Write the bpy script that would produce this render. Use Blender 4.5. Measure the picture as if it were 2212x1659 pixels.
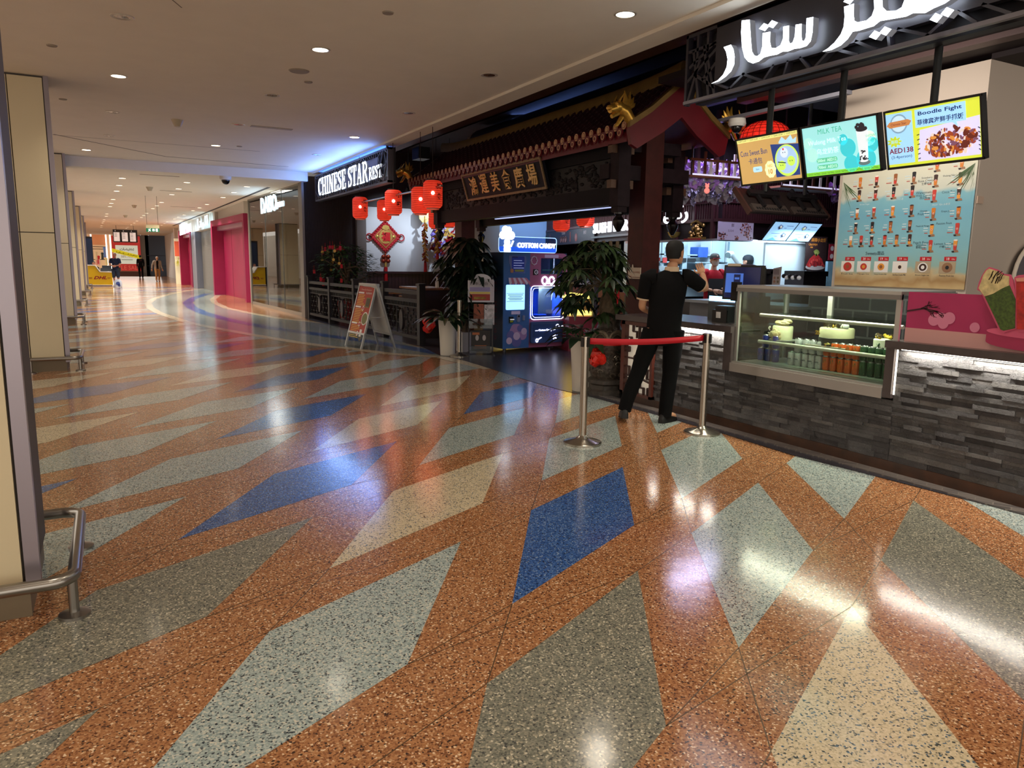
import bpy, bmesh, math, random
from mathutils import Vector as V, Matrix, noise
for o in list(bpy.data.objects): bpy.data.objects.remove(o)
S = bpy.context.scene; COL = S.collection; RN = random.Random(11); PI = math.pi

# ------------------------------------------------------------ camera, world, exposure
FPX, CX, CY, EYE = 1605.0, 1106.0, 829.5, 1.52           # focal length in pixels of the 2212x1659 frame, eye height
CR = Matrix(((0.88092672, -0.0632748, 0.46900364), (-0.47304524, -0.1470705, 0.86867627), (0.01401129, -0.98710008, -0.15949017)))
cam = bpy.data.cameras.new('camera'); cam.sensor_width = 36; cam.lens = FPX / 2212 * 36; cam.clip_start = .05; cam.clip_end = 300
camo = bpy.data.objects.new('camera', cam); COL.objects.link(camo)
camo.matrix_world = Matrix(((CR[0][0], -CR[0][1], -CR[0][2], 0), (CR[1][0], -CR[1][1], -CR[1][2], 0), (CR[2][0], -CR[2][1], -CR[2][2], EYE), (0, 0, 0, 1)))
S.camera = camo
wd = bpy.data.worlds.new('mall'); S.world = wd; wd.use_nodes = True
wd.node_tree.nodes['Background'].inputs[0].default_value = (1.0, .90, .78, 1); wd.node_tree.nodes['Background'].inputs[1].default_value = 1.85
S.view_settings.view_transform = 'Standard'; S.view_settings.look = 'None'; S.view_settings.gamma = 1; S.view_settings.use_curve_mapping = False
S.view_settings.exposure = 0.0
S.cycles.use_denoising = True; S.cycles.max_bounces = 7; S.cycles.diffuse_bounces = 3; S.cycles.glossy_bounces = 4
S.cycles.transparent_max_bounces = 12; S.cycles.sample_clamp_indirect = 4; S.cycles.use_adaptive_sampling = True

def W(px, py, x=None, y=None, z=None):
    """the point of the plane x=, y= or z= that a pixel of the photograph shows"""
    r = CR @ V(((px - CX) / FPX, (py - CY) / FPX, 1)); o = V((0, 0, EYE))
    t = (x / r.x) if x is not None else (y / r.y) if y is not None else (z - EYE) / r.z
    return o + r * t

# ------------------------------------------------------------ materials
_mc = {}
def lin(c): return tuple((v / 12.92 if v <= .04045 else ((v + .055) / 1.055) ** 2.4) for v in (x / 255 for x in c[:3])) + (1,)
def M(rgb, r=.5, me=0, em=0, nz=None, bump=0, tr=0, spec=.5):
    """principled material; nz = (scale, amount) mottles the colour with noise, bump roughens the relief"""
    k = (tuple(rgb), r, me, em, nz, bump, tr, spec)
    if k in _mc: return _mc[k]
    m = bpy.data.materials.new('surface'); m.use_nodes = True; T = m.node_tree; N = T.nodes; p = N['Principled BSDF']
    c = lin(rgb); I = p.inputs
    I['Base Color'].default_value = c; I['Roughness'].default_value = r; I['Metallic'].default_value = me; I['Specular IOR Level'].default_value = spec
    if em: I['Emission Color'].default_value = c; I['Emission Strength'].default_value = em
    if tr: I['Transmission Weight'].default_value = tr
    if nz or bump:
        tc = N.new('ShaderNodeTexCoord'); n = N.new('ShaderNodeTexNoise'); n.inputs['Scale'].default_value = nz[0] if nz else 60; n.inputs['Detail'].default_value = 5
        T.links.new(tc.outputs['Object'], n.inputs['Vector'])
        if nz:
            mp = N.new('ShaderNodeMapRange'); mp.inputs[3].default_value = 1 - nz[1]; mp.inputs[4].default_value = 1 + nz[1]; mp.inputs[1].default_value = .3; mp.inputs[2].default_value = .7
            T.links.new(n.outputs['Fac'], mp.inputs[0]); mx = N.new('ShaderNodeMix'); mx.data_type = 'RGBA'; mx.blend_type = 'MULTIPLY'; mx.inputs[0].default_value = 1
            mx.inputs[6].default_value = c; T.links.new(mp.outputs[0], mx.inputs[7]); T.links.new(mx.outputs[2], I['Base Color'])
            if em: T.links.new(mx.outputs[2], I['Emission Color'])
        if bump:
            b = N.new('ShaderNodeBump'); b.inputs['Strength'].default_value = bump; b.inputs['Distance'].default_value = .01; T.links.new(n.outputs['Fac'], b.inputs['Height']); T.links.new(b.outputs[0], I['Normal'])
    _mc[k] = m; return m
def stone(rgb):
    m = M(rgb, .72, nz=(7, .25)); 
    if 'rough' not in m.name:
        m.name = 'rough_stone'; T = m.node_tree; N = T.nodes; tc = N.new('ShaderNodeTexCoord'); n = N.new('ShaderNodeTexNoise'); n.inputs['Scale'].default_value = 38; n.inputs['Detail'].default_value = 8; n.inputs['Roughness'].default_value = .7; n.inputs['Distortion'].default_value = .8; T.links.new(tc.outputs['Object'], n.inputs[0])
        b = N.new('ShaderNodeBump'); b.inputs['Strength'].default_value = 1; b.inputs['Distance'].default_value = .05; T.links.new(n.outputs['Fac'], b.inputs['Height']); T.links.new(b.outputs[0], N['Principled BSDF'].inputs['Normal'])
    return m
def E(rgb, s=1.0): return M(rgb, .6, 0, s)
def glass(tint=(235, 245, 245), refl=1.0):
    k = ('glass', tint, refl)
    if k in _mc: return _mc[k]
    m = bpy.data.materials.new('glass'); m.use_nodes = True; T = m.node_tree; N = T.nodes; N.remove(N['Principled BSDF']); out = N['Material Output']
    t = N.new('ShaderNodeBsdfTransparent'); t.inputs[0].default_value = lin(tint); g = N.new('ShaderNodeBsdfGlossy'); g.inputs['Roughness'].default_value = .01
    f = N.new('ShaderNodeFresnel'); f.inputs[0].default_value = 1.5; mu = N.new('ShaderNodeMath'); mu.operation = 'MULTIPLY'; mu.inputs[1].default_value = refl
    T.links.new(f.outputs[0], mu.inputs[0]); mi = N.new('ShaderNodeMixShader'); T.links.new(mu.outputs[0], mi.inputs[0]); T.links.new(t.outputs[0], mi.inputs[1]); T.links.new(g.outputs[0], mi.inputs[2])
    T.links.new(mi.outputs[0], out.inputs[0]); _mc[k] = m; return m
def terrazzo(base, chips, scale=145):
    """polished terrazzo: cell noise picks each chip's colour from a constant ramp; chips = [(position, rgb), ...]"""
    m = bpy.data.materials.new('terrazzo'); m.use_nodes = True; T = m.node_tree; N = T.nodes; p = N['Principled BSDF']; p.inputs['Specular IOR Level'].default_value = .75
    tc = N.new('ShaderNodeTexCoord'); vo = N.new('ShaderNodeTexVoronoi'); vo.inputs['Scale'].default_value = scale; T.links.new(tc.outputs['Object'], vo.inputs['Vector'])
    rp = N.new('ShaderNodeValToRGB'); rp.color_ramp.interpolation = 'CONSTANT'; el = rp.color_ramp.elements
    while len(el) > 1: el.remove(el[-1])
    el[0].position = 0; el[0].color = lin(base)
    for pos, c in chips: e = el.new(pos); e.color = lin(c)
    sp = N.new('ShaderNodeSeparateColor'); T.links.new(vo.outputs['Color'], sp.inputs[0]); T.links.new(sp.outputs[0], rp.inputs[0])
    no = N.new('ShaderNodeTexNoise'); no.inputs['Scale'].default_value = 1.3; T.links.new(tc.outputs['Object'], no.inputs['Vector'])
    mr = N.new('ShaderNodeMapRange'); mr.inputs[3].default_value = .11; mr.inputs[4].default_value = .17; T.links.new(no.outputs['Fac'], mr.inputs[0]); T.links.new(mr.outputs[0], p.inputs['Roughness'])
    T.links.new(rp.outputs[0], p.inputs['Base Color']); n2 = N.new('ShaderNodeTexNoise'); n2.inputs['Scale'].default_value = 5; T.links.new(tc.outputs['Object'], n2.inputs['Vector'])
    b = N.new('ShaderNodeBump'); b.inputs['Strength'].default_value = .05; b.inputs['Distance'].default_value = .02; T.links.new(n2.outputs['Fac'], b.inputs['Height']); T.links.new(b.outputs[0], p.inputs['Normal'])
    return m
def bricks(c1, c2, mortar, w, h, gap=.006, r=.5, axes='yz', bump=.3, rot=0):
    """brick / tile pattern on the plane of the two named object axes"""
    m = bpy.data.materials.new('tiles'); m.use_nodes = True; T = m.node_tree; N = T.nodes; p = N['Principled BSDF']
    tc = N.new('ShaderNodeTexCoord'); s = N.new('ShaderNodeSeparateXYZ'); cb = N.new('ShaderNodeCombineXYZ'); T.links.new(tc.outputs['Object'], s.inputs[0])
    for i, a in enumerate(axes): T.links.new(s.outputs['xyz'.index(a)], cb.inputs[i])
    mp = N.new('ShaderNodeMapping'); mp.inputs['Rotation'].default_value = (0, 0, rot); T.links.new(cb.outputs[0], mp.inputs[0])
    b = N.new('ShaderNodeTexBrick'); T.links.new(mp.outputs[0], b.inputs[0]); b.inputs['Scale'].default_value = 1
    for k, v in (('Color1', lin(c1)), ('Color2', lin(c2)), ('Mortar', lin(mortar)), ('Mortar Size', gap), ('Brick Width', w), ('Row Height', h), ('Mortar Smooth', .1)): b.inputs[k].default_value = v
    T.links.new(b.outputs[0], p.inputs['Base Color']); p.inputs['Roughness'].default_value = r
    bp = N.new('ShaderNodeBump'); bp.invert = True; bp.inputs['Strength'].default_value = bump; bp.inputs['Distance'].default_value = .01; T.links.new(b.outputs['Fac'], bp.inputs['Height']); T.links.new(bp.outputs[0], p.inputs['Normal'])
    return m

# ------------------------------------------------------------ mesh builder
_tc = {}
def text_mesh(s, d, bold):
    k = (s, d, bold)
    if k not in _tc:
        c = bpy.data.curves.new('t', 'FONT'); c.body = s; c.extrude = d; c.offset = bold; c.resolution_u = 2
        o = bpy.data.objects.new('t', c); COL.objects.link(o); dg = bpy.context.evaluated_depsgraph_get(); dg.update()
        me = bpy.data.meshes.new_from_object(o.evaluated_get(dg)); _tc[k] = ([v.co.copy() for v in me.vertices], [tuple(p.vertices) for p in me.polygons])
        bpy.data.objects.remove(o); bpy.data.curves.remove(c); bpy.data.meshes.remove(me)
    return _tc[k]
class Fr:
    """a flat working frame: origin, horizontal direction, vertical direction; n points to the viewer's side"""
    def __init__(s, o, u, v): s.o = V(o); s.u = V(u).normalized(); s.v = V(v).normalized(); s.n = s.u.cross(s.v)
    def __call__(s, a, b, c=0): return s.o + s.u * a + s.v * b + s.n * c
class B:
    def __init__(s): s.v = []; s.f = []; s.m = []
    def add(s, vs, fs, m=0):
        k = len(s.v); s.v += [V(a) for a in vs]; s.f += [tuple(i + k for i in f) for f in fs]; s.m += [m] * len(fs); return s
    def bx(s, x0, x1, y0, y1, z0, z1, m=0):
        return s.add([(x, y, z) for x in (x0, x1) for y in (y0, y1) for z in (z0, z1)], [(0, 1, 3, 2), (4, 6, 7, 5), (0, 4, 5, 1), (2, 3, 7, 6), (0, 2, 6, 4), (1, 5, 7, 3)], m)
    def fb(s, F, a0, a1, b0, b1, c0, c1, m=0):
        return s.add([F(a, b, c) for a in (a0, a1) for b in (b0, b1) for c in (c0, c1)], [(0, 1, 3, 2), (4, 6, 7, 5), (0, 4, 5, 1), (2, 3, 7, 6), (0, 2, 6, 4), (1, 5, 7, 3)], m)
    def bar(s, p, q, w, h, m=0, up=(0, 0, 1)):
        p, q = V(p), V(q); d = (q - p).normalized(); u = V(up); u = (u - d * u.dot(d)); u = u.normalized() if u.length > 1e-6 else d.orthogonal().normalized(); r = d.cross(u)
        return s.add([e + r * (i * w / 2) + u * (j * h / 2) for e in (p, q) for i in (-1, 1) for j in (-1, 1)], [(0, 1, 3, 2), (4, 6, 7, 5), (0, 4, 5, 1), (2, 3, 7, 6), (0, 2, 6, 4), (1, 5, 7, 3)], m)
    def ring(s, rings, m=0, caps=True, closed=False):
        n = len(rings[0]); vs = [p for r in rings for p in r]; fs = []
        L = len(rings)
        for i in range(L if closed else L - 1):
            a, b = i * n, ((i + 1) % L) * n
            fs += [(a + j, a + (j + 1) % n, b + (j + 1) % n, b + j) for j in range(n)]
        if caps and not closed: fs += [tuple(range(n))[::-1], tuple(range((L - 1) * n, L * n))]
        return s.add(vs, fs, m)
    def tube(s, pts, r, n=10, m=0, closed=False, caps=True):
        pts = [V(p) for p in pts]; R = r if isinstance(r, (list, tuple)) else [r] * len(pts); rings = []; u = None; L = len(pts)
        for i, p in enumerate(pts):
            a = pts[i - 1] if (i or closed) else p; b = pts[(i + 1) % L] if (i < L - 1 or closed) else p
            d = (b - a).normalized()
            if u is None: u = d.orthogonal().normalized()
            u = (u - d * u.dot(d)).normalized(); w = d.cross(u)
            rings.append([p + (u * math.cos(2 * PI * j / n) + w * math.sin(2 * PI * j / n)) * R[i] for j in range(n)])
        return s.ring(rings, m, caps, closed)
    def cyl(s, p, q, r, r2=None, n=16, m=0): return s.tube([p, q], [r, r if r2 is None else r2], n, m)
    def lathe(s, prof, c=(0, 0, 0), n=24, m=0, mat=None):
        c = V(c); X = mat or Matrix.Identity(3)
        return s.ring([[c + X @ V((max(r, 1e-4) * math.cos(2 * PI * j / n), max(r, 1e-4) * math.sin(2 * PI * j / n), z)) for j in range(n)] for r, z in prof], m)
    def ball(s, c, r, n=12, m=0, mat=None):
        r = r if isinstance(r, (tuple, list)) else (r, r, r); c = V(c); X = mat or Matrix.Identity(3); k = max(4, n // 2)
        return s.ring([[c + X @ V((r[0] * math.sin(t) * math.cos(2 * PI * j / n), r[1] * math.sin(t) * math.sin(2 * PI * j / n), -r[2] * math.cos(t))) for j in range(n)] for t in [max(.04, min(PI - .04, PI * i / k)) for i in range(k + 1)]], m)
    def poly(s, pts, m=0): return s.add(pts, [tuple(range(len(pts)))], m)
    def prism(s, pts, d, m=0, m2=None):
        """planar outline pushed along d; m2 = material of the walls"""
        pts = [V(p) for p in pts]; d = V(d); n = len(pts)
        s.add(pts, [tuple(range(n))[::-1]], m); s.add([p + d for p in pts], [tuple(range(n))], m)
        return s.add(pts + [p + d for p in pts], [(i, (i + 1) % n, n + (i + 1) % n, n + i) for i in range(n)], m if m2 is None else m2)
    def fp(s, F, pts, c0=0, c1=0, m=0, m2=None):
        """outline given in a frame, flat at height c0 or thick from c0 to c1"""
        if c0 == c1: return s.poly([F(a, b, c0) for a, b in pts], m)
        return s.prism([F(a, b, c0) for a, b in pts], F.n * (c1 - c0), m, m2)
    def disc(s, F, a, b, r, c=0, n=20, m=0, ry=None): return s.poly([F(a + r * math.cos(2 * PI * i / n), b + (ry or r) * math.sin(2 * PI * i / n), c) for i in range(n)], m)
    def text(s, t, F, a, b, h, m=0, c=.002, d=0, al='c', w=None, bold=0, sl=0):
        """lettering of cap height h centred (or l / r aligned) at a, b of frame F; w squeezes it to a width"""
        vs, fs = text_mesh(t, d / h * .35, bold); x0 = min(v.x for v in vs); x1 = max(v.x for v in vs); y0 = min(v.y for v in vs); y1 = max(v.y for v in vs)
        k = h / (y1 - y0); kx = (w / (x1 - x0)) if w else k; off = {'c': (x0 + x1) / 2, 'l': x0, 'r': x1}[al]
        return s.add([F(a + (v.x - off + sl * (v.y - y0)) * kx, b + (v.y - (y0 + y1) / 2) * k, c + (d / 2 + v.z / (d / h * .35) * d / 2 if d else 0)) for v in vs], fs, m)
    def xf(s, X):
        s.v = [X @ p for p in s.v]; return s
    def build(s, name, mats, parent=None, smooth=True, ang=38, **props):
        me = bpy.data.meshes.new(name); me.from_pydata(s.v, [], s.f)
        for m in (mats if isinstance(mats, (list, tuple)) else [mats]): me.materials.append(m)
        me.polygons.foreach_set('material_index', s.m)
        bm = bmesh.new(); bm.from_mesh(me); bmesh.ops.recalc_face_normals(bm, faces=bm.faces); bm.to_mesh(me); bm.free()
        if smooth: me.polygons.foreach_set('use_smooth', [True] * len(me.polygons)); me.set_sharp_from_angle(angle=math.radians(ang))
        o = bpy.data.objects.new(name, me); COL.objects.link(o)
        if parent: o.parent = parent; o.matrix_parent_inverse = (PINV.get(parent.name) or Matrix.Identity(4))
        for k, v in props.items(): o[k] = v
        return o
PINV = {}
def tag(o, label=None, cat=None, group=None, kind=None):
    for k, v in (('label', label), ('category', cat), ('group', group), ('kind', kind)):
        if v: o[k] = v
    return o
def thing(name, label, cat, loc=(0, 0, 0), group=None, local=False, rz=0):
    """an Empty at the thing's base; its parts are built in world coordinates unless local"""
    o = bpy.data.objects.new(name, None); COL.objects.link(o); o.location = loc; o.rotation_euler = (0, 0, rz); o.empty_display_size = .1
    if not local: PINV[o.name] = (Matrix.Translation(V(loc)) @ Matrix.Rotation(rz, 4, 'Z')).inverted()
    return tag(o, label, cat, group)
def dup(src, loc, rz=0, label=None, group=None):
    """copy of a thing (built local) with its parts and sub-parts"""
    def cp(o, par):
        c = o.copy(); COL.objects.link(c); c.parent = par
        for ch in [x for x in KIDS(o)]: cp(ch, c)
        return c
    c = cp(src, None); c.location = loc; c.rotation_euler = (0, 0, rz)
    return tag(c, label, None, group)
def KIDS(o): return [x for x in bpy.data.objects if x.parent == o]
def struct(b, name, mats, parent=None, label=None, **k):
    o = b.build(name, mats, parent, **k)
    if not parent: o['kind'] = 'structure'
    if label: o['label'] = label
    return o
def spot(loc, aim, power, col=(1, 1, 1), angle=80, blend=.5, size=.05, parent=None, name='lamp'):
    l = bpy.data.lights.new(name, 'SPOT'); l.energy = power; l.color = col; l.spot_size = math.radians(angle); l.spot_blend = blend; l.shadow_soft_size = size
    o = bpy.data.objects.new(name, l); COL.objects.link(o); o.location = loc; o.rotation_euler = (V(aim) - V(loc)).to_track_quat('-Z', 'Y').to_euler()
    if parent: o.parent = parent; o.matrix_parent_inverse = PINV.get(parent.name) or Matrix.Identity(4)
    return o
def area(loc, aim, power, sx, sy, col=(1, 1, 1), parent=None, name='lamp'):
    l = bpy.data.lights.new(name, 'AREA'); l.shape = 'RECTANGLE'; l.size = sx; l.size_y = sy; l.energy = power; l.color = col
    o = bpy.data.objects.new(name, l); COL.objects.link(o); o.location = loc; o.rotation_euler = (V(aim) - V(loc)).to_track_quat('-Z', 'Y').to_euler()
    if parent: o.parent = parent; o.matrix_parent_inverse = PINV.get(parent.name) or Matrix.Identity(4)
    return o
ORD = 'first second third fourth fifth sixth seventh eighth ninth tenth eleventh twelfth thirteenth fourteenth fifteenth sixteenth seventeenth eighteenth nineteenth twentieth'.split()
Z = V((0, 0, 1))
FX = lambda x, y, z: Fr((x, y, z), (0, -1, 0), (0, 0, 1))     # frame on a plane that faces the walkway (-X): a runs to the viewer's right
FY = lambda x, y, z: Fr((x, y, z), (1, 0, 0), (0, 0, 1))      # frame on a plane that faces the viewer (-Y)
# ------------------------------------------------------------ setting: floor
orange = terrazzo((158, 108, 70), [(.30, (174, 122, 82)), (.55, (138, 90, 58)), (.72, (190, 148, 108)), (.80, (112, 70, 44)), (.87, (60, 40, 32)), (.92, (226, 196, 160)), (.97, (90, 52, 34))])
grey = terrazzo((154, 168, 164), [(.25, (170, 182, 178)), (.5, (134, 150, 148)), (.68, (192, 194, 182)), (.80, (92, 102, 104)), (.88, (46, 56, 64)), (.94, (205, 202, 186))])
darkgrey = terrazzo((118, 118, 106), [(.3, (134, 132, 118)), (.55, (100, 102, 92)), (.75, (156, 150, 130)), (.86, (70, 72, 70)), (.93, (196, 188, 166))])
blue = terrazzo((54, 88, 146), [(.3, (66, 102, 160)), (.55, (42, 70, 122)), (.75, (92, 122, 166)), (.86, (26, 42, 78)), (.94, (136, 156, 182))])
cream = terrazzo((206, 190, 158), [(.4, (216, 200, 170)), (.6, (192, 176, 144)), (.80, (160, 150, 126)), (.88, (84, 104, 120)), (.94, (70, 74, 72))])
strip = M((120, 96, 72), .25, .6)
b = B(); b.bx(-9, 14, -6, 84, -.1, 0, 0)
P0, V1, V2 = V((4.0, 3.68, 0)), V((-.635, .755, 0)), V((-1.742, -.862, 0)); OFF = (V((0, 0, 0)), V((-.71, -1.07, 0)), V((-1.85, -1.66, 0)), V((-1.13, -.57, 0)))
KNOWN = {(0, 0): 1, (1, 0): 3, (2, 0): 4, (3, 0): 3, (4, 0): 1, (5, 0): 1, (6, 0): 4, (7, 0): 1, (0, -1): 1, (1, -1): 1, (2, -1): 1, (3, -1): 1, (4, -1): 4, (5, -1): 3, (6, -1): 1, (7, -1): 1, (8, -1): 3, (9, -1): 4,
         (2, -2): 1, (3, -2): 1, (4, -2): 3, (5, -2): 4, (6, -2): 1, (7, -2): 3, (8, -2): 4, (9, -2): 1, (-1, 0): 2, (-1, -1): 1, (0, 1): 2, (1, 1): 1, (2, 1): 2, (3, 1): 1, (4, 1): 3, (-1, 1): 4, (1, 2): 2, (2, 2): 1}
for i in range(-6, 62):
    for j in range(-30, 12):
        p = P0 + V1 * i + V2 * j
        if not (-5 < p.x - .9 < 5.6 and -3 < p.y - .8 < 46): continue
        c = KNOWN.get((i, j)) or RN.choice((1, 1, 1, 2, 3, 4))
        b.poly([(p + o).xy.to_3d() + V((0, 0, .001)) for o in OFF], c)
        if p.y < 9:                                                 # divider strips that run on between the diamonds
            for q, r in ((OFF[2], V1 * -1 + V2 + OFF[3]), (OFF[2], V2 + OFF[1]), (OFF[3], V2), (OFF[1], V1 * -1)):
                a, e = p + q, p + r; d = (e - a).normalized() * .0022; d = V((-d.y, d.x, 0))
                b.poly([a + d + V((0, 0, .0005)), e + d + V((0, 0, .0005)), e - d + V((0, 0, .0005)), a - d + V((0, 0, .0005))], 5)
fl = lambda L: [W(px, py, z=0) for px, py in L]
OUT = fl([(1059, 797), (951, 771), (842, 764.5), (748, 752), (720, 750), (641, 739.5), (540, 722.5), (464, 708.5), (413, 698.5), (378, 688), (342, 675.5), (325, 665.5), (320, 655.5), (332, 645.5), (362, 636.5), (413, 626.5), (440, 623.5)])
MID = fl([(951, 764), (857, 747), (806, 739), (748, 731), (720, 727.5), (661, 718.5), (590, 709.5), (514, 695.5), (476, 686.5), (440, 676), (415, 665), (405, 654), (416, 645), (450, 634)])
INN = fl([(720, 701), (659, 693.5), (603, 688), (540, 676.5), (489, 665.5), (464, 654), (460, 646.5), (471, 638)])
up = lambda p, z: V((p.x, p.y, z))
b.poly([up(p, .0015) for p in OUT] + [V((4.9, 40, .0015)), V((4.9, 10.6, .0015))], 6)
def band(L, w, z, m):
    for k in range(len(L) - 1):
        a, c = L[k], L[k + 1]; d = (c - a).normalized() * w / 2; d = V((-d.y, d.x, 0)); b.poly([up(a + d, z), up(c + d, z), up(c - d, z), up(a - d, z)], m)
b.poly([up(p, .002) for p in INN] + [V((4.7, 35, .002)), V((4.7, 21, .002))], 0)
band(OUT, .22, .0025, 4); band(MID, .32, .0025, 3); band(INN, .22, .003, 4)
band_grey = terrazzo((128, 138, 134), [(.4, (142, 150, 144)), (.7, (112, 122, 120)), (.9, (170, 172, 160))])
floor = struct(b, 'floor', [orange, grey, darkgrey, blue, cream, strip, band_grey], label='polished terrazzo floor with grey, blue and cream diamonds on orange')
slate = bricks((52, 50, 58), (42, 42, 50), (26, 26, 30), .36, .09, .003, .26, 'xy', .12, .6)
edge = fl([(663, 690), (913, 750), (950, 768), (1001, 779), (1060, 797), (1146, 824), (1211, 842.5), (1277, 858), (1342, 876), (1564, 938), (1712, 984), (1900, 1032), (2212, 1113)])
b = B(); b.poly([up(p, .004) for p in edge] + [V((5.1, -6, .004)), V((13.5, -6, .004)), V((13.5, 20.7, .004)), V((4.64, 20.7, .004))], 0)
struct(b, 'floor_restaurant', slate, label='dark slate herringbone floor inside the restaurant')

# ------------------------------------------------------------ ceilings and fascia
ceil_m = M((232, 224, 208), .85, nz=(3, .02)); white = M((226, 220, 210), .7); CZ, LZ, SY = 3.81, 3.58, 20.2
b = B(); b.bx(-4, 5.02, -6, SY, CZ, CZ + .12, 0); b.bx(4.86, 5.16, -6, SY, CZ - .035, CZ + .3, 0)
b.bx(-1.3, 3.0, 17.0, 17.015, CZ - .002, CZ, 1)
ln = [W(116, 290, z=CZ), W(358, 338, z=CZ), W(623, 360, z=CZ)]
for a, c in zip(ln, ln[1:]): b.bar(a - Z * .001, c - Z * .001, .03, .006, 1)
for y0 in (4.2,): b.bar((-.1, 6.2, CZ - .001), (.75, 7.9, CZ - .001), .008, .004, 1); b.bar((-.9, 6.0, CZ - .001), (-.9, 8.2, CZ - .001), .008, .004, 1)
struct(b, 'ceiling', [ceil_m, M((120, 110, 100), .8)], label='plain plaster ceiling with recessed downlights')
b = B(); b.bx(-4, 4.75, SY, 84, LZ, LZ + .4, 0); b.bx(4.75, 6, 27.6, 84, LZ, LZ + .4, 0)
b.bar((4.18, 22.5, LZ - .002), (3.75, 52, LZ - .002), .09, .01, 1)
struct(b, 'ceiling_lower', [ceil_m, M((60, 54, 50), .8)], label='lower plaster ceiling beyond the step')
b = B(); b.bx(5.16, 5.19, -6, SY, CZ - .03, CZ + .34, 0); b.bx(5.16, 5.75, -6, 20.6, CZ + .1, CZ + .14, 0)
struct(b, 'trim_1', M((70, 44, 34), .5, nz=(40, .25)), label='dark brown soffit edge behind the plaster ceiling')
darkroom = M((46, 26, 28), .7, nz=(8, .2)); navy = M((26, 36, 62), .45)
b = B(); b.bx(5.7, 13.6, -6, 20.8, 4.55, 4.7, 0); b.bx(5.70, 5.75, -6, 20.6, 3.91, 4.6, 0)
struct(b, 'ceiling_restaurant', darkroom, label='dark ceiling void above the restaurant')
b = B(); b.tube([(7.55, 5.6, 4.1), (7.55, 15.5, 4.1)], .36, 20); b.build('air_duct', navy)  # the blue lighting above the gate is put into the duct's paint
tag(bpy.data.objects['air_duct'], 'dark blue round air duct running above the tiled gate roof', 'duct')

# ------------------------------------------------------------ restaurant walls
brown = M((38, 22, 26), .6, nz=(14, .15)); dredw = M((62, 28, 28), .5, nz=(20, .2)); pale = M((206, 206, 212), .75, nz=(2, .03)); wains = M((58, 30, 38), .4, nz=(30, .1))
b = B(); b.bx(4.66, 6.1, 20.55, 20.75, 0, 3.75, 0); b.bx(4.62, 4.68, 20.4, 20.8, 0, 3.6, 1)
for i in range(48): b.bx(4.7 + i * .029, 4.718 + i * .029, 20.53, 20.56, 0, 3.75, 0)
struct(b, 'wall_far', [brown, M((120, 110, 100), .5)], label='dark brown slatted wall below the white lettering')
b = B(); b.bx(6.1, 6.36, 20.4, 20.75, 0, 3.05, 1); b.bx(6.36, 7.75, 20.62, 20.75, 1.24, 3.05, 0); b.bx(7.75, 9.25, 20.7, 20.8, 1.24, 3.05, 0); b.bx(6.1, 9.3, 20.55, 20.8, 3.05, 4.6, 2)
b.bx(9.2, 9.5, 20.0, 20.8, 0, 4.6, 3)
struct(b, 'wall_white', [pale, M((108, 98, 96), .7), brown, M((92, 86, 86), .7)], label='white wall panel lit from above inside the restaurant')
b = B(); b.bx(6.36, 9.3, 20.58, 20.75, 0, 1.22, 0); b.bx(6.34, 9.3, 20.5, 20.75, 1.2, 1.26, 0)
for i in range(28): b.bx(6.4 + i * .105, 6.41 + i * .105, 20.57, 20.585, .1, 1.2, 1)
struct(b, 'baseboard_far', [wains, M((34, 16, 24), .5)], label='dark maroon panelled wainscot under the white wall')
bl = M((176, 196, 226), .6)  # white wall; the blue light falling on it is put into this colour
b = B(); b.bx(8.66, 10.35, 17.0, 17.12, 0, 3.1, 0); b.bx(7.9, 8.66, 16.8, 17.1, 0, 4.6, 1); b.bx(8.6, 13.6, 17.02, 17.2, 3.1, 4.6, 2); b.bx(9.5, 13.6, 20.6, 20.8, 0, 4.6, 2)
struct(b, 'wall_blue_lit', [bl, M((150, 138, 130), .7), brown], label='white wall with blue light put into its colour behind the vending machine sign')
# sushi bar wall, turned away from the walkway
SA, SC = V((8.83, 11.8, 0)), V((10.16, 16.98, 0)); SF = Fr(SC, SA - SC, (0, 0, 1)); SL = (SA - SC).length
b = B(); b.fb(SF, 0, SL, 2.0, 4.6, -.1, 0, 0)
for i in range(90): b.fb(SF, i * SL / 90, i * SL / 90 + .022, 2.38, 3.25, 0, .03, 1)
b.fb(SF, 0, SL, 2.34, 2.39, 0, .05, 1); b.fb(SF, 0, SL, 2.85, 2.88, 0, .04, 1); b.fb(SF, 0, SL, 0, 1.0, -.1, 0, 2); b.fb(SF, -.2, SL, 1, 2.02, -1.3, -1.2, 3)
marble = M((150, 172, 186), .25, nz=(3.5, .35))
struct(b, 'wall_sushi', [M((30, 14, 16), .6), M((86, 44, 42), .5), M((96, 18, 34), .45), marble], label='red slatted wall over the sushi bar with marble behind')
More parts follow.
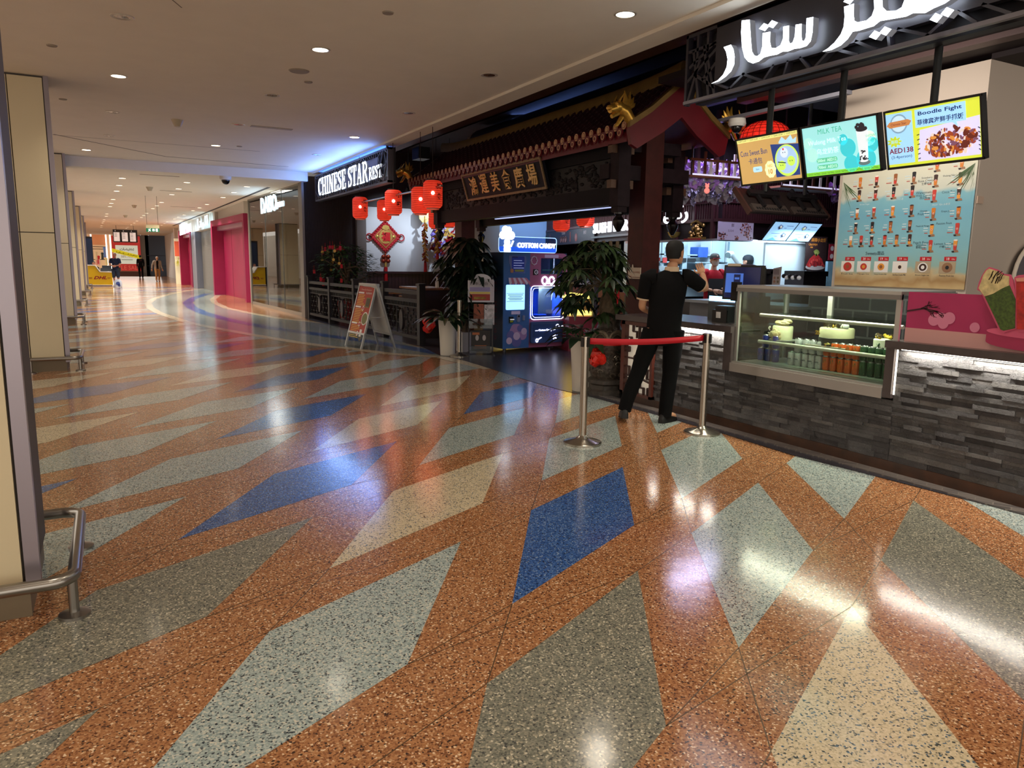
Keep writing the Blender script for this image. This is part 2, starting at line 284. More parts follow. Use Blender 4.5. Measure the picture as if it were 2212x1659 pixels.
# kitchen: opening walls, slats above, white room behind
KX, KY = 8.83, 9.3
b = B(); b.bx(KX, KX + .1, KY, 11.8, 1.98, 4.6, 0); b.bx(KX, KX + .1, KY, 11.8, 0, .95, 2); b.bx(KX + .1, 11.6, KY, KY + .1, 1.98, 4.6, 0); b.bx(KX, 11.6, KY, KY + .1, 0, .95, 2); b.bx(11.05, 13, KY, KY + .1, 0, 4.6, 0)
for i in range(44): b.bx(KX - .03, KX, KY + .05 + i * .056, KY + .075 + i * .056, 2.28, 2.95, 1)
for i in range(66): b.bx(KX + .04 + i * .056, KX + .065 + i * .056, KY - .03, KY, 2.28, 2.95, 1)
b.bx(KX - .05, KX, KY, 11.8, 2.25, 2.3, 1); b.bx(KX, 12.6, KY - .05, KY, 2.25, 2.3, 1); b.bx(KX - .05, KX, KY, 11.8, 2.55, 2.57, 1); b.bx(KX, 12.6, KY - .05, KY, 2.55, 2.57, 1)
for i in range(6): b.bx(KX - .06, KX, KY + .1 + i * .45, KY + .16 + i * .45, 1.98, 4.0, 1)
struct(b, 'wall_kitchen', [M((24, 12, 16), .6), M((62, 30, 32), .5), M((60, 58, 62), .5)], label='dark slatted wall around the kitchen opening')
kw = M((196, 214, 226), .5)
b = B(); b.bx(KX + .1, 12.4, 12.0, 12.1, .9, 2.7, 0); b.bx(KX + .1, KX + .2, 11.7, 12.1, .9, 2.6, 0); b.bx(11.2, 11.3, KY + .1, 12, .9, 2.7, 0); b.bx(KX + .1, 11.3, KY + .1, 12, 2.66, 2.7, 0)
b.bx(10.02, 11.06, KY + .12, KY + .16, .95, 1.98, 0); b.bx(KX, 11.2, KY - .02, KY + .3, .93, .97, 1); b.bx(KX - .02, KX + .02, KY, 11.8, 1.94, 1.98, 1); b.bx(KX, 11.1, KY - .02, KY + .02, 1.94, 1.98, 1)
struct(b, 'wall_kitchen_inner', [kw, M((150, 160, 170), .3, .8)], label='bright white kitchen interior behind the pass')
# white block that carries the drinks menu, grey brick below it
b = B(); b.bx(7.5, 8.9, 4.42, 6.0, 1.3, 3.5, 0); b.bx(7.5, 8.9, 4.42, 4.5, 0, 1.3, 0); b.bx(8.9, 11, 4.42, 4.5, 0, 3.5, 0); b.bx(7.5, 11, -1, 4.42, 3.5, 3.55, 2); b.bx(7.49, 7.62, 4.5, 6.3, 0, 1.3, 1); b.bx(5.6, 12, -2, 7.0, 3.55, 3.62, 2)
struct(b, 'wall_menu', [M((190, 176, 162), .8), bricks((112, 112, 114), (96, 97, 100), (160, 160, 158), .42, .15, .012, .5), M((24, 13, 15), .6, spec=.2)], label='cream wall block behind the counter with grey brick below')
b = B(); b.bx(13.4, 13.6, -6, 20.8, 0, 4.6, 0); b.bx(11, 13.4, -3, -2.9, 0, 4.6, 0)
struct(b, 'wall_back', brown)
b = B()
for i in range(120): b.bx(7.0, 7.03, -2 + i * .076, -1.95 + i * .076, 3.62, 4.55, 0)
b.bx(7.03, 7.06, -2, 7.1, 3.55, 4.55, 1); b.bx(6.9, 7.06, -2, 7.1, 3.5, 3.58, 2)
struct(b, 'trim_2', [M((34, 18, 22), .6), M((20, 12, 16), .7), M((54, 30, 28), .5)], label='dark slatted bulkhead above the menu screens')

# ------------------------------------------------------------ left side columns with stainless edges and bumper rails
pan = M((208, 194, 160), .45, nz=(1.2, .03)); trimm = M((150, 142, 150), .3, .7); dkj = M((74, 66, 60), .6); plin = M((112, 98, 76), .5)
COLS = [(-.335, 3.58), (-.53, 11.67), (-.69, 19.84), (-.79, 27.5), (-.83, 35.3), (-.9, 43.2), (-1.0, 51.2)]; SKEW = .06   # the far edge of each column stands a little farther left
for k, (x, y) in enumerate(COLS):
    top = CZ if y < 20 else LZ; b = B(); w = 1.1; d = .74
    b.bx(x - w, x - .03, y + .03, y + d - .03, .14, top, 0)
    root = struct(b, 'column', dkj, label='%s cream panelled column along the left side' % ORD[k])
    cuts = (x - w, x - w / 2 + .1, x - .06); hz = (.16, 1.84, 2.9 if y < 20 else 2.7, top - .02) if k == 0 else (.16, 1.84, top - .02)
    for i in range(2):
        for a, c in zip(hz, hz[1:]):
            B().bx(cuts[i] + .006, cuts[i + 1] - .006, y, y + .04, a + .006, c - .006).build('panel', pan, root)
            B().bx(cuts[i] + .006, cuts[i + 1] - .006, y + d - .04, y + d, a + .006, c - .006).build('panel', pan, root)
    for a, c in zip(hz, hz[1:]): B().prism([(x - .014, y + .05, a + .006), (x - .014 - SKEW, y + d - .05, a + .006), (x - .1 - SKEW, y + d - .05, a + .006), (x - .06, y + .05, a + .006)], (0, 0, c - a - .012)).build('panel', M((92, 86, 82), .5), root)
    for yy, xo in ((y - .004, 0), (y + d - .045, SKEW)): B().bx(x - .055 - xo, x - xo, yy, yy + .05, .12, top, 0).build('corner_trim', trimm, root)
    B().bx(x - w, x - .045, y + .02, y + d - .02, 0, .16).build('plinth', plin, root)
    if k > 5: continue
    tag_l = 'brushed steel bumper rail around the foot of the %s cream column' % ORD[k]
    r = thing('bumper_rail', tag_l, 'rail', (x + .17, y - .17, 0), 'bumper rails at the column feet'); rr = .027; hx, z = .125, .185
    st = M((150, 146, 140), .28, .95)
    arc = lambda cx, cy, a0, a1: [(cx + .09 * math.cos(math.radians(a0 + (a1 - a0) * t / 6)), cy + .09 * math.sin(math.radians(a0 + (a1 - a0) * t / 6)), z) for t in range(7)]
    B().tube([(x - 1.5, y - hx, z)] + arc(x + hx - .09, y - hx + .09, -90, 0) + arc(x + hx - .09, y + d + hx - .09, 0, 90) + [(x - .6, y + d + hx, z)], rr, 14).build('rail', st, r)
    for px, py in ((x + hx - .01, y - .06), (x + hx - .01, y + d + .06), (x - .45, y - hx)):
        B().cyl((px, py, .01), (px, py, z), .02, n=12).lathe([(0, 0), (.062, 0), (.062, .014), (.03, .022), (0, .022)], (px, py, 0), 18).build('foot', st, r)
greyw = M((150, 150, 158), .5, nz=(2, .03))
b = B(); b.bx(-9.2, -9, -6, 84, 0, 3.9, 0)
for i in range(16): b.bx(-9, -8.96, -5 + i * 5.5, -4.9 + i * 5.5, 0, 3.9, 1)
struct(b, 'wall_left', [M((226, 220, 208), .7), dkj], label='pale wall far across the open side beyond the columns')

# ------------------------------------------------------------ shopfronts on the right, beyond the restaurant
DA, DB = V((4.40, 27.5, 0)), V((4.66, 20.62, 0)); DF = Fr(DA, DB - DA, (0, 0, 1)); DL = (DB - DA).length
b = B(); b.fb(DF, 0, DL, 0, .1, -.12, 0, 0); b.fb(DF, -.02, .04, 0, LZ, -.1, .02, 0); b.fb(DF, DL - .04, DL + .02, 0, LZ, -.1, .02, 0); b.fb(DF, 0, DL, LZ - .04, LZ, -.1, .02, 0)
win = struct(b, 'window_1', M((150, 144, 132), .35, .6), label='tall frameless glass shopfront beside the dark restaurant wall')
B().fb(DF, .04, DL - .04, .1, LZ - .04, -.02, -.008).build('pane', glass((226, 236, 232), 1.0), win)
for a in (DL * .36, DL * .68): B().fb(DF, a - .006, a + .006, .1, LZ - .04, -.03, .002).build('joint', M((90, 96, 96), .3), win)
B().fb(DF, .04, DL - .04, 2.98, 3.04, -.14, -.06).build('transom', M((196, 192, 180), .4), win)
B().fb(DF, DL * .72, DL * .80, .1, LZ, -.9, -.7).build('mullion', M((205, 200, 190), .5), win)
b = B(); b.bx(8.4, 8.5, 20.8, 28, 0, LZ, 0); b.bx(4.7, 8.5, 27.6, 27.7, 0, LZ, 0); b.bx(4.7, 8.5, 20.82, 20.9, 0, LZ + .3, 0); b.bx(4.75, 8.5, 20.85, 27.6, LZ, LZ + .1, 1); b.bx(4.7, 8.4, 20.9, 27.6, 0, .02, 1)
struct(b, 'wall_shop', [M((150, 154, 162), .6), M((190, 184, 176), .6)], label='grey interior walls of the glass fronted shop')
pink = M((158, 26, 76), .55, nz=(1.5, .05)); pinkd = M((150, 18, 66), .5, nz=(1.2, .06))
def portal(n, x0, y0, x1, y1, lab):
    F = Fr((x1, y1, 0), (x0 - x1, y0 - y1, 0), (0, 0, 1)); L = math.hypot(x0 - x1, y0 - y1); b = B()
    b.fb(F, 0, .24, 0, 3.17, -.4, .12); b.fb(F, L - .24, L, 0, 3.17, -.4, .12); b.fb(F, .24, L - .24, 2.93, 3.17, -.4, .12)
    d = struct(b, 'door_%d' % n, pink, label=lab); B().fb(F, .24, L - .24, 0, 2.8, -.38, -.34).build('shutter', pinkd, d); B().fb(F, .24, L - .24, 2.76, 2.93, -.36, -.1).build('shutter_box', M((170, 120, 140), .4), d)
    B().fb(F, L * .30, L * .30 + .03, 0, 2.8, -.34, -.335).build('joint', M((96, 14, 40), .6), d)
portal(1, 4.47, 28.4, 4.15, 35.2, 'crimson pink portal with a closed pink shutter, nearest of the two')
portal(2, 4.16, 44.7, 3.92, 49.1, 'crimson pink portal with a closed pink shutter, farther of the two')
b = B(); b.bx(4.5, 4.7, 27.6, 28.4, 0, LZ, 0); F = Fr((4.1, 44.6, 0), (.12, -9.4, 0), (0, 0, 1)); b.fb(F, 0, 9.4, 2.95, LZ, -.5, 0, 0); b.fb(F, 0, 1.9, 0, 2.95, -.3, .02, 1); b.fb(F, 9.2, 9.5, 0, 2.95, -.3, .02, 0)
b.bx(4.35, 4.6, 28.2, 35.4, 3.17, LZ, 0); b.bx(3.95, 4.5, 44.6, 49.2, 3.17, LZ, 0); b.bx(4.9, 5, 27.6, 56, 0, LZ, 0)
struct(b, 'wall_right', [M((206, 198, 186), .6), M((112, 116, 130), .5)], label='plain shopfront surrounds between the pink portals')
b = B(); b.fb(F, 1.95, 9.15, 0, 2.95, -.32, -.28, 0)
for i in range(36): b.fb(F, 1.95, 9.15, i * .08, i * .08 + .008, -.28, -.272, 1)
struct(b, 'door_3', [M((118, 116, 110), .5), M((100, 98, 94), .5)], label='pale grey roller shutter between the pink portals')
b = B(); b.bx(3.9, 4.6, 49.3, 50.2, 0, LZ, 0); b.bx(4.05, 4.25, 55.5, 56.3, 0, LZ, 1); b.bx(4.6, 4.7, 50, 74, 0, LZ, 0)
struct(b, 'wall_right_far', [M((206, 200, 196), .6), M((216, 206, 204), .6)], label='pale end pier at the far right of the walkway')
EY = 75.0
e = lambda px, py, y=EY: W(px, py, y=y)
def wrect(b, x0, y0, x1, y1, yy, m, t=.2):
    a = e(x0, y1, yy); c = e(x1, y0, yy); return b.bx(a.x, c.x, yy, yy + t, max(0, a.z), c.z, m)
b = B(); wrect(b, 300, 470, 330, 598, EY + .2, 0); wrect(b, 318, 503, 364, 600, EY, 1); wrect(b, 150, 480, 420, 502, EY - .3, 2); wrect(b, 180, 500, 320, 600, EY + 3.2, 3); wrect(b, 300, 503, 319, 600, EY, 4)
for i in range(2): wrect(b, 318, 552 + i * 22, 364, 552.6 + i * 22, EY - .03, 5)
wrect(b, 363, 504, 372, 600, EY - .5, 6); wrect(b, 150, 440, 420, 484, EY + .3, 2)
struct(b, 'wall_end', [greyw, M((66, 80, 100), .35), M((200, 186, 170), .7), M((190, 150, 116), .6), M((128, 130, 128), .3), M((44, 54, 70), .5), M((205, 196, 194), .6)], label='shops closing the far end of the walkway')
# ------------------------------------------------------------ ceiling fixtures
ringm = M((196, 188, 174), .4, .3); bulb = M((255, 240, 214), .5, 0, 9); bulb_far = M((255, 238, 210), .5, 0, 4); steel = M((150, 146, 140), .25, .95); black = M((14, 14, 16), .4)
WARM = (1, .88, .72)
def downlight(lab, cat_group, x, y, z, lit, power=0, bm=None):
    r = thing('downlight', lab, 'ceiling light', (x, y, z), cat_group, local=True)
    if lit:
        B().lathe([(.085, -.003), (.085, -.008), (.104, -.006), (.108, 0)], n=20).build('trim_ring', ringm, r); B().lathe([(0, -.004), (.09, -.004), (.09, -.002), (0, -.002)], n=20).build('diffuser', bm or bulb, r)
        spot((0, 0, -.03), (0, 0, -3), power, WARM if not bm else (1, .93, .84), 125, .8, .09, r)
    else:
        B().lathe([(.07, -.002), (.085, -.008), (.104, -.006), (.108, 0), (.07, 0)], n=20).build('trim_ring', ringm, r)
        B().lathe([(.074, -.003), (.07, .0), (.05, .012), (.0, .015)], n=20).build('reflector', M((120, 112, 100), .2, .9), r); B().lathe([(0, -.004), (.03, -.004), (.034, .0), (0, .004)], (.025, .015, 0), 14).build('lamp', M((40, 34, 30), .3), r)
    return r
NEAR = [('left', .27, 8.48, 0), ('left', .27, 11.15, 1), ('left', .22, 13.87, 0), ('left', .18, 16.51, 0), ('left', -.25, 18.9, 1), ('middle', 2.2, 8.6, 1), ('middle', 2.18, 11.25, 0), ('middle', 2.12, 13.92, 0), ('middle', 2.08, 16.64, 1),
        ('right', 4.35, 5.96, 1), ('right', 4.28, 8.63, 0), ('right', 4.26, 11.39, 0), ('right', 4.19, 14.07, 1), ('right', 4.16, 16.8, 0)]
cnt = {}
for row, x, y, lit in NEAR:
    k = cnt[row] = cnt.get(row, 0) + 1
    downlight('%s recessed downlight, %s from the viewer in the %s row of the near ceiling' % ('glowing' if lit else 'unlit', ORD[k - 1], row), 'recessed downlights in the near ceiling', x, y, CZ, lit, 92)
for x, y in ((.3, 3.2), (2.2, 3.3), (.3, .6), (2.2, .6), (4.4, 3.2), (4.4, .6), (2.2, -2), (4.4, -2)):
    spot((x, y, CZ - .03), (x, y, 0), 70, WARM, 125, .8, .09)  # added unseen spots without fixtures, over and behind the viewer, for the near light
a_ = lambda x, y: (100 + x / 3.687, 260 + y / 3.687)
FAR = dict(left=[(605, 460), (580, 517), (560, 562), (532, 629), (518, 660), (507, 686), (482, 744), (478, 763), (461, 790), (456, 803), (449, 816), (440, 838), (436, 851)],
           middle=[(1120, 494), (1053, 545), (1000, 590), (918, 652), (880, 679), (848, 702), (798, 739), (775, 757), (757, 773), (722, 800), (700, 817), (676, 831), (650, 851), (637, 860)],
           right=[(1597, 527), (1494, 573), (1408, 613), (1280, 669), (1220, 696), (1168, 718), (1097, 752), (1052, 770), (1020, 785), (963, 808), (940, 822), (920, 834)])
for row, L in FAR.items():
    for k, p in enumerate(L):
        q = W(*a_(*p), z=LZ)
        downlight('glowing downlight in the lower ceiling, %s beyond the step in the %s row' % (ORD[k], row), 'downlights in the lower ceiling', q.x, q.y, LZ, 1, 300, bulb_far)
def ceil_dev(name, lab, cat, px, py, z, prof, mat, group=None, n=20):
    q = W(px, py, z=z); return tag(B().lathe(prof, (q.x, q.y, z), n).build(name, mat), lab, cat, group)
grey_p = M((150, 138, 122), .6); wh = M((222, 218, 210), .5)
ceil_dev('ceiling_speaker', 'round flush ceiling speaker past the glowing middle downlight', 'speaker', 646, 153, CZ, [(0, -.012), (.11, -.012), (.125, 0)], grey_p)
for lab, px, py in (('small round sprinkler cover nearest the viewer on the ceiling', 838, 27), ('small round sprinkler cover beside the top of the second column', 112, 98), ('small round sprinkler cover just beyond the ceiling speaker', 666, 177), ('small round sprinkler cover beyond the second column, near the seam', 136, 214),
                    ('small round sprinkler cover right of the fourth glowing middle downlight', 517, 316)):
    ceil_dev('sprinkler_cover', lab, 'sprinkler', px, py, CZ, [(0, -.01), (.05, -.01), (.055, 0)], grey_p, 'sprinkler covers')
for lab, px, py, z in (('cream cone shaped smoke detector between the left and middle rows', 383, 259, CZ), ('small smoke detector in the lower ceiling beside the third left light', 323, 404, LZ), ('small smoke detector in the lower ceiling above the sale poster', 290, 443, LZ), ('small smoke detector in the lower ceiling far above the courier desk', 271, 465, LZ)):
    ceil_dev('smoke_detector', lab, 'smoke detector', px, py, z, [(0, -.11), (.05, -.11), (.085, -.03), (.1, 0)], M((190, 176, 150), .5), 'smoke detectors')
for lab, px, py, z in (('white dome camera under the lower ceiling step', 487, 381, LZ), ):
    q = W(px, py, z=z); r = thing('dome_camera', lab, 'security camera', (q.x, q.y, z))
    B().lathe([(.14, 0), (.14, -.06), (.12, -.09), (0, -.09)], q).build('housing', wh, r); B().ball(q - Z * .1, .1, 16).build('dome', M((12, 12, 16), .1), r)
q = W(587, 276, z=CZ); tag(B().bx(q.x - .35, q.x + .35, q.y - .07, q.y + .07, CZ - .008, CZ, 0).build('air_grille', M((170, 158, 148), .5)), 'long flat air grille in the near ceiling', 'vent')
for x0, y0, n in ((345, 379, 6), (380, 413, 8), (395, 447, 6)):
    q = W(x0, y0, z=LZ); tag(B().bx(q.x - .45, q.x + .45, q.y - .03, q.y + .03, LZ - .006, LZ).build('slot_diffuser', M((120, 100, 80), .5)), 'thin slot air diffuser in the lower ceiling, %s beyond the step' % {6: 'first' if y0 < 400 else 'third', 8: 'second'}[n], 'vent', 'slot diffusers')
# exit sign
r = thing('exit_sign', 'hanging green running man exit sign under the far ceiling', 'sign', W(330, 495, y=28)); F = FY(*W(330, 495, y=28)); hw = .2
B().fb(F, -hw, hw, .03, .14, -.05, 0).build('housing', M((220, 206, 160), .5), r); p = B().fb(F, -hw, hw, -.09, .03, -.05, 0).build('panel', M((10, 96, 60), .5, 0, .6), r)
b = B()
b.disc(F, -.08, .005, .014, .002); b.fb(F, -.12, -.07, -.05, -.02, .001, .003); b.bar(F(-.09, -.02, .002), F(-.14, .0, .002), .014, .002, 0, F.n); b.bar(F(-.1, -.04, .002), F(-.06, -.07, .002), .014, .002, 0, F.n); b.bar(F(-.1, -.04, .002), F(-.14, -.08, .002), .014, .002, 0, F.n)
b.text('⬇', F, .02, -.03, .07); b.fb(F, .09, .15, -.075, .015, .001, .003); b.build('pictogram', E((240, 255, 245), 1.2), p)
B().cyl(F(-.17, .14, -.02), F(-.17, .14, -.02) + Z * (LZ - F(0, .14).z), .006, n=6).cyl(F(.17, .14, -.02), F(.17, .14, -.02) + Z * (LZ - F(0, .14).z), .006, n=6).build('rods', M((120, 110, 90), .4), r)

# ------------------------------------------------------------ lettering helpers
def ribbon(pts, w):
    """closed outline of a stroke along pts, width w (number or list)"""
    w = w if isinstance(w, (list, tuple)) else [w] * len(pts); L, R = [], []
    for i, p in enumerate(pts):
        a = pts[max(0, i - 1)]; c = pts[min(len(pts) - 1, i + 1)]; dx, dy = c[0] - a[0], c[1] - a[1]; l = math.hypot(dx, dy) or 1; nx, ny = -dy / l * w[i] / 2, dx / l * w[i] / 2
        L.append((p[0] + nx, p[1] + ny)); R.append((p[0] - nx, p[1] - ny))
    return L + R[::-1]
def arc2(cx, cy, rx, ry, a0, a1, n=14): return [(cx + rx * math.cos(math.radians(a0 + (a1 - a0) * i / n)), cy + ry * math.sin(math.radians(a0 + (a1 - a0) * i / n))) for i in range(n + 1)]
rc = lambda x0, x1, y0, y1: [(x0, y0), (x1, y0), (x1, y1), (x0, y1)]
def stem(x, t=.19, s=.07): return [rc(x, x + t, 0, 1), rc(x - s, x + t + s, 0, .07), rc(x - s, x + t + s, .93, 1)]
SER = {'H': (.8, stem(.08) + stem(.53) + [rc(.2, .6, .46, .56)]), 'I': (.36, stem(.085)), 'N': (.8, [rc(.1, .2, 0, 1), rc(.6, .7, 0, 1), rc(0, .3, 0, .07), rc(0, .2, .93, 1), rc(.5, .8, .93, 1), [(.1, 1), (.3, 1), (.7, 0), (.52, 0)]]),
       'E': (.62, stem(.08) + [rc(.2, .58, 0, .08), rc(.2, .58, .92, 1), rc(.2, .45, .46, .55), rc(.5, .58, 0, .28), rc(.5, .58, .72, 1), rc(.4, .46, .36, .66)]),
       'T': (.66, [rc(.235, .425, 0, 1), rc(.15, .51, 0, .07), rc(0, .66, .92, 1), rc(0, .08, .7, 1), rc(.58, .66, .7, 1)]),
       'A': (.76, [[(.06, 0), (.16, 0), (.41, 1), (.32, 1)], [(.32, 1), (.46, 1), (.72, 0), (.51, 0)], rc(.2, .56, .28, .36), rc(0, .25, 0, .07), rc(.43, .78, 0, .07)]),
       'R': (.76, stem(.08)[:2] + [rc(.0, .4, .93, 1), ribbon(arc2(.36, .74, .24, .215, 90, -90), .13), rc(.2, .38, .46, .56), [(.34, .5), (.5, .5), (.78, 0), (.58, 0)]]),
       'C': (.66, [ribbon(arc2(.36, .5, .26, .44, 48, 318), [.06, .1, .1, .1, .14, .2, .22, .22, .22, .2, .14, .1, .1, .08, .06]), rc(.55, .62, .66, 1)]),
       'S': (.6, [ribbon([(.5, .78), (.46, .9), (.3, .95), (.14, .88), (.1, .74), (.2, .6), (.38, .48), (.5, .34), (.48, .16), (.32, .05), (.14, .08), (.08, .22)], [.06, .08, .12, .17, .2, .22, .22, .2, .17, .12, .08, .06]), rc(.47, .53, .68, 1), rc(.05, .11, 0, .32)]), '.': (.22, [rc(.04, .2, 0, .16)])}
def serif(b, s, F, a, z0, h, c0, c1, w, m=0, m2=1):
    """slab serif lettering from a to a + w standing on height z0"""
    tot = sum(SER[ch][0] + .04 for ch in s) - .04; k = w / tot; x = a
    for ch in s:
        for pl in SER[ch][1]: b.fp(F, [(x + p * k, z0 + q * h) for p, q in pl], c0, c1, m, m2)
        x += (SER[ch][0] + .04) * k
def cutouts(b, F, a0, a1, b0, b1, c0, c1, n, m, rnd):
    """ice-crack lattice strip: slanted bars between two rails"""
    w = a1 - a0
    for i in range(n):
        t = a0 + w * (i + .5) / n; d = rnd.uniform(-.7, .7) * w / n; b.bar(F(t - d, b0, (c0 + c1) / 2), F(t + d, b1, (c0 + c1) / 2), .022, abs(c1 - c0), m, F.n)
letter = M((232, 244, 255), .4, 0, 3.6); retn = M((150, 155, 165), .5, 0, .25); signm = M((72, 70, 80), .45); signd = M((16, 15, 24), .6)
# CHINESE STAR REST.
sx = 4.9; F = FX(sx, 20.0, 0); r = thing('shop_sign', 'dark lattice framed sign with white glowing serif letters', 'sign', (sx, 17, 3.05)); SW = 20.0 - 14.2
b = B(); b.fb(F, 0, SW, 3.05, 3.09, -.1, .02); b.fb(F, 0, SW, 3.67, 3.71, -.1, .02); b.fb(F, 0, .05, 3.05, 3.71, -.1, .02); b.fb(F, SW - .05, SW, 3.05, 3.71, -.1, .02)
cutouts(b, F, .05, SW - .05, 3.09, 3.17, 0, .02, 44, 0, RN); cutouts(b, F, .05, SW - .05, 3.6, 3.67, 0, .02, 44, 0, RN)
for p, q in (((SW - .7, 3.1), (SW - .3, 3.66)), ((SW - .3, 3.1), (SW - .65, 3.66)), ((SW - .55, 3.35), (SW, 3.42)), ((SW - .25, 3.66), (SW - .05, 3.3)), ((SW - .3, 3.1), (SW, 3.6)), ((SW - .62, 3.1), (SW - .62, 3.66)), ((.05, 3.3), (.4, 3.1))): b.bar(F(*p, .01), F(*q, .01), .03, .02, 0, F.n)
b.build('frame', signm, r); B().fb(F, .0, SW, 3.05, 3.71, -.14, -.1).build('backing', signd, r); B().fb(F, .2, SW - .66, 3.16, 3.61, -.08, -.02).build('panel', M((120, 126, 150), .5), r)
b = B(); ga = lambda px, py: 20.0 - W(px, py, x=sx - .06).y
x0, x1, x2 = ga(683.5, 420), ga(741, 400), ga(746, 395); serif(b, 'CHINESE', F, x0 + .02, 3.17, .43, -.02, .015, x1 - x0 + .05); serif(b, 'STAR', F, x2 + .06, 3.17, .43, -.02, .015, ga(791, 380) - x2 - .1); serif(b, 'REST.', F, ga(791.5, 380) + .02, 3.19, .25, -.02, .015, ga(822, 370) - ga(791.5, 380) - .04)
b.build('lettering', [letter, retn], r)
B().fb(F, .3, .34, 3.71, 3.81, -.1, -.06).fb(F, SW - .34, SW - .3, 3.71, 3.81, -.1, -.06).build('hanger', signm, r); B().fb(F, .3, SW - .3, 3.715, 3.725, -.09, -.06).build('light_strip', M((70, 130, 255), .5, 0, 14), r)
area((4.80, 17.4, 3.45), (3.6, 17.4, 3.81), 62, 5.4, .2, (.12, .3, 1), r)  # blue strip and lamp added to make the glow on the ceiling above
# big Arabic sign
c_ = lambda L: [(1440 + x / 2.8653, y / 2.8653) for x, y in L]
bx_ = 5.06; F = FX(5.2, 6.05, 0); r = thing('arabic_shop_sign', 'large dark sign with white glowing Arabic letters over the counter', 'sign', (5.2, 3, 3.12)); SW = 9.2
b = B(); b.fb(F, 0, SW, 3.11, 3.14, .0, .04, 1); b.fb(F, 0, .03, 3.1, 3.76, -.03, .03); b.fb(F, 0, SW, 3.73, 3.76, -.03, .03); b.fb(F, .42, SW, 3.24, 3.76, -.03, .03)
for p, q in (((.05, 3.14), (.2, 3.5)), ((.05, 3.45), (.42, 3.62)), ((.2, 3.14), (.1, 3.6)), ((.02, 3.32), (.42, 3.55)), ((.12, 3.38), (.42, 3.2)), ((.34, 3.14), (.25, 3.62)), ((.3, 3.5), (.42, 3.14)), ((.16, 3.5), (.16, 3.73)), ((.3, 3.55), (.3, 3.73)), ((.02, 3.6), (.42, 3.6)), ((.24, 3.3), (.42, 3.42))): b.bar(F(*p, 0), F(*q, 0), .03, .05, 0, F.n)
cutouts(b, F, .42, SW, 3.14, 3.25, -.03, .03, 46, 0, RN)
b.build('frame', [M((40, 37, 46), .5), M((96, 92, 98), .4)], r); B().fb(F, .03, SW, 3.12, 3.75, -.2, -.1).build('backing', signd, r)
def glyph(b, pts): 
    P = [W(px, py, x=bx_) for px, py in c_(pts)]; b.prism(P, (.065, 0, 0), 0, 1)
b = B()
glyph(b, [(277, 517), (318, 496), (350, 462), (372, 415), (377, 365), (368, 320), (353, 292), (398, 276), (414, 305), (421, 350), (418, 400), (400, 440), (365, 475), (325, 503)])
glyph(b, [(465, 127), (461, 200), (466, 290), (482, 355), (505, 382), (535, 393), (572, 380), (602, 356), (640, 345), (682, 338), (718, 320), (752, 318), (792, 302), (826, 298), (866, 285), (892, 255), (903, 200), (908, 105), (866, 113), (864, 195), (860, 236), (850, 254), (838, 250), (834, 215), (836, 147), (798, 153), (793, 225), (780, 262), (764, 270), (756, 252), (758, 158), (722, 165), (720, 240), (704, 280), (674, 298), (648, 296), (640, 258), (642, 196), (594, 205), (592, 288), (580, 333), (560, 348), (542, 343), (528, 318), (522, 248), (514, 121)])
for cx, cy, k in ((605, 168, 33), (655, 150, 33), (1291, 217, 38), (1354, 192, 38), (1668, 110, 40), (1738, 75, 42), (1130, 0, 36), (1520, -95, 40)): glyph(b, [(cx - k, cy + k * .3), (cx - k * .1, cy - k * .75), (cx + k, cy - k * .3), (cx + k * .1, cy + k * .75)])
glyph(b, [(1098, 42), (1102, 100), (1096, 165), (1078, 212), (1040, 262), (1000, 298), (965, 320), (1020, 310), (1080, 280), (1122, 240), (1152, 196), (1192, 190), (1235, 176), (1282, 162), (1322, 130), (1400, 117), (1484, 102), (1524, 82), (1602, 80), (1652, 52), (1722, 22), (1765, -8), (1790, -60), (1800, -140), (1740, -135), (1735, -80), (1705, -40), (1650, -10), (1575, -5), (1530, -30), (1522, -90), (1470, -85), (1472, 0), (1455, 45), (1420, 66), (1362, 68), (1338, 45), (1332, -40), (1282, -35), (1285, 55), (1270, 98), (1238, 126), (1182, 138), (1162, 128), (1158, 88), (1160, 22)])
b.build('lettering', [M((232, 244, 255), .4, 0, 7), retn], r)
# shop signs farther down the right side
def glow_sign(lab, rows, x, col, name='shop_sign'):
    q = W(rows[0][1], rows[0][3], x=x); r = thing(name, lab, 'sign', q)
    for t, p0, p1, py, h, bold in rows:
        a, c = W(p0, py, x=x), W(p1, py, x=x); F = FX(x, 0, 0); B().text(t, F, -(a.y + c.y) / 2, (a.z + c.z) / 2, h, 0, -.012, .012, 'c', abs(a.y - c.y), bold).build('lettering', M(col, .4, 0, 3.2), r)
    return r
r = thing('shop_sign', 'white glowing letters on the glass shopfront', 'sign', DF(2.5, 3, .03)); b = B()
def on_plane(F, px, py): d = CR @ V(((px - CX) / FPX, (py - CY) / FPX, 1)); e_ = V((0, 0, EYE)); p = e_ + d * ((F.o - e_).dot(F.n) / d.dot(F.n)); return (p - F.o).dot(F.u), p.z
for t, p0, p1, py, h in (('DAISO', 563.5, 597, 441, .5), ('JAPAN', 598, 613, 443, .2)):
    (a0, z0), (a1, z1) = on_plane(DF, p0, py), on_plane(DF, p1, py); b.text(t, DF, (a0 + a1) / 2, (z0 + z1) / 2, h, 0, .002, .012, w=a1 - a0, bold=.015)
b.build('lettering', M((226, 246, 255), .4, 0, 3.2), r)
glow_sign('white glowing Arabic letters over the grey roller shutter', [('\ufe8e\ufee8\ufe92\ufedf\ufe8d', 426, 449, 482, .55, .02)], 4.0, (206, 240, 255))
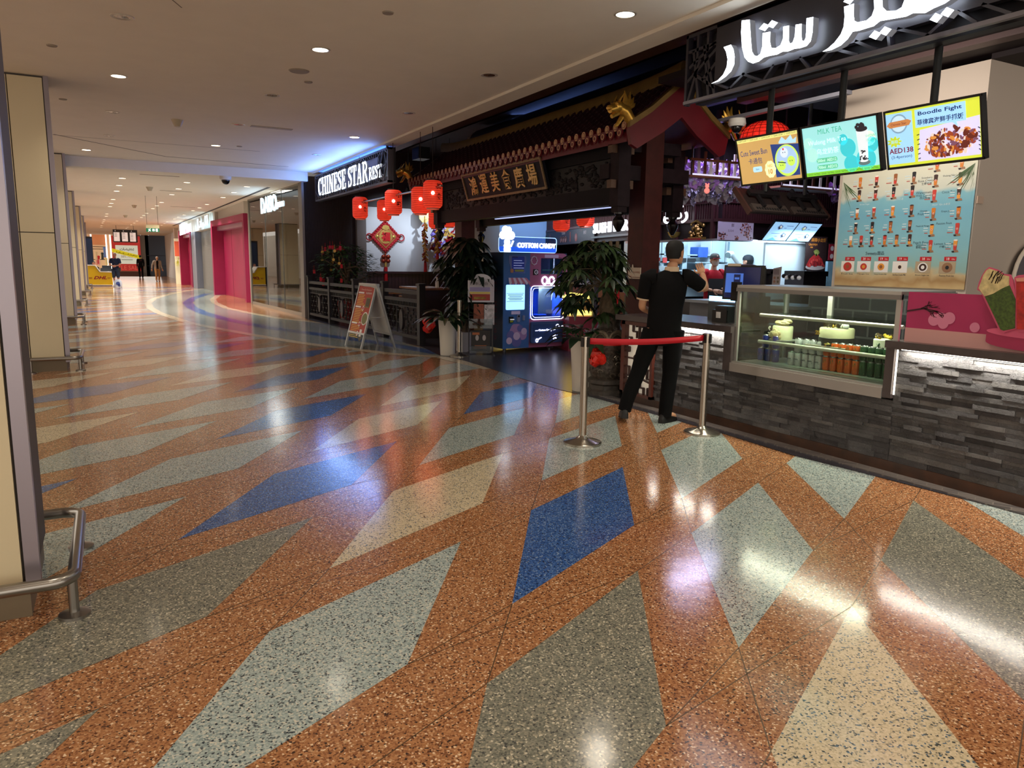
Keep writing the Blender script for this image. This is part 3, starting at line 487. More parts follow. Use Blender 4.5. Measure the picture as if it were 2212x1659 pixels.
glow_sign('white glowing letters over the farther pink portal', [('IIII', 388, 400, 495, .6, .05), ('III', 402, 412, 493, .4, .03)], 3.78, (226, 246, 255))
for y, px in ((24.2, 0), (41, 1), (48, 2)):
    area((4.1 - px * .1, y, 3.2), (3.4 - px * .1, y, 3.58), 9, 3, .15, (.35, .65, 1))
# ------------------------------------------------------------ tiled entrance gate
gold = M((206, 160, 70), .3, .75, nz=(30, .2)); goldm = M((130, 102, 54), .45, .35, nz=(6, .15)); redb = M((96, 14, 26), .4, nz=(5, .1)); tile_m = M((46, 14, 22), .5, nz=(12, .2)); dwood = M((34, 24, 28), .6, nz=(12, .2), spec=.15); rwood = M((66, 28, 24), .5, nz=(8, .2), spec=.25); medal = M((190, 150, 110), .45, .3)
YA, YB, XE, XR, XB_, ZE, ZR = 7.42, 14.75, 5.52, 6.3, 7.06, 3.14, 3.74
g = thing('entrance_gate', 'Chinese entrance gate with dark red tiled roof, gold ridge and dragon heads', 'gate', (6.23, 11, 0))
NT = 42; dy = (YB - YA - .1) / NT
for sx_, xe in ((1, XE), (-1, XB_)):
    b = B(); prof = []
    for i in range(11):                                           # slightly hollow roof slope
        t = i / 10; prof.append((xe + (XR - xe) * t, ZE + (ZR - ZE) * (t ** 1.12)))
    b.add([(x, y, z) for x, z in prof for y in (YA + .05, YB - .05)], [(2 * i, 2 * i + 1, 2 * i + 3, 2 * i + 2) for i in range(10)]); b.add([(x, y, z - .05) for x, z in prof for y in (YA + .05, YB - .05)], [(2 * i, 2 * i + 1, 2 * i + 3, 2 * i + 2) for i in range(10)], 1)
    for k in range(NT + 1):
        y = YA + .05 + k * dy; pts = [V((x, y, z + .02)) for x, z in prof]
        b.tube(pts, .042, 6)
        for i in range(1, 10): b.tube([pts[i] - (pts[i + 1] - pts[i]) * .1, pts[i] + (pts[i + 1] - pts[i]) * .12], .05, 6)
    o = b.build('roof_slope', [tile_m, redb], g)
    if sx_ > 0:
        b = B()
        for k in range(NT + 1):
            y = YA + .05 + k * dy; Fm = FX(xe - .03, y, ZE + .02); b.disc(Fm, 0, 0, .047, .0, 14, 0); b.cyl(Fm(0, 0, -.05), Fm(0, 0, -.001), .05, n=10, m=1); b.disc(Fm, 0, 0, .033, .002, 8, 1); b.disc(Fm, 0, 0, .026, .004, 8, 0)
            if k < NT:
                Fd = FX(xe - .02, y + dy / 2, ZE - .05); b.fp(Fd, [(-.06, .05), (-.05, -.01), (-.025, -.05), (0, -.065), (.025, -.05), (.05, -.01), (.06, .05)], -.01, .012, 1); b.disc(Fd, 0, -.005, .036, .014, 10, 0); b.disc(Fd, 0, -.005, .024, .016, 6, 1)
        b.fb(FX(xe, YB, 0), .05, YB - YA - .05, ZE - .16, ZE - .03, -.03, -.02, 1)
        b.build('eave_tiles', [medal, redb], g)
pts = [V((XR, YA - .05 + (YB - YA + .1) * t, 3.78 + .10 * abs(2 * t - 1) ** 6)) for t in [i / 24 for i in range(25)]]
b = B(); b.ring([[p + V((dx, 0, dz)) for dx, dz in ((-.07, -.08), (.07, -.08), (.07, .04), (.04, .09), (-.04, .09), (-.07, .04))] for p in pts]); b.build('ridge', goldm, g)
for yy, s in ((YA, -1), (YB, 1)):                                  # gable boards with gold edges
    for xe in (XE, XB_):
        k = 1 if xe < XR else -1; b = B()
        top = [(xe - .02 * k, ZE + .02), (xe + .3 * k, ZE + .22), (xe + .55 * k, ZE + .42), (XR, ZR)]; bot = [(XR, ZR - .42), (xe + .5 * k, ZE - .02), (xe + .12 * k, ZE - .24), (xe + .03 * k, ZE - .2)]
        b.prism([(x, yy - .03, z) for x, z in top + bot], (0, .06, 0)); gbo = b.build('gable_board', redb, g)
        B().ring([[V((x, yy, z)) + V((0, dy_, dz)) for dy_, dz in ((-.06, -.03), (.06, -.03), (.06, .04), (-.06, .04))] for x, z in top]).build('gable_edge', goldm, gbo)
        if yy == YB and xe == XB_: continue
        h = B(); c = V((xe - .08 * k, yy, ZE + .1)); D = V((-k, 0, 0))      # dragon head: neck, skull, muzzle, jaw, horn and mane
        h.tube([c - D * .12 - Z * .04, c - D * .02 + Z * .07, c + D * .06 + Z * .1], [.06, .075, .06], 10); h.ball(c + D * .08 + Z * .11, (.085, .07, .07), 12); h.tube([c + D * .1 + Z * .1, c + D * .2 + Z * .065], [.06, .045], 10); h.ball(c + D * .2 + Z * .085, (.035, .05, .032), 8)
        h.tube([c + D * .08 + Z * .04, c + D * .17 - Z * .01], [.035, .025], 8); h.tube([c + D * .02 + Z * .0, c + D * .09 - Z * .1, c + D * .12 - Z * .12], [.03, .022, .008], 8)
        for i, (a, l) in enumerate(((100, .2), (118, .22), (136, .2), (154, .17), (82, .15))):
            d = D * math.cos(math.radians(a)) + Z * math.sin(math.radians(a)); s0 = c + Z * .1 - D * .015 * i; h.tube([s0, s0 + d * l * .6, s0 + d * l + D * .03], [.035, .026, .004], 6)
        for sy in (-.05, .05): h.ball(c + D * .13 + V((0, sy, 0)) + Z * .135, .02, 8); h.tube([c + D * .1 + V((0, sy, 0)) + Z * .16, c + D * .05 + V((0, sy * 1.4, 0)) + Z * .25], [.016, .004], 6)
        h.build('dragon_head', gold, gbo)
carve = M((40, 30, 36), .5, nz=(60, .6), bump=1.0)
for x0 in (5.68, 6.84):                                            # carved beams on both faces
    ya, yb = (7.74, 13.7) if x0 < 6 else (8.08, 14.25)
    b = B(); b.bx(x0, x0 + .14, ya, yb, 2.86, 3.06); b.bx(x0, x0 + .14, ya, yb, 2.28, 2.5); b.build('beam', M((20, 17, 21), .6, nz=(9, .15), spec=.12), g)
    b = B(); b.bx(x0 + .05, x0 + .09, ya, yb, 2.5, 2.86, 0); rn = random.Random(3)
    if x0 < 6:
        for i in range(420):
            y, z = rn.uniform(7.9, 13.4), rn.uniform(2.53, 2.83); b.ball((x0 + .05, y, z), (.02, .03 + rn.random() * .03, .015 + rn.random() * .02), 6, 1)
    b.build('carved_panel', [M((10, 8, 12), .6), M((24, 20, 23), .6, spec=.15)], g)
    for y in (ya - .02, yb - .18):
        b = B(); b.bx(x0 - .06, x0 + .12, y, y + .18, 2.25, 3.05, 0); b.bx(x0 - .04, x0 + .1, y + .02, y + .16, 2.18, 2.25, 0)
        hpo = b.build('hanging_post', dwood, g); B().lathe([(.02, -.16), (.045, -.12), (.075, -.06), (.08, -.02), (.05, .02), (.035, .04), (.06, .06), (.06, .08)], (x0 + .03, y + .09, 2.1), 16).build('finial', M((14, 8, 9), .25), hpo)
        for zb in (2.52, 2.94): B().bx(x0 - .14, x0 + .2, y + .04, y + .13, zb - .05, zb + .05).build('bracket', M((84, 58, 40), .5), g)
for y in (7.8, 13.45): B().bx(6.1, 6.38, y, y + .32, 0, 3.3).build('pillar', rwood, g); 
for y in (7.9, 13.5):
    b = B(); b.bx(5.6, 6.9, y, y + .2, 2.6, 2.78); b.bx(5.75, 6.75, y, y + .2, 2.95, 3.1); b.build('cross_beam', dwood, g)
for i in range(34): y = 7.75 + i * .19; B().bar((5.56, y, 3.06), (6.0, y, 3.42), .06, .06).build('rafter', M((40, 42, 60), .35), g)
B().bx(5.83, 5.86, 8.0, 11.5, 2.262, 2.275).build('light_strip', M((190, 205, 255), .5, 0, .9), g)
# name plaque
F = Fr((5.66, 12.2, 2.6), (0, -1, 0), (-.3, 0, 1)); r = thing('name_plaque', 'black plaque with gold characters hung on the gate front', 'sign', (5.6, 10.8, 2.6)); PW = 2.72
B().fb(F, 0, PW, 0, .46, -.05, 0).build('board', M((16, 16, 28), .6, spec=.2), r)
b = B(); w = .035; b.fb(F, 0, PW, 0, w, 0, .02); b.fb(F, 0, PW, .46 - w, .46, 0, .02); b.fb(F, 0, w, w, .46 - w, 0, .02); b.fb(F, PW - w, PW, w, .46 - w, 0, .02); b.build('frame', M((120, 98, 66), .5, .3, nz=(70, .4)), r)
b = B()
for i, ch in enumerate('鴻運美食廣場'): b.text(ch, F, .38 + i * .4, .232 + RN.uniform(-.01, .01), .31, 0, .004, .012, w=.27, bold=.012)
b.build('lettering', M((206, 168, 98), .4, .2), r)

# ------------------------------------------------------------ red lanterns
redl = M((228, 58, 36), .6, 0, .62, nz=(14, .12)); dred = M((110, 8, 8), .6); inkm = M((70, 6, 10), .6, 0, .1); bulbw = M((255, 238, 214), .5, 0, 9)
def lantern(lab, c, h=.46, rad=.165, grp='red paper lanterns', text='福', lamp=1.6):
    c = V(c); r = thing('paper_lantern', lab, 'lantern', c, grp); k = h / 2
    prof = [(rad * .62, -k), (rad * .8, -k * .94), (rad * .97, -k * .8), (rad, -k * .6), (rad, k * .6), (rad * .97, k * .8), (rad * .8, k * .94), (rad * .62, k)]
    b = B(); b.lathe(prof, c, 22); v = b.build('shade', redl, r)
    b = B(); n = 13
    for i in range(1, n): z = -k + h * i / n; rr = rad * (1.012 if abs(z) < k * .7 else .93); b.lathe([(rr, z - .003), (rr + .004, z), (rr, z + .003)], c, 22)
    b.build('hoops', M((150, 14, 12), .6, 0, .2), v)
    B().cyl(c + Z * (k + .02), V((c.x, c.y, 3.80 if c.x < 5.15 else 4.56)), .006, n=5).build('cord', M((30, 12, 12), .6), r); B().lathe([(rad * .6, -k - .02), (rad * .66, -k - .02), (rad * .66, -k + .01), (rad * .6, -k + .01)], c, 18).build('bottom_rim', M((200, 120, 110), .5), r); B().lathe([(0, k + .02), (rad * .66, k + .02), (rad * .66, k - .01), (0, k - .01)], c, 18).build('top_cap', M((20, 8, 8), .5), r)
    d = (V((0, 0, EYE)) - c); d.z = 0; d.normalize(); B().ball(c + d * (rad + .004) + Z * .01, .03, 10).build('bulb_glow', bulbw, v)
    u = V((-d.y, d.x, 0)); Fl = Fr(c + u * 0, u, Z); b = B()
    for i, ch in enumerate(text):
        z = k * .55 - i * h * .36; A = u * math.sin(.62) * rad + d * math.cos(.62) * rad
        Fs = Fr(c + A * 1.04, (u * math.cos(.62) - d * math.sin(.62)), Z); b.text(ch, Fs, 0, z, .1, 0, .004, .004, bold=.02)
    b.build('lettering', inkm, v)
    l = bpy.data.lights.new('lamp', 'POINT'); l.energy = lamp; l.color = (1, .25, .12); l.shadow_soft_size = rad; o = bpy.data.objects.new('lamp', l); COL.objects.link(o); o.location = c - Z * (k + .12); o.parent = r; o.matrix_parent_inverse = PINV[r.name]
    return r
LX = 4.95
for lab, px, py, x in (('leftmost red paper lantern hanging below the white lettering sign', 778, 449, LX), ('red paper lantern half hidden behind the second one, above the fu charm', 830, 454, 5.75), ('red paper lantern in front, second from the left under the rod', 850, 437, LX),
                       ('red paper lantern above the gold firecracker string, right of the fu charm', 908.5, 433, LX), ('highest red paper lantern cut by the left gate post', 935, 420, LX), ('small red paper lantern low behind the gate post, left of the finial', 942, 470, 6.4), ('small red paper lantern low behind the gate post, right of the finial', 971, 470, 7.6)):
    c = W(px, py, x=x); lantern(lab, c, .46, .165, 'red paper lanterns over the railing', '小吃' if px == 850 else '美食')
for lab, px, py, x in (('red paper lantern inside the restaurant beneath the purple parasol', 1213, 474, 8.3), ('red paper lantern inside the restaurant beneath the pale parasol', 1265, 463, 8.3)): lantern(lab, W(px, py, x=x), .46, .175, 'red paper lanterns inside', '美食')
tag(B().cyl((LX, 16.4, 2.80), (LX, 11.7, 2.78), .018, n=8).build('lantern_rod', steel), 'thin metal rod carrying the red lanterns', 'rod')
c = W(1653, 300, x=7.6); r = thing('round_lantern', 'large round red lantern peeking over the left menu screen', 'lantern', c); B().lathe([(.3 * math.sin(PI * i / 14) + .02, -.22 * math.cos(PI * i / 14)) for i in range(15)], c, 28).build('shade', M((220, 40, 26), .6, 0, .8, nz=(30, .3)), r)
b = B()
for i in range(2, 13): b.lathe([(.3 * math.sin(PI * i / 14) + .024, -.22 * math.cos(PI * i / 14) - .003), (.3 * math.sin(PI * i / 14) + .03, -.22 * math.cos(PI * i / 14)), (.3 * math.sin(PI * i / 14) + .024, -.22 * math.cos(PI * i / 14) + .003)], c, 28)
for i in range(24): a = 2 * PI * i / 24; b.tube([c + V((math.cos(a) * (.3 * math.sin(PI * j / 10) + .025), math.sin(a) * (.3 * math.sin(PI * j / 10) + .025), -.22 * math.cos(PI * j / 10))) for j in range(1, 10)], .004, 4)
b.build('hoops', M((110, 14, 10), .6, 0, .2), r)
# track lights that wash the white wall
for i, (x, y, w, ty) in enumerate(((7.05, 18.9, 130, 20.6), (8.5, 18.6, 220, 20.7), (9.4, 14.9, 160, 17.0))):
    r = thing('track_light', 'small black track light washing the %s' % ('left white wall panel', 'right white wall panel', 'blue lit white wall')[i], 'spotlight', (x, y, 3.5)); B().cyl((x, y, 3.45), (x, y + .12, 3.32), .05, .06, 14).build('head', black, r); B().cyl((x, y, 3.45), (x, y, 4.56), .012, n=6).build('stem', black, r)
    spot((x, y + .13, 3.3), (x, ty, 2.4 if i < 2 else 2.3), w, (.75, .88, 1) if i < 2 else (.35, .6, 1), 75, .9, .05, r)
c = W(907, 332, x=6.0); r = thing('speaker_box', 'small black speaker box hung left of the gate ridge', 'speaker', c); B().fb(FX(*c), -.2, .2, -.12, .12, -.15, .1).build('cabinet', black, r); B().cyl(c, V((c.x, c.y, 4.56)), .012, n=6).build('bracket', black, r); B().fb(FX(*c), -.16, .16, -.09, .06, .1, .105).build('grille', M((30, 30, 34), .6), r)

# ------------------------------------------------------------ wall charms
redc = M((176, 16, 30), .6, nz=(40, .2)); goldc = M((206, 170, 92), .35, .5, nz=(30, .2))
o = W(834, 511, y=20.5); F = FY(o.x, 20.58, o.z); r = thing('fu_charm', 'diamond shaped red and gold fu charm with tassel on the white wall', 'charm', (o.x, 20.58, o.z - 1))
b = B(); h = .42; b.fp(F, [(-h, 0), (0, -h), (h, 0), (0, h)], 0, .03, 0)
for i in range(9):
    for s1 in (1, -1):
        for s2 in (1, -1): t = i / 8; b.ball(F(s1 * h * t, s2 * h * (1 - t), .02), .042, 8, 0)
for s in (1, -1): b.tube([F(s * (h + .05 + .09 * math.cos(a)), -.02 - .09 * math.sin(a), .02) for a in [2 * PI * i / 12 for i in range(12)]], .018, 6, 0, True)
b.build('knot_diamond', redc, r)
b = B(); b.fp(F, [(-.31, 0), (-.27, -.06), (0, -.32), (.27, -.06), (.31, 0), (.27, .06), (0, .32), (-.27, .06)], .03, .045, 0); b.fp(F, [(p * .9, q * .9) for p, q in ((-.31, 0), (-.27, -.06), (0, -.32), (.27, -.06), (.31, 0), (.27, .06), (0, .32), (-.27, .06))], .045, .05, 1); b.disc(F, 0, 0, .2, .055, 24, 0); b.fp(F, [(-.12, .22), (-.08, .3), (0, .32), (.08, .3), (.12, .22), (0, .17)], .04, .07, 0)
for s in (1, -1): b.ball(F(s * .24, 0, .05), (.05, .02, .05), 8, 0)
b.build('gold_plate', [goldc, redc], r); B().text('福', F, 0, 0, .26, 0, .058, .012, bold=.04).build('lettering', M((206, 14, 24), .5), r)
b = B(); b.cyl(F(0, -h, .02), F(0, -.66, .02), .02, n=8)
for s in (1, -1):
    for z in (-.56, -.68): b.ball(F(s * .07, z, .04), (.07, .05, .06), 10)
b.build('gourd_knot', M((150, 60, 40), .3, .6), r); B().cyl(F(0, -.72, .02), F(0, -.84, .02), .035, n=10).build('tassel_cap', goldc, r); B().lathe([(.05, -.86), (.055, -1.3), (.0, -1.3)], F(0, 0, .02), 14).lathe([(0, -.84), (.05, -.86)], F(0, 0, .02), 14).build('tassel', M((190, 8, 22), .6), r)
def firecracker(lab, px0, py0, px1, py1, y, disc):
    p, q = W(px0, py0, y=y), W(px1, py1, y=y); r = thing('firecracker_string', lab, 'charm', p, 'firecracker strings'); L = (p - q).z; b = B()
    if disc: Fd = FY(p.x, y, p.z); B().fp(Fd, [(.17 * math.cos(PI * i / 4 + .4), .19 * math.sin(PI * i / 4 + .4)) for i in range(8)], -.04, 0).text('吉', Fd, 0, 0, .2, 0, .002, .01, bold=.03).build('disc', M((214, 196, 130), .3, .4, nz=(16, .3)), r)
    rn = random.Random(px0); b = B()
    for i in range(40):
        t = i / 40; c = p + (q - p) * (.12 + t * .68); a = rn.random() * 6.3; d = V((math.cos(a), math.sin(a), -.9)); b.cyl(c, c + d * .085, .026, n=7, m=i % 2)
    b.cyl(p, p + (q - p) * .8, .02, n=6); b.build('crackers', [M((190, 140, 60), .35, .5), M((140, 50, 24), .45, .2)], r)
    B().cyl(p + (q - p) * .8, q, .035, .05, 10).build('tassel', M((190, 8, 22), .6), r)
firecracker('long gold firecracker string below a round gold disc', 917, 467, 919, 587, 20.3, True); firecracker('shorter firecracker string behind the hanging gate finial', 944.5, 486, 945, 561, 19.6, False)
# colourful festive fan behind the plant
o = W(958, 520, y=19.9); r = thing('dragon_ornament', 'crumpled purple, red and gold festive ornament behind the tall plant', 'ornament', o); rn = random.Random(5)
for m_, n in (((150, 130, 230), 26), ((150, 30, 40), 26), ((200, 160, 80), 20)):
    b = B()
    for i in range(n):
        t = rn.random(); c = o + V(((t - .45) * .75, rn.uniform(-.08, .08), rn.uniform(-.5, .42) * (1 - .3 * t))); 
        if m_[2] == 230: c.x = o.x - .3 + rn.random() * .3
        a = rn.uniform(-.5, .9); d = V((math.cos(a), .1, math.sin(a))); b.ring([[c + d * (k * .06) + V((0, s * .03, .03 * math.sin(k * 2 + i) + s2 * .028)) for s, s2 in ((-1, -1), (1, -1), (1, 1), (-1, 1))] for k in range(-2, 3)])
    b.build('ribbon', M(m_, .3, .4, nz=(20, .3)), r)
# ------------------------------------------------------------ railing, notice board, plants and the vending machine at the entrance
fm = M((24, 20, 25), .55, nz=(10, .2)); fdk = M((24, 20, 24), .5)
FA, FB = V((4.66, 20.2, 0)), V((4.98, 12.9, 0)); F = Fr(FA, FB - FA, (0, 0, 1)); FLn = (FB - FA).length; r = thing('railing', 'dark lattice railing with oval medallions in front of the restaurant', 'railing', (4.8, 16.5, 0))
for k in range(5):
    a = FLn * k / 4; B().fb(F, a - .06, a + .06, 0, 1.1, -.12, 0).fb(F, a - .075, a + .075, 1.1, 1.14, -.135, .015).build('post', fm if k < 4 else M((24, 20, 25), .45), r)
for k in range(4):
    a0, a1 = FLn * k / 4 + .06, FLn * (k + 1) / 4 - .06; m = (a0 + a1) / 2
    b = B(); b.fb(F, a0, a1, .93, 1.0, -.1, -.02); b.fb(F, a0, a1, .78, .84, -.1, -.02); b.fb(F, a0, a1, .1, .16, -.1, -.02); b.fb(F, a0, a1, .68, .70, -.08, -.04); b.build('rail', fm, r)
    b = B(); n = 22
    for i in range(n): x = a0 + (a1 - a0) * (i + .5) / n; b.fb(F, x - .014, x + .014, .7, .78, -.07, -.05)
    for z in (.24, .36, .48, .6):
        for i in range(7):
            x = a0 + (a1 - a0) * (i + .5 + (.25 if z in (.36, .6) else -.25)) / 7
            if abs(x - m) < .16: continue
            b.fb(F, x - .09, x + .06, z - .008, z + .008, -.07, -.05); b.fb(F, x - .008, x + .008, z - .06, z + .06, -.07, -.05)
    for x in (a0 + .02, a1 - .02, m - .26, m + .26): b.fb(F, x - .012, x + .012, .16, .68, -.07, -.05)
    lat = b.build('lattice', M((16, 13, 16), .6), r)
    b = B(); b.fp(F, [(m + .09 * math.cos(2 * PI * i / 16), .42 + .2 * math.sin(2 * PI * i / 16)) for i in range(16)], -.08, -.03); b.fb(F, m - .14, m + .14, .655, .67, -.07, -.05); b.fb(F, m - .14, m + .14, .17, .185, -.07, -.05); b.fb(F, m - .01, m + .01, .16, .68, -.07, -.05); b.build('medallion', M((46, 40, 44), .5), lat)
# wishing tree with red packets
def leaf(b, p, d, L, w, droop=.5, m=0, n=4):
    p = V(p); d = V(d).normalized(); s = d.cross(Z); s = s.normalized() if s.length > .05 else V((1, 0, 0)); L_, R_, C_ = [], [], []; up_ = s.cross(d)
    for i in range(n + 1):
        t = i / n; c = p + d * L * t - Z * droop * L * t * t; ww = w * math.sin(PI * (.06 + .9 * t) ** .8) * .5; C_.append(c - up_ * ww * .25); L_.append(c + s * ww); R_.append(c - s * ww)
    k = len(C_); b.add(L_ + C_ + R_, [(i, i + 1, k + i + 1, k + i) for i in range(k - 1)] + [(k + i, k + i + 1, 2 * k + i + 1, 2 * k + i) for i in range(k - 1)], m)
lg = M((24, 44, 26), .42, nz=(9, .4)); lg2 = M((32, 56, 28), .4, nz=(9, .4)); bark = M((88, 74, 56), .8, nz=(24, .4), bump=.5); potw = M((206, 200, 188), .35); soil = M((40, 28, 20), .9)
o = V((5.55, 19.6, 0)); r = thing('wishing_tree', 'leafy tree hung with red packets and gold discs behind the railing', 'tree', o); rn = random.Random(8)
b = B(); b.tube([o, o + Z * 1.0, o + V((.1, 0, 1.5))], [.07, .055, .03], 8)
for i in range(9): a = i * .7; e2 = o + V((math.cos(a) * .62, math.sin(a) * .5, 1.15 + .11 * (i % 7))); b.tube([o + Z * (.7 + .08 * i), (o + Z * (.9 + .08 * i) + e2) / 2, e2], [.03, .02, .008], 6)
b.build('trunk', bark, r); b = B()
for i in range(760):
    a, u = rn.random() * 2 * PI, rn.uniform(-.9, 1); c = o + V((math.cos(a) * .88 * math.sqrt(max(.05, 1 - u * u)) * rn.uniform(.5, 1), math.sin(a) * .7 * math.sqrt(max(.05, 1 - u * u)) * rn.uniform(.5, 1), 1.38 + u * .58)); leaf(b, c, (math.cos(a), math.sin(a), rn.uniform(-.3, .6)), .13, .07, .3, rn.randint(0, 1), 3)
b.build('foliage', [M((52, 84, 44), .45, nz=(9, .4)), M((66, 100, 50), .4)], r); B().lathe([(.0, 0), (.2, 0), (.27, .5), (.24, .5), (.0, .46)], o, 18).build('pot', M((120, 30, 30), .4), r)
pk = M((206, 22, 40), .5); pg = M((226, 190, 96), .35, .3)
for i in range(22):
    a, u = PI + rn.uniform(-1.5, 1.3), rn.uniform(-.85, .9); c = o + V((math.cos(a) * .92 * math.sqrt(1 - u * u), math.sin(a) * .8 * math.sqrt(1 - u * u), 1.36 + u * .58)); Fp = FY(*c)
    if i % 3 == 0: B().disc(Fp, 0, 0, .038, .02, 12).cyl(Fp(0, .05, .02), Fp(0, .16, 0), .004, n=5).build('gold_disc', pg, r)
    elif i == 4: B().ball(c, (.13, .08, .1), 12).build('red_flower', pk, r)
    else: B().fb(Fp, -.03, .03, -.05, .05, 0, .012).cyl(Fp(0, .07, 0), Fp(0, .16, 0), .004, n=5).build('red_packet', M((216, 30, 70), .5) if i % 4 == 1 else pk, r)
# A-frame menu board
A1, A2, B1, B2 = (W(*p, z=0) for p in ((746, 746), (816, 743), (781, 755), (854, 753))); h = 1.12
alu = M((170, 172, 172), .3, .8); ta, tb = (A1 + A2) / 2 + Z * h, (B1 + B2) / 2 + Z * h; r = thing('menu_board', 'folding A-frame pavement board with a red printed menu', 'sandwich board', (A1 + B2) / 2)
def board(p, q, tp, tq, nm, face, back, front):
    u = (q - p); Fb = Fr(p, u, (tp - p) - u.normalized() * (tp - p).dot(u.normalized())); w = u.length; H = (tp - p).length; b = B(); b.fb(Fb, 0, .035, 0, H, -.015, .015); b.fb(Fb, w - .035, w, 0, H, -.015, .015); b.fb(Fb, 0, w, H - .035, H, -.018, .018); b.fb(Fb, 0, w, .25, .285, -.018, .018); o = b.build('frame', alu, r)
    B().fb(Fb, .03, w - .03, .28, H - .03, -.006, .006).build(nm, face, r); return Fb, w, H
Fb, w, H = board(A1, B1, ta, tb, 'menu_panel', M((176, 52, 36), .5, nz=(3, .06)), 0, 1)
b = B(); yl = M((236, 196, 70), .5); b.text('Chinese Star Restaurant', Fb, w / 2, H - .1, .03, 0, .009, w=w - .3); rn = random.Random(4)
for z0, n in ((H - .2, 7), (H - .46, 9), (H - .76, 8)):
    b.fb(Fb, .06, .3, z0 + .025, z0 + .055, .006, .009, 1)
    for i in range(n): b.fb(Fb, .07, .07 + rn.uniform(.25, .42), z0 - .03 * i - .006, z0 - .03 * i + .004, .006, .009, 2)
b.text('鸿运美食城', Fb, w * .68, H - .16, .035, 1, .009, w=.25)
b.disc(Fb, w - .17, H - .62, .13, .009, 20, 1, .12); b.disc(Fb, w - .17, H - .62, .11, .012, 20, 3, .1); b.fb(Fb, w - .28, w - .1, H - .42, H - .24, .006, .01, 3); b.fb(Fb, w - .26, w - .12, H - .4, H - .26, .01, .012, 4); b.fb(Fb, w - .25, w - .16, H - .95, H - .82, .006, .01, 1); b.disc(Fb, w - .17, H - .97, .06, .009, 14, 4)
for z in (H - .44, H - .73, H - .9): b.disc(Fb, w - .33, z, .045, .012, 14, 1); b.disc(Fb, w - .33, z, .03, .014, 10, 5)
b.build('print', [M((250, 210, 190), .5), M((240, 236, 230), .5), yl, M((120, 118, 60), .5), M((72, 60, 34), .5), M((200, 60, 60), .5)], r)
board(A2, B2, ta, tb, 'blank_panel', M((204, 204, 200), .5), 0, 0); B().bar((ta + A1 * 0 + A2) / 2 * 1, (ta + A1) / 2, .02, .004).bar((tb + B2) / 2, (tb + B1) / 2, .02, .004).build('hinge_stay', steel, r); B().bar(ta, tb, .07, .04).build('top_bar', alu, r)

def palmate(b, o, n, rad, zc, zr, L, wd, rn, stems=None, src=None, m=2):
    """palmate leaves on thin stalks spread through an ellipsoid"""
    for i in range(n):
        a = rn.random() * 2 * PI; u = rn.uniform(-1, 1); k = rad * math.sqrt(max(.1, 1 - u * u)) * rn.uniform(.45, 1); c = V(o) + V((math.cos(a) * k, math.sin(a) * k, zc + u * zr)); out = V((math.cos(a), math.sin(a), -.15))
        if stems: s = V(src) if src else V(o) + Z * (zc - zr * .6); stems.tube([s, (s + c) / 2 + Z * .12, c], [.007, .005, .003], 4)
        for j in range(6): t = a + (j - 2.5) * .62; leaf(b, c, (math.cos(t), math.sin(t), rn.uniform(-.5, .1)), L * rn.uniform(.7, 1.1), wd, .55, rn.randint(0, m - 1))
def pot(r, o, h, r0, r1, mat=potw):
    po = B().lathe([(0, 0), (r0, 0), (r0 * 1.03, .02), (r0 * .55 + r1 * .45, h * .5), (r1, h - .02), (r1, h), (r1 - .02, h), (r1 - .02, h - .05), (0, h - .06)], o, 26).build('pot', mat, r); B().lathe([(0, h - .03), (r1 - .03, h - .03), (0, h - .04)], o, 16).build('soil', soil, po)
def broad_plant(lab, o, h, r0, r1, n, L, seed, wd=.09, name='potted_plant'):
    r = thing(name, lab, 'potted plant', o); pot(r, V(o), h, r0, r1); rn = random.Random(seed); b = B(); s = B()
    for i in range(n):
        a = rn.random() * 2 * PI; el = rn.uniform(.15, 1.2); st = V(o) + Z * (h - .03) + V((math.cos(a), math.sin(a), 0)) * .04; md = st + V((math.cos(a) * math.cos(el), math.sin(a) * math.cos(el), math.sin(el))) * L * .45; s.tube([st, md], [.008, .004], 5); leaf(b, md, (math.cos(a), math.sin(a), math.sin(el) * .5), L * rn.uniform(.7, 1), wd * rn.uniform(.8, 1.2), .5, rn.randint(0, 1), 5)
    b.build('foliage', [lg, lg2], r); s.build('stalks', M((60, 84, 44), .5), r); return r
broad_plant('tall white pot with dark drooping leaves beside the far steel post', W(966, 769, z=0) + V((.06, .12, 0)), .58, .12, .155, 30, .42, 2, .1)
broad_plant('cream tapered pot with broad green leaves behind the belt barrier post', W(1256, 848, z=0) + V((.1, .12, 0)), .62, .13, .17, 34, .42, 3, .13)
o = W(1013, 764, z=0) + V((.1, .2, 0)); r = thing('money_tree', 'tall dark money tree in a square white planter left of the leaflet stand', 'potted plant', o); Fq = FY(*o)
B().fb(Fq, -.13, .13, 0, .34, -.26, 0).build('planter', M((190, 188, 186), .4), r); rn = random.Random(21); b, s = B(), B()
for i in range(5): a = i * 1.26; s.tube([o + V((math.cos(a) * .05, .13 + math.sin(a) * .05, .3)), o + V((math.cos(a + 1) * .05, .13 + math.sin(a + 1) * .05, .9)), o + V((math.cos(a + 2) * .04, .13 + math.sin(a + 2) * .04, 1.45))], .03, 7)
palmate(b, o + V((0, .13, 0)), 74, .42, 1.62, .34, .3, .1, rn, s, o + V((0, .13, 1.4))); palmate(b, o + V((-.05, .1, 0)), 40, .3, 1.0, .34, .24, .08, rn, s, o + V((0, .13, 1.0))); palmate(b, o + V((-.42, .1, 0)), 2, .05, 1.33, .03, .16, .05, rn, s, o + V((0, .13, 1.2)))
s.build('trunk', bark, r); b.build('foliage', [M((17, 32, 22), .45, nz=(9, .4)), M((22, 40, 24), .45, nz=(9, .4))], r)
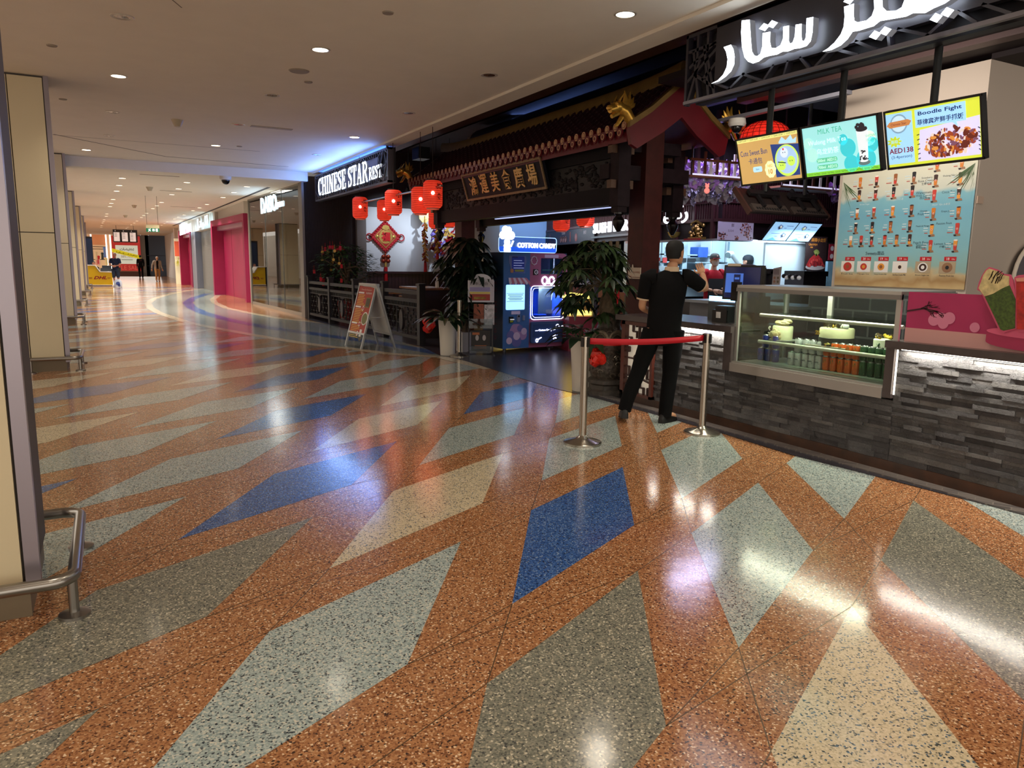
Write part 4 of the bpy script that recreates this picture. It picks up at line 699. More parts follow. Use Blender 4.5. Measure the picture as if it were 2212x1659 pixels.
def bow(lab, c, k, seed, tailv=None):
    r = thing('satin_bow', lab, 'ribbon bow', c); rn = random.Random(seed); b = B()
    for i in range(16):
        a = rn.random() * 2 * PI; e_ = rn.uniform(-.4, 1.2); d = V((-abs(math.cos(a)) * .7, math.sin(a), math.cos(a + e_))).normalized(); n_ = d.orthogonal().normalized(); q = d.cross(n_)
        b.ring([[V(c) + d * k * (.15 + .85 * math.sin(PI * t / 6)) + n_ * k * .5 * math.cos(PI * t / 6) + q * s * k * .32 for s in (-1, 1)] + [V(c) + d * k * (.1 + .8 * math.sin(PI * t / 6)) + n_ * k * .46 * math.cos(PI * t / 6) + q * s * k * .32 for s in (1, -1)] for t in range(7)], 0, True)
    b.build('loops', M((226, 44, 30), .3, nz=(14, .15)), r)
    if tailv: B().tube([V(c), *tailv], .035, 4).build('tail', M((206, 34, 24), .35), r)
    return r
bow('crumpled red satin bow low beside the railing end', W(929, 700, z=.42) * 1 if 0 else W(929, 702, x=5.15), .16, 4)
# big plant in carved urn
uo = W(1308, 858, z=0) + V((.16, .2, 0)); r = thing('carved_urn', 'dark carved ceramic urn holding a tall money tree by the counter corner', 'urn', uo)
um = M((66, 58, 50), .35, .25, nz=(30, .6), bump=1.2); b = B()
b.lathe([(0, 0), (.25, 0), (.25, .05), (.22, .07), (.22, .12), (.24, .14), (.24, .18), (.2, .2)], uo, 8); b.build('base', M((60, 54, 48), .45, nz=(20, .4), bump=.6), r)
b = B(); b.lathe([(.19, .2), (.21, .26), (.225, .34), (.2, .42), (.2, .46), (.225, .54), (.23, .62), (.2, .72), (.15, .78), (.13, .84), (.15, .9), (.16, .93), (.14, .93), (.11, .86)], uo, 28); b.build('body', um, r)
b = B(); rn = random.Random(6)
for i in range(30): a = 2 * PI * i / 30; b.ball(uo + V((math.cos(a) * .215, math.sin(a) * .215, .44)), .014, 6)
for i in range(60): a, z = rn.random() * 6.28, rn.uniform(.24, .76); rr = .215 if z < .66 else .18; c = uo + V((math.cos(a) * rr, math.sin(a) * rr, z)); b.tube([c + V((-math.sin(a), math.cos(a), 0)) * .035 * math.cos(t) + Z * .025 * math.sin(t) for t in (0, 1, 2, 3, 4)], .009, 5)
b.build('relief', M((96, 88, 76), .35, .4, nz=(30, .3)), r)
for a in (3.6, 4.6): d = V((math.cos(a), math.sin(a), 0)); c = uo + d * .2 + Z * .66; u = V((-d.y, d.x, 0)); B().tube([c + (u * math.cos(t) + Z * math.sin(t)) * .1 for t in [PI * i / 10 - .2 for i in range(11)]], .02, 8).tube([c + (u * math.cos(t) + Z * math.sin(t)) * .07 for t in [PI * i / 10 - .2 for i in range(11)]], .01, 6).build('ring_handle', M((118, 108, 92), .35, .4, nz=(40, .3)), r)
to = uo + Z * .9; r = thing('money_tree', 'tall green money tree growing from the carved urn', 'plant', to); rn = random.Random(14); b, s = B(), B()
s.lathe([(.10, -.05), (.13, .1), (.12, .22), (.08, .3)], to, 12)
for i in range(3): s.tube([to + V((.03 * i - .03, 0, .1)), to + V((.06 * i - .06, .02, .5)), to + V((.1 * i - .12, 0, .9))], [.045, .03, .02], 7)
palmate(b, to + V((-.20, .1, 0)), 74, .43, .45, .47, .2, .062, rn, s, to + Z * .35); palmate(b, to + V((-.16, .1, 0)), 18, .28, .80, .13, .19, .06, rn, s, to + Z * .6)
s.build('trunk', bark, r); b.build('foliage', [M((30, 46, 26), .4, nz=(9, .4)), M((42, 60, 30), .38, nz=(9, .4)), M((22, 34, 20), .4)], r)
b = B()
for c in (W(1336, 618, x=5.1), W(1330, 600, x=5.15)): b.tube([c, c + V((.02, .03, -.12)), c + V((-.02, -.02, -.2))], [.01, .02, .006], 6)
b.build('red_ribbon', pk, r)
bw = bow('crumpled red satin bow tied around the carved urn', W(1293, 772, x=uo.x - .2), .12, 9); B().lathe([(.238, .6), (.24, .63), (.238, .66), (.232, .66), (.232, .6)], uo, 28).build('band', M((206, 34, 24), .35), bw)
# steel barrier posts
def stanchion(lab, o, grp='steel barrier posts'):
    r = thing('barrier_post', lab, 'barrier post', o, grp); o = V(o); br = M((168, 160, 148), .22, .95)
    B().lathe([(0, 0), (.165, 0), (.165, .018), (.15, .026), (.06, .046), (.032, .075), (0, .075)], o, 36).build('base', br, r); B().lathe([(.032, .06), (.032, .9), (.034, .9), (.034, .925), (0, .93)], o, 24).build('pole', br, r); return r
s1, s2, s3 = W(1258, 958, z=0), W(1516, 936, z=0), W(992, 770, z=0)
r1 = stanchion('steel barrier post that anchors the red belt in front of the cream pot', s1); r2 = stanchion('steel barrier post holding the red belt end beside the customer', s2); stanchion('steel barrier post without belt beside the leaflet stand', s3)
for r, s in ((r1, s1), (r2, s2)):
    b = B()
    for a in range(4): d = V((math.cos(a * PI / 2 + .2), math.sin(a * PI / 2 + .2), 0)); b.bar(s + d * .034 + Z * .84, s + d * .034 + Z * .92, .03, .012, 0, d)
    b.build('belt_cassette', black, r)
d = (s2 - s1).normalized(); b = B(); N_ = 16; vs = []
for i in range(N_ + 1): t = i / N_; c = s1 + d * .04 + (s2 - s1 - d * .08) * t + Z * (.885 - .02 * math.sin(PI * t)); vs += [c + Z * .026, c - Z * .026]
b.add(vs, [(2 * i, 2 * i + 1, 2 * i + 3, 2 * i + 2) for i in range(N_)]); o = b.build('belt', M((196, 14, 36), .5), r1); mo = o.modifiers.new('thick', 'SOLIDIFY'); mo.thickness = .003
# leaflet stand
o = W(1042, 768, z=0) + V((.02, .1, 0)); Fs = Fr(o, (.93, -.37, 0), Z); r = thing('leaflet_stand', 'grey metal leaflet stand with newspapers beside the vending machine', 'leaflet stand', o)
b = B()
for s in (-.2, .2): b.tube([Fs(s * 1.05, 0, .1), Fs(s, .05, -.05), Fs(s, 1.32, -.16)], .012, 6); b.tube([Fs(s * 1.05, .012, .18), Fs(s * 1.05, .012, -.25)], .014, 6)
for z in (.06, .4, .66, 1.3): b.tube([Fs(-.2, z, -.06 - z * .07), Fs(.2, z, -.06 - z * .07)], .008, 6)
b.build('frame', M((70, 70, 74), .4, .6), r)
b = B(); b.fb(Fs, -.22, .22, .88, 1.24, -.1, -.05); b.fp(Fs, [(-.17, 1.22)] + [(.17 * math.cos(PI - PI * i / 10), 1.25 + .1 * math.sin(PI * i / 10)) for i in range(11)] + [(.17, 1.22)], -.08, -.06); b.build('header', M((206, 206, 216), .5), r)
b = B()
for x0, x1, z0, z1, m in ((-.2, .16, 1.14, 1.24, 0), (-.19, .15, 1.06, 1.13, 1), (-.19, .15, 1.02, 1.05, 2), (-.19, .15, .91, 1.015, 3), (-.12, .08, .93, .97, 2), (.17, .21, .9, 1.26, 0)): b.fb(Fs, x0, x1, z0, z1, -.05, -.044, m)
b.text('日本人会', Fs, -.03, 1.19, .05, 4, -.04, w=.3); b.build('newspaper', [M((190, 186, 196), .5), M((150, 140, 190), .5), M((216, 196, 90), .5), M((160, 52, 36), .5), M((60, 50, 70), .5)], r)
for k, (x0, z0, z1, mm) in enumerate(((-.12, .5, .85, (150, 76, 50)), (.06, .5, .84, (196, 192, 196)), (-.16, .05, .4, (34, 26, 24)))): B().fb(Fs, x0, x0 + (.17 if k < 2 else .32), z0, z1, -.12 + .01 * k, -.08).build('leaflet', M(mm, .5, nz=(18, .35)), r)
b = B(); b.disc(Fs, -.06, .28, .03, -.075, 10, 0, .05); b.disc(Fs, .06, .28, .03, -.075, 10, 0, .05); b.fb(Fs, -.1, .1, .14, .15, -.08, -.075, 1); b.fb(Fs, -.12, .1, .1, .115, -.08, -.075, 1); b.fb(Fs, -.14, -.02, .33, .37, -.08, -.075, 1); b.build('poster_print', [M((190, 180, 176), .5), M((190, 110, 60), .5)], r)
for z0, z1, c0 in ((.44, .6, -.07), (.02, .14, -.05)): B().fb(Fs, -.2, .2, z0, z1, c0, c0 + .004).build('clear_pocket', glass((220, 226, 230)), r)
# vending machine
P1_, P2_ = V((5.905, 11.29, 0)), V((7.245, 11.40, 0)); Fv = Fr(P1_, P2_ - P1_, Z); VW, VH = 1.345, 1.715; r = thing('vending_machine', 'blue and mauve cotton candy vending machine with neon framed window', 'vending machine', (P1_ + P2_) / 2 - Fv.n * .35)
def rr_(x0, x1, z0, z1, k=.05, n=5):
    P = []
    for cx, cz, a0 in ((x1 - k, z1 - k, 0), (x0 + k, z1 - k, 90), (x0 + k, z0 + k, 180), (x1 - k, z0 + k, 270)): P += [(cx + k * math.cos(math.radians(a0 + 90 * i / n)), cz + k * math.sin(math.radians(a0 + 90 * i / n))) for i in range(n + 1)]
    return P
va = lambda x: (x - 940) / 700 * VW; vz = lambda y: (1478 - y) / 1063 * 1.645 + .07; vr = lambda x0, x1, y0, y1, k=.02: rr_(va(x0), va(x1), vz(y1), vz(y0), k)
vb = M((62, 100, 152), .3); vm = M((150, 86, 116), .3); vd = M((34, 56, 82), .35); neon = M((226, 228, 255), .5, 0, 2.4); lit = M((150, 205, 255), .5, 0, 1.5)
B().fb(Fv, 0, VW, .07, VH, -.68, -.02).build('cabinet', vd, r); lfr = B().fp(Fv, [(0, .07), (.54, .07), (.54, VH), (0, VH)], -.02, 0).build('left_front', vb, r)
ax0, ax1, az0, az1 = va(1222), va(1605), vz(1155), vz(790); wx0, wx1, wz0, wz1 = va(1340), va(1590), vz(650), vz(472)
b = B(); T_ = VH; k = .1; top = [(VW, T_ - k)] + [(VW - k + k * math.cos(math.radians(90 * i / 6)), T_ - k + k * math.sin(math.radians(90 * i / 6))) for i in range(7)] + [(wx1, T_)]
for pl in ([(.54, .07), (VW, .07), (VW, az0), (.54, az0)], [(ax1, az0), (VW, az0), (VW, az1), (ax1, az1)], [(.54, az1), (VW, az1), (VW, wz0), (.54, wz0)], [(.54, wz0), (wx0, wz0), (wx0, wz1), (.54, wz1)], [(wx1, wz0), (VW, wz0), (VW, wz1), (wx1, wz1)], [(.54, wz1), (VW, wz1), (VW, T_ - k)] + top[1:] + [(.54, T_)]): b.fp(Fv, pl, -.05, 0)
rfr = b.build('right_front', vm, r)
b = B(); b.fb(Fv, ax0, ax1, az0, az0 + .01, -.6, -.03, 0); b.fb(Fv, ax0, ax0 + .01, az0, az1, -.6, -.03, 1); b.fb(Fv, ax1 - .01, ax1, az0, az1, -.6, -.03, 1); b.fb(Fv, ax0, ax1, az0, az1, -.62, -.6, 2); b.fb(Fv, ax0, ax1, az1 - .01, az1, -.6, -.03, 0); b.fb(Fv, ax0 + .42, ax1, az0 + .05, az1, -.35, -.33, 3); b.lathe([(0, 0), (.2, .01), (.22, .04), (.2, .04), (0, .02)], Fv((ax0 + ax1) / 2 - .05, az0 + .02, -.3), 20, 2)
b.build('chamber', [M((70, 110, 180), .4), M((60, 100, 190), .4), M((30, 80, 200), .4), M((150, 140, 110), .3, .7)], r); area(Fv((ax0 + ax1) / 2, az1 - .03, -.2), Fv((ax0 + ax1) / 2, az0, -.35), 45, .5, .2, (.35, .55, 1), r)
B().fb(Fv, ax0, ax1, az0, az1, -.02, -.012).build('window_pane', glass((226, 236, 250)), r)
b = B()
for off, rad in ((.010, .008), (-.026, .004)): b.tube([Fv(x, z, .008) for x, z in rr_(ax0 + .03 - off, ax1 + .0 + off, az0 - off, az1 + off, .07, 6)], rad, 6, 0, True)
b.tube([Fv(ax1 - .13, az1 - .04, -.1), Fv(ax1 - .17, az1 - .16, -.12), Fv(ax1 - .18, az1 - .25, -.12)], .008, 5); b.build('neon_frame', neon, rfr)
b = B(); b.fb(Fv, wx0, wx1, wz0, wz1, -.35, -.33, 0); b.fb(Fv, wx0 + .1, wx0 + .3, wz0, wz1, -.33, -.15, 1); b.fb(Fv, wx0, wx1, wz0, wz0 + .01, -.35, -.05, 2); b.fb(Fv, va(1516), va(1526), wz0, wz1, -.1, -.085, 3); b.fb(Fv, va(1370), va(1550), vz(612), vz(598), -.04, -.03, 2); b.fb(Fv, wx0, wx1, wz0, wz0 + .005, -.33, -.05, 2)
b.build('upper_chamber', [M((40, 90, 110), .4, 0, .15), M((96, 96, 150), .4, 0, .2), M((130, 200, 190), .5, 0, .3), neon], r); B().fb(Fv, wx0, wx1, wz0, wz1, -.02, -.014).build('upper_pane', glass((220, 232, 245)), r)
b = B(); b.fp(Fv, [(va(1170 + 12 * math.sin(i * 1.9)) if i < 4 else va(1000 + 12 * math.sin(i * 1.7)), vz(450 + 190 * (i if i < 4 else 7 - i) / 3)) for i in range(8)], 0, .008, 0); b.fp(Fv, vr(1022, 1155, 458, 630), .008, .012, 1)
for i in range(4): b.fb(Fv, va(1040), va(1040) + .17 + .04 * (i % 2), vz(500 + i * 27), vz(506 + i * 27), .012, .014, 2)
b.disc(Fv, va(1022), vz(615), .035, .016, 12, 3); b.fp(Fv, vr(1050, 1150, 600, 625), .012, .016, 4); b.fb(Fv, va(1022), va(1082), vz(470), vz(462), .012, .015, 5); b.build('price_screen', [M((96, 110, 160), .4), M((30, 42, 110), .3, 0, .3), M((170, 180, 230), .5, 0, .4), M((160, 110, 70), .5), M((130, 140, 60), .5), M((16, 16, 26), .5)], lfr)
b = B()
for i in range(8):
    x0, x1 = va(968 + 29 * i), va(968 + 29 * (i + 1)); t0, t1 = va(988 + 24 * i), va(988 + 24 * (i + 1)); b.add([Fv(t0, vz(692), .01), Fv(t1, vz(692), .01), Fv(x1, vz(745), .09), Fv(x0, vz(745), .09)], [(0, 1, 2, 3)], i % 2); b.add([Fv(x0, vz(745), .09), Fv(x1, vz(745), .09), Fv((x0 + x1) / 2 + .014, vz(764), .09), Fv((x0 + x1) / 2 - .014, vz(764), .09)], [(0, 1, 2, 3)], i % 2)
b.build('awning', [M((206, 196, 206), .5), M((176, 110, 124), .5)], lfr)
b = B(); b.fp(Fv, vr(966, 1165, 768, 1045, .02), 0, .01, 0)
for z in (862, 950): b.fb(Fv, va(972), va(1155), vz(z), vz(z + 4), .01, .012, 1)
for i, z in enumerate((878, 897, 915, 930)): b.fb(Fv, va(985 + 14 * (i % 2)), va(1145 - 14 * (i % 2)), vz(z), vz(z + 6), .01, .012, 1)
b.build('lit_panel', [lit, M((40, 80, 140), .5)], lfr)
b = B(); b.fp(Fv, vr(1026, 1120, 1060, 1096, .005), 0, .004, 0); b.fb(Fv, va(1000), va(1042), vz(1186), vz(1122), 0, .025, 1); b.fb(Fv, va(1006), va(1046), vz(1156), vz(1146), .025, .04, 2); b.fb(Fv, va(1006), va(1036), vz(1182), vz(1165), .025, .03, 3); b.fp(Fv, vr(1086, 1116, 1102, 1180, .015), 0, .02, 4); b.disc(Fv, va(1101), vz(1118), .02, .022, 10, 1); b.fp(Fv, vr(1146, 1168, 1110, 1165, .01), 0, .02, 4); b.build('payment_slots', [M((200, 190, 220), .5), black, M((240, 240, 240), .5, 0, .4), M((150, 160, 40), .5), M((150, 160, 190), .3, .5)], lfr)
b = B()
for cx, cy, k, m in ((1085, 1300, .15, 0), (1020, 1330, .08, 1), (1150, 1330, .09, 0), (1085, 1400, .1, 1), (1060, 1250, .07, 0), (1120, 1255, .06, 1), (1005, 1390, .06, 2), (1165, 1290, .06, 2), (1085, 1340, .07, 2)): b.disc(Fv, va(cx), vz(cy), k, .003 + .001 * m + k * .01, 18, m)
b.build('pastel_cloud_print', [M((150, 120, 160), .4), M((96, 96, 150), .4), M((186, 166, 190), .4)], r)
b = B(); P = lambda cx, cy, r1, n=20, q=1: [(va(cx) + r1 * math.cos(2 * PI * i / n), vz(cy) + q * r1 * math.sin(2 * PI * i / n)) for i in range(n)]
for cx in (1382, 1460): b.tube([Fv(x, z, .012) for x, z in P(cx, 722, .055, 18, 1.15)], .017, 6, 0, True)
b.tube([Fv(va(1400), vz(748), .012), Fv(va(1421), vz(758), .012), Fv(va(1442), vz(748), .012)], .012, 5); b.build('round_eye_light', neon, rfr)
b = B(); b.tube([Fv(va(1262) + (.06 + .006 * math.cos(8 * t)) * math.cos(t), vz(500) + (.07 + .006 * math.cos(8 * t)) * math.sin(t), .008) for t in [2 * PI * i / 32 for i in range(32)]], .008, 5, 0, True); b.build('scalloped_ring', M((190, 180, 200), .4), rfr)
b = B(); b.fb(Fv, va(1256), va(1306), vz(660), vz(596), 0, .012, 0); b.disc(Fv, va(1284), vz(628), .04, .016, 18, 1); b.disc(Fv, va(1284), vz(628), .026, .018, 16, 0); b.disc(Fv, va(1288), vz(628), .01, .02, 8, 1); b.fp(Fv, vr(1380, 1536, 432, 466, .004), 0, .003, 2)
b.fp(Fv, [(va(1565) + (.085 + .01 * math.cos(7 * t)) * math.cos(t), vz(710) + (.085 + .01 * math.cos(7 * t)) * math.sin(t)) for t in [2 * PI * i / 40 for i in range(40)]], 0, .004, 3); b.build('camera_and_stickers', [black, M((220, 220, 230), .3), M((176, 160, 186), .5), M((86, 60, 130), .4)], r)
b = B(); b.fp(Fv, vr(1228, 1600, 1186, 1428, .03), 0, .05, 0); b.fp(Fv, vr(1255, 1580, 1215, 1360, .01), .05, .056, 1); lht = b.build('lower_hatch', [M((56, 78, 120), .3), M((46, 68, 112), .3)], r)
b = B(); b.text('Cotton Candy', Fv, va(1382), vz(1284), .045, 0, .06, .01, w=.29, bold=.015); b.tube([Fv(va(1270), vz(1286), .06), Fv(va(1300), vz(1286), .06)], .006, 5); b.tube([Fv(va(1462), vz(1284), .06), Fv(va(1492), vz(1282), .06), Fv(va(1505), vz(1262), .06)], .006, 5)
b.tube([Fv(va(1520) + .035 * math.cos(t), vz(1248) + .04 * math.sin(t), .06) for t in [2 * PI * i / 12 for i in range(12)]], .008, 5, 0, True); b.tube([Fv(va(1562), vz(1252), .06), Fv(va(1575), vz(1243), .06), Fv(va(1592), vz(1243), .06)], .009, 5); b.tube([Fv(va(1290) + .022 * math.cos(t), vz(1398) + .03 * math.sin(t), .06) for t in [2 * PI * i / 10 for i in range(10)]], .009, 5, 0, True); b.tube([Fv(va(1302), vz(1388), .06), Fv(va(1340), vz(1365), .06)], .01, 5)
for i in range(5): t = PI / 2 + i * 2 * PI / 5; b.tube([Fv(va(1494) + .015 * math.cos(t), vz(1362) + .015 * math.sin(t), .06), Fv(va(1494) + .055 * math.cos(t), vz(1362) + .055 * math.sin(t), .06)], .011, 5)
b.build('neon_lettering', neon, lht)
Fl_ = Fr(P1_ - Fv.n * .68, Fv.n, Z); b = B()
for i, ch in enumerate('COTTON CANDY'): 
    if ch != ' ': c_o = Fr(Fl_(.43, .25 + i * .118, .003), Z, -Fl_.u); b.text(ch, c_o, 0, 0, .075, 0, 0, 0, bold=.01)
b.build('side_lettering', M((120, 40, 70), .4), r)
b = B()
for a, c in ((.08, -.08), (VW - .3, -.08), (.08, -.6), (VW - .3, -.6)): b.cyl(Fv(a, .0, c), Fv(a, .07, c), .028, n=10)
b.fb(Fv, VW - .33, VW - .25, .03, .08, -.12, -.04); b.build('feet', M((90, 90, 96), .3, .7), r)
b = B(); sx0, sx1 = va(952), va(1588); b.fp(Fv, rr_(sx0, sx1, VH + .01, VH + .27, .05), -.22, -.21); b.build('sign_panel', glass((210, 226, 250), 1.5), r)
b = B(); b.tube([Fv(x, z, -.205) for x, z in rr_(sx0, sx1, VH + .01, VH + .27, .05)], .005, 5, 0, True); b.build('sign_edge', M((150, 190, 255), .5, 0, 2.5), r)
B().fp(Fv, rr_(sx0 + .01, sx1 - .01, VH + .015, VH + .1, .02), -.205, -.2).build('sign_band', M((30, 90, 230), .4, 0, .8), r)
B().text('COTTON CANDY', Fv, va(1360), VH + .13, .09, 0, -.2, .02, w=.82, bold=.03).build('sign_lettering', M((240, 240, 255), .5, 0, 2.2), r)
b = B()
for cx, cz, k in ((.18, .33, .1), (.1, .29, .07), (.27, .29, .075), (.15, .38, .07), (.22, .38, .06), (.19, .18, .06), (.19, .1, .07), (.19, .05, .075)): b.ball(Fv(cx, VH + cz, -.2), (k, k * .35, k), 14)
b.tube([Fv(.26, VH + .1, -.19), Fv(.31, VH + .2, -.19)], .015, 6); b.build('cloud_light', M((236, 244, 255), .5, 0, 2.6), r)
# host counter, tables and small things seen behind the railing
o = V((5.75, 14.0, 0)); r = thing('host_counter', 'wooden topped host counter behind the railing end', 'counter', o); B().bx(5.5, 6.08, 14.0, 15.2, 0, .98).build('body', M((40, 22, 22), .5), r); B().bx(5.46, 6.14, 13.95, 15.25, .98, 1.02).build('top', M((120, 76, 50), .25, nz=(8, .2)), r)
o = W(944, 618, y=14.3); r = thing('sanitizer_bottle', 'white pump sanitizer bottle on the host counter', 'bottle', (o.x, 14.3, 1.02)); o = V((o.x, 14.3, 1.02)); B().lathe([(0, 0), (.035, 0), (.035, .12), (.012, .15), (0, .15)], o, 14).build('bottle', M((206, 206, 200), .3), r); B().cyl(o + Z * .15, o + Z * .2, .012, n=8).bar(o + Z * .2 + V((.01, 0, 0)), o + Z * .2 - V((.05, 0, 0)), .02, .015).build('pump', M((240, 240, 240), .4), r)
for k, (x, y) in enumerate(((6.6, 16.4), (6.9, 18.6))):
    r = thing('dining_table', 'dark dining table behind the railing, %s the host counter' % ('just past' if k == 0 else 'well beyond'), 'table', (x, y, 0)); B().bx(x - .6, x + .6, y - .4, y + .4, .72, .76).build('top', M((150, 110, 80), .2), r)
    for dx in (-.5, .5):
        for dy in (-.32, .32): B().bx(x + dx - .03, x + dx + .03, y + dy - .03, y + dy + .03, 0, .72).build('leg', fdk, r)
# ------------------------------------------------------------ cashier counter clad in split stone
ct = M((70, 62, 62), .25, nz=(12, .12)); stone_ms = [stone((104, 103, 104)), stone((122, 120, 119)), stone((86, 84, 86))]
r = thing('cashier_counter', 'long cashier counter clad in dark split stone with lit upper edges', 'counter', (5.3, 4, 0))
b = B(); rn = random.Random(77)
def stones(y0, y1, z0, z1):
    z = z0
    while z < z1 - .005:
        h = min(rn.choice((.026, .034, .034, .044)), z1 - z); y = y0
        while y < y1 - .005:
            w = min(rn.choice((.12, .18, .24, .3, .36)) * rn.uniform(.8, 1.2), y1 - y); d = rn.uniform(0, .02); b.bx(5.12 - d, 5.16, y + .0008, y + w - .0008, z + .0006, z + h - .0006, rn.choice((0, 0, 1, 2))); y += w
        z += h
stones(5.2, 6.24, .09, .9); stones(3.46, 5.2, .09, .555); stones(-1, 3.459, .09, .93); b.build('stone_cladding', stone_ms, r, smooth=False)
b = B(); b.bx(5.15, 5.74, 5.2, 6.8, 0, .91); b.bx(5.15, 5.74, 3.46, 5.2, 0, .55); b.bx(5.15, 5.74, -1, 3.46, 0, .95); b.build('carcass', M((46, 42, 42), .6), r)
B().bx(5.05, 5.8, 5.1, 6.9, .915, .975).build('left_top', ct, r); B().bx(5.05, 5.8, -1, 3.53, .945, 1.0).build('right_top', ct, r); B().bx(5.07, 5.7, 5.1, 5.2, .56, .915).build('end_panel', ct, r); B().bx(5.07, 5.7, 3.46, 3.53, .57, .945).build('end_panel', ct, r)
mb = bricks((84, 52, 34), (70, 42, 28), (50, 30, 22), .75, .5, .002, .2, 'yz', .05)
B().bx(5.10, 5.16, -1, 6.8, 0, .09).bx(5.1, 5.74, 6.78, 6.8, 0, .09).build('skirting', M((58, 34, 20), .35, nz=(9, .35)), r); B().bx(4.98, 5.1, -1, 7.3, 0, .012).build('tile_border', bricks((70, 66, 66), (96, 90, 86), (120, 112, 104), .2, .06, .004, .3, 'yx', .1, .5), r)
led = M((255, 244, 222), .5, 0, 16)
B().bx(5.09, 5.1, -1, 3.42, .938, .944).build('led_strip', led, r); B().bx(5.085, 5.095, 3.445, 3.453, .6, .935).build('led_strip', M((255, 244, 222), .5, 0, 4), r); B().bx(5.09, 5.1, 5.22, 6.22, .907, .914).build('led_strip', led, r)
area((5.085, 1.2, .936), (5.12, 1.2, .6), 30, 4.4, .02, (1, .93, .82), r); area((5.085, 5.72, .905), (5.12, 5.72, .6), 8, 1.0, .02, (1, .93, .82), r)
F = FX(5.13, 6.8, 0); B().fb(F, 0, .56, .09, .9, -.02, 0, 0).build('lattice_backing', M((236, 226, 206), .5, 0, .25), r)
lw = M((58, 30, 26), .4); b = B(); b.fb(F, 0, .06, .09, .91, 0, .06); b.fb(F, .52, .56, .09, .91, 0, .06); b.fb(F, 0, .56, .87, .91, 0, .06); b.fb(F, 0, .56, .09, .12, 0, .06); b.build('lattice_frame', M((84, 40, 30), .4), r)
b = B(); cx = .29; l = lambda *P: [b.bar(F(*p, .03), F(*q, .03), .016, .03, 0, F.n) for p, q in zip(P, P[1:])]
for s in (1, -1):
    g_ = lambda x, z: (cx + s * x, z)
    l(g_(.11, .87), g_(.11, .8), g_(.04, .8), g_(.04, .73)); l(g_(.05, .87), g_(.05, .85)); l(g_(.23, .73), g_(.14, .73), g_(.14, .66), g_(.23, .66)); l(g_(.23, .62), g_(.17, .62), g_(.17, .57), g_(.23, .57)); l(g_(.075, .5), g_(.23, .5))
    l(g_(.23, .4), g_(.16, .4), g_(.16, .3), g_(.23, .3)); l(g_(0, .3), g_(.23, .26)); l(g_(.11, .12), g_(.11, .19), g_(.04, .19), g_(.04, .24)); l(g_(.18, .12), g_(.18, .2), g_(.23, .2))
l((cx, .87), (cx, .58)); l((cx, .42), (cx, .12))
b.tube([F(cx + .065 * math.cos(t) * (1 + .28 * math.cos(4 * t)), .5 + .09 * math.sin(t) * (1 + .28 * math.cos(4 * t)), .03) for t in [2 * PI * i / 40 for i in range(40)]], .012, 6, 0, True); b.build('lattice', lw, r)
# pink printed upstand and drink cut-out on the counter
F = FX(5.14, 3.44, 1.0); r = thing('printed_upstand', 'pink printed counter upstand with blossom branch and pale light discs', 'panel', (5.16, 2, 1.0))
B().fb(F, 0, 4.2, 0, .36, -.03, 0).build('panel', M((178, 46, 98), .5, nz=(2.2, .12)), r); B().fb(F, 0, 4.2, 0, .1, 0, .002).build('printed_table', M((206, 156, 152), .5), r)
b = B(); rn = random.Random(12)
def twig(p, a, L, w, k):
    q = (p[0] + L * math.cos(a), p[1] + L * math.sin(a) * .8); b.bar(F(*p, .003), F(*q, .003), w, .001, 0, F.n)
    if k:
        for _ in range(3): twig((p[0] + (q[0] - p[0]) * rn.uniform(.4, 1), p[1] + (q[1] - p[1]) * rn.uniform(.4, 1)), a + rn.uniform(-.8, .8), L * rn.uniform(.45, .75), w * .6, k - 1)
twig((0, .22), .25, .16, .012, 3); b.build('blossom_branch', M((60, 16, 30), .6), r)
b = B(); [b.disc(F, x, z, k, .003 + i * .0003, 20) for i, (x, z, k) in enumerate(((.21, .17, .042), (.26, .18, .045), (.28, .15, .038), (.32, .19, .042), (.5, .14, .034)))]; b.build('light_discs', M((214, 128, 160), .5), r)
dz = lambda x, y: (lambda p: (3.44 - p.y, p.z - 1.0))(W(2080 + x / 5.925, 500 + y / 5.925, x=5.08)); F = FX(5.08, 3.44, 1.0)
r = thing('drink_standee', 'flat cut-out of a green whipped drink and a red drink on a pink disc', 'standee', F(.62, 0)); pl = lambda L: [dz(*p) for p in L]
pink_e = M((206, 86, 120), .5)
B().fp(F, pl([(175, 745), (200, 650), (240, 560), (285, 490), (330, 455), (440, 490), (520, 545), (600, 550), (635, 620), (680, 860), (680, 1245), (510, 1300), (460, 1270), (225, 775)]), -.015, -.004, 0).build('green_drink_edge', pink_e, r)
B().fp(F, pl([(280, 835), (380, 800), (520, 720), (595, 690), (672, 870), (665, 1240), (520, 1270), (480, 1255)]), -.004, 0, 0).build('green_drink', M((62, 84, 26), .4, nz=(60, .45)), r); B().fp(F, pl([(200, 725), (235, 640), (260, 560), (300, 500), (335, 475), (430, 505), (520, 560), (590, 575), (590, 690), (500, 730), (380, 800), (275, 830)]), -.004, .001, 0).build('whipped_cream', M((206, 190, 136), .5, nz=(26, .3)), r)
b = B(); rn = random.Random(3)
for i in range(14): p, q = (330 + rn.random() * 200, 500 + rn.random() * 90), 0; d = (rn.uniform(-60, -20), rn.uniform(40, 90)); b.bar(F(*dz(*p), .002), F(*dz(p[0] + d[0], p[1] + d[1]), .002), .006, .001, 0, F.n)
b.build('chocolate_streaks', M((60, 40, 20), .5), r)
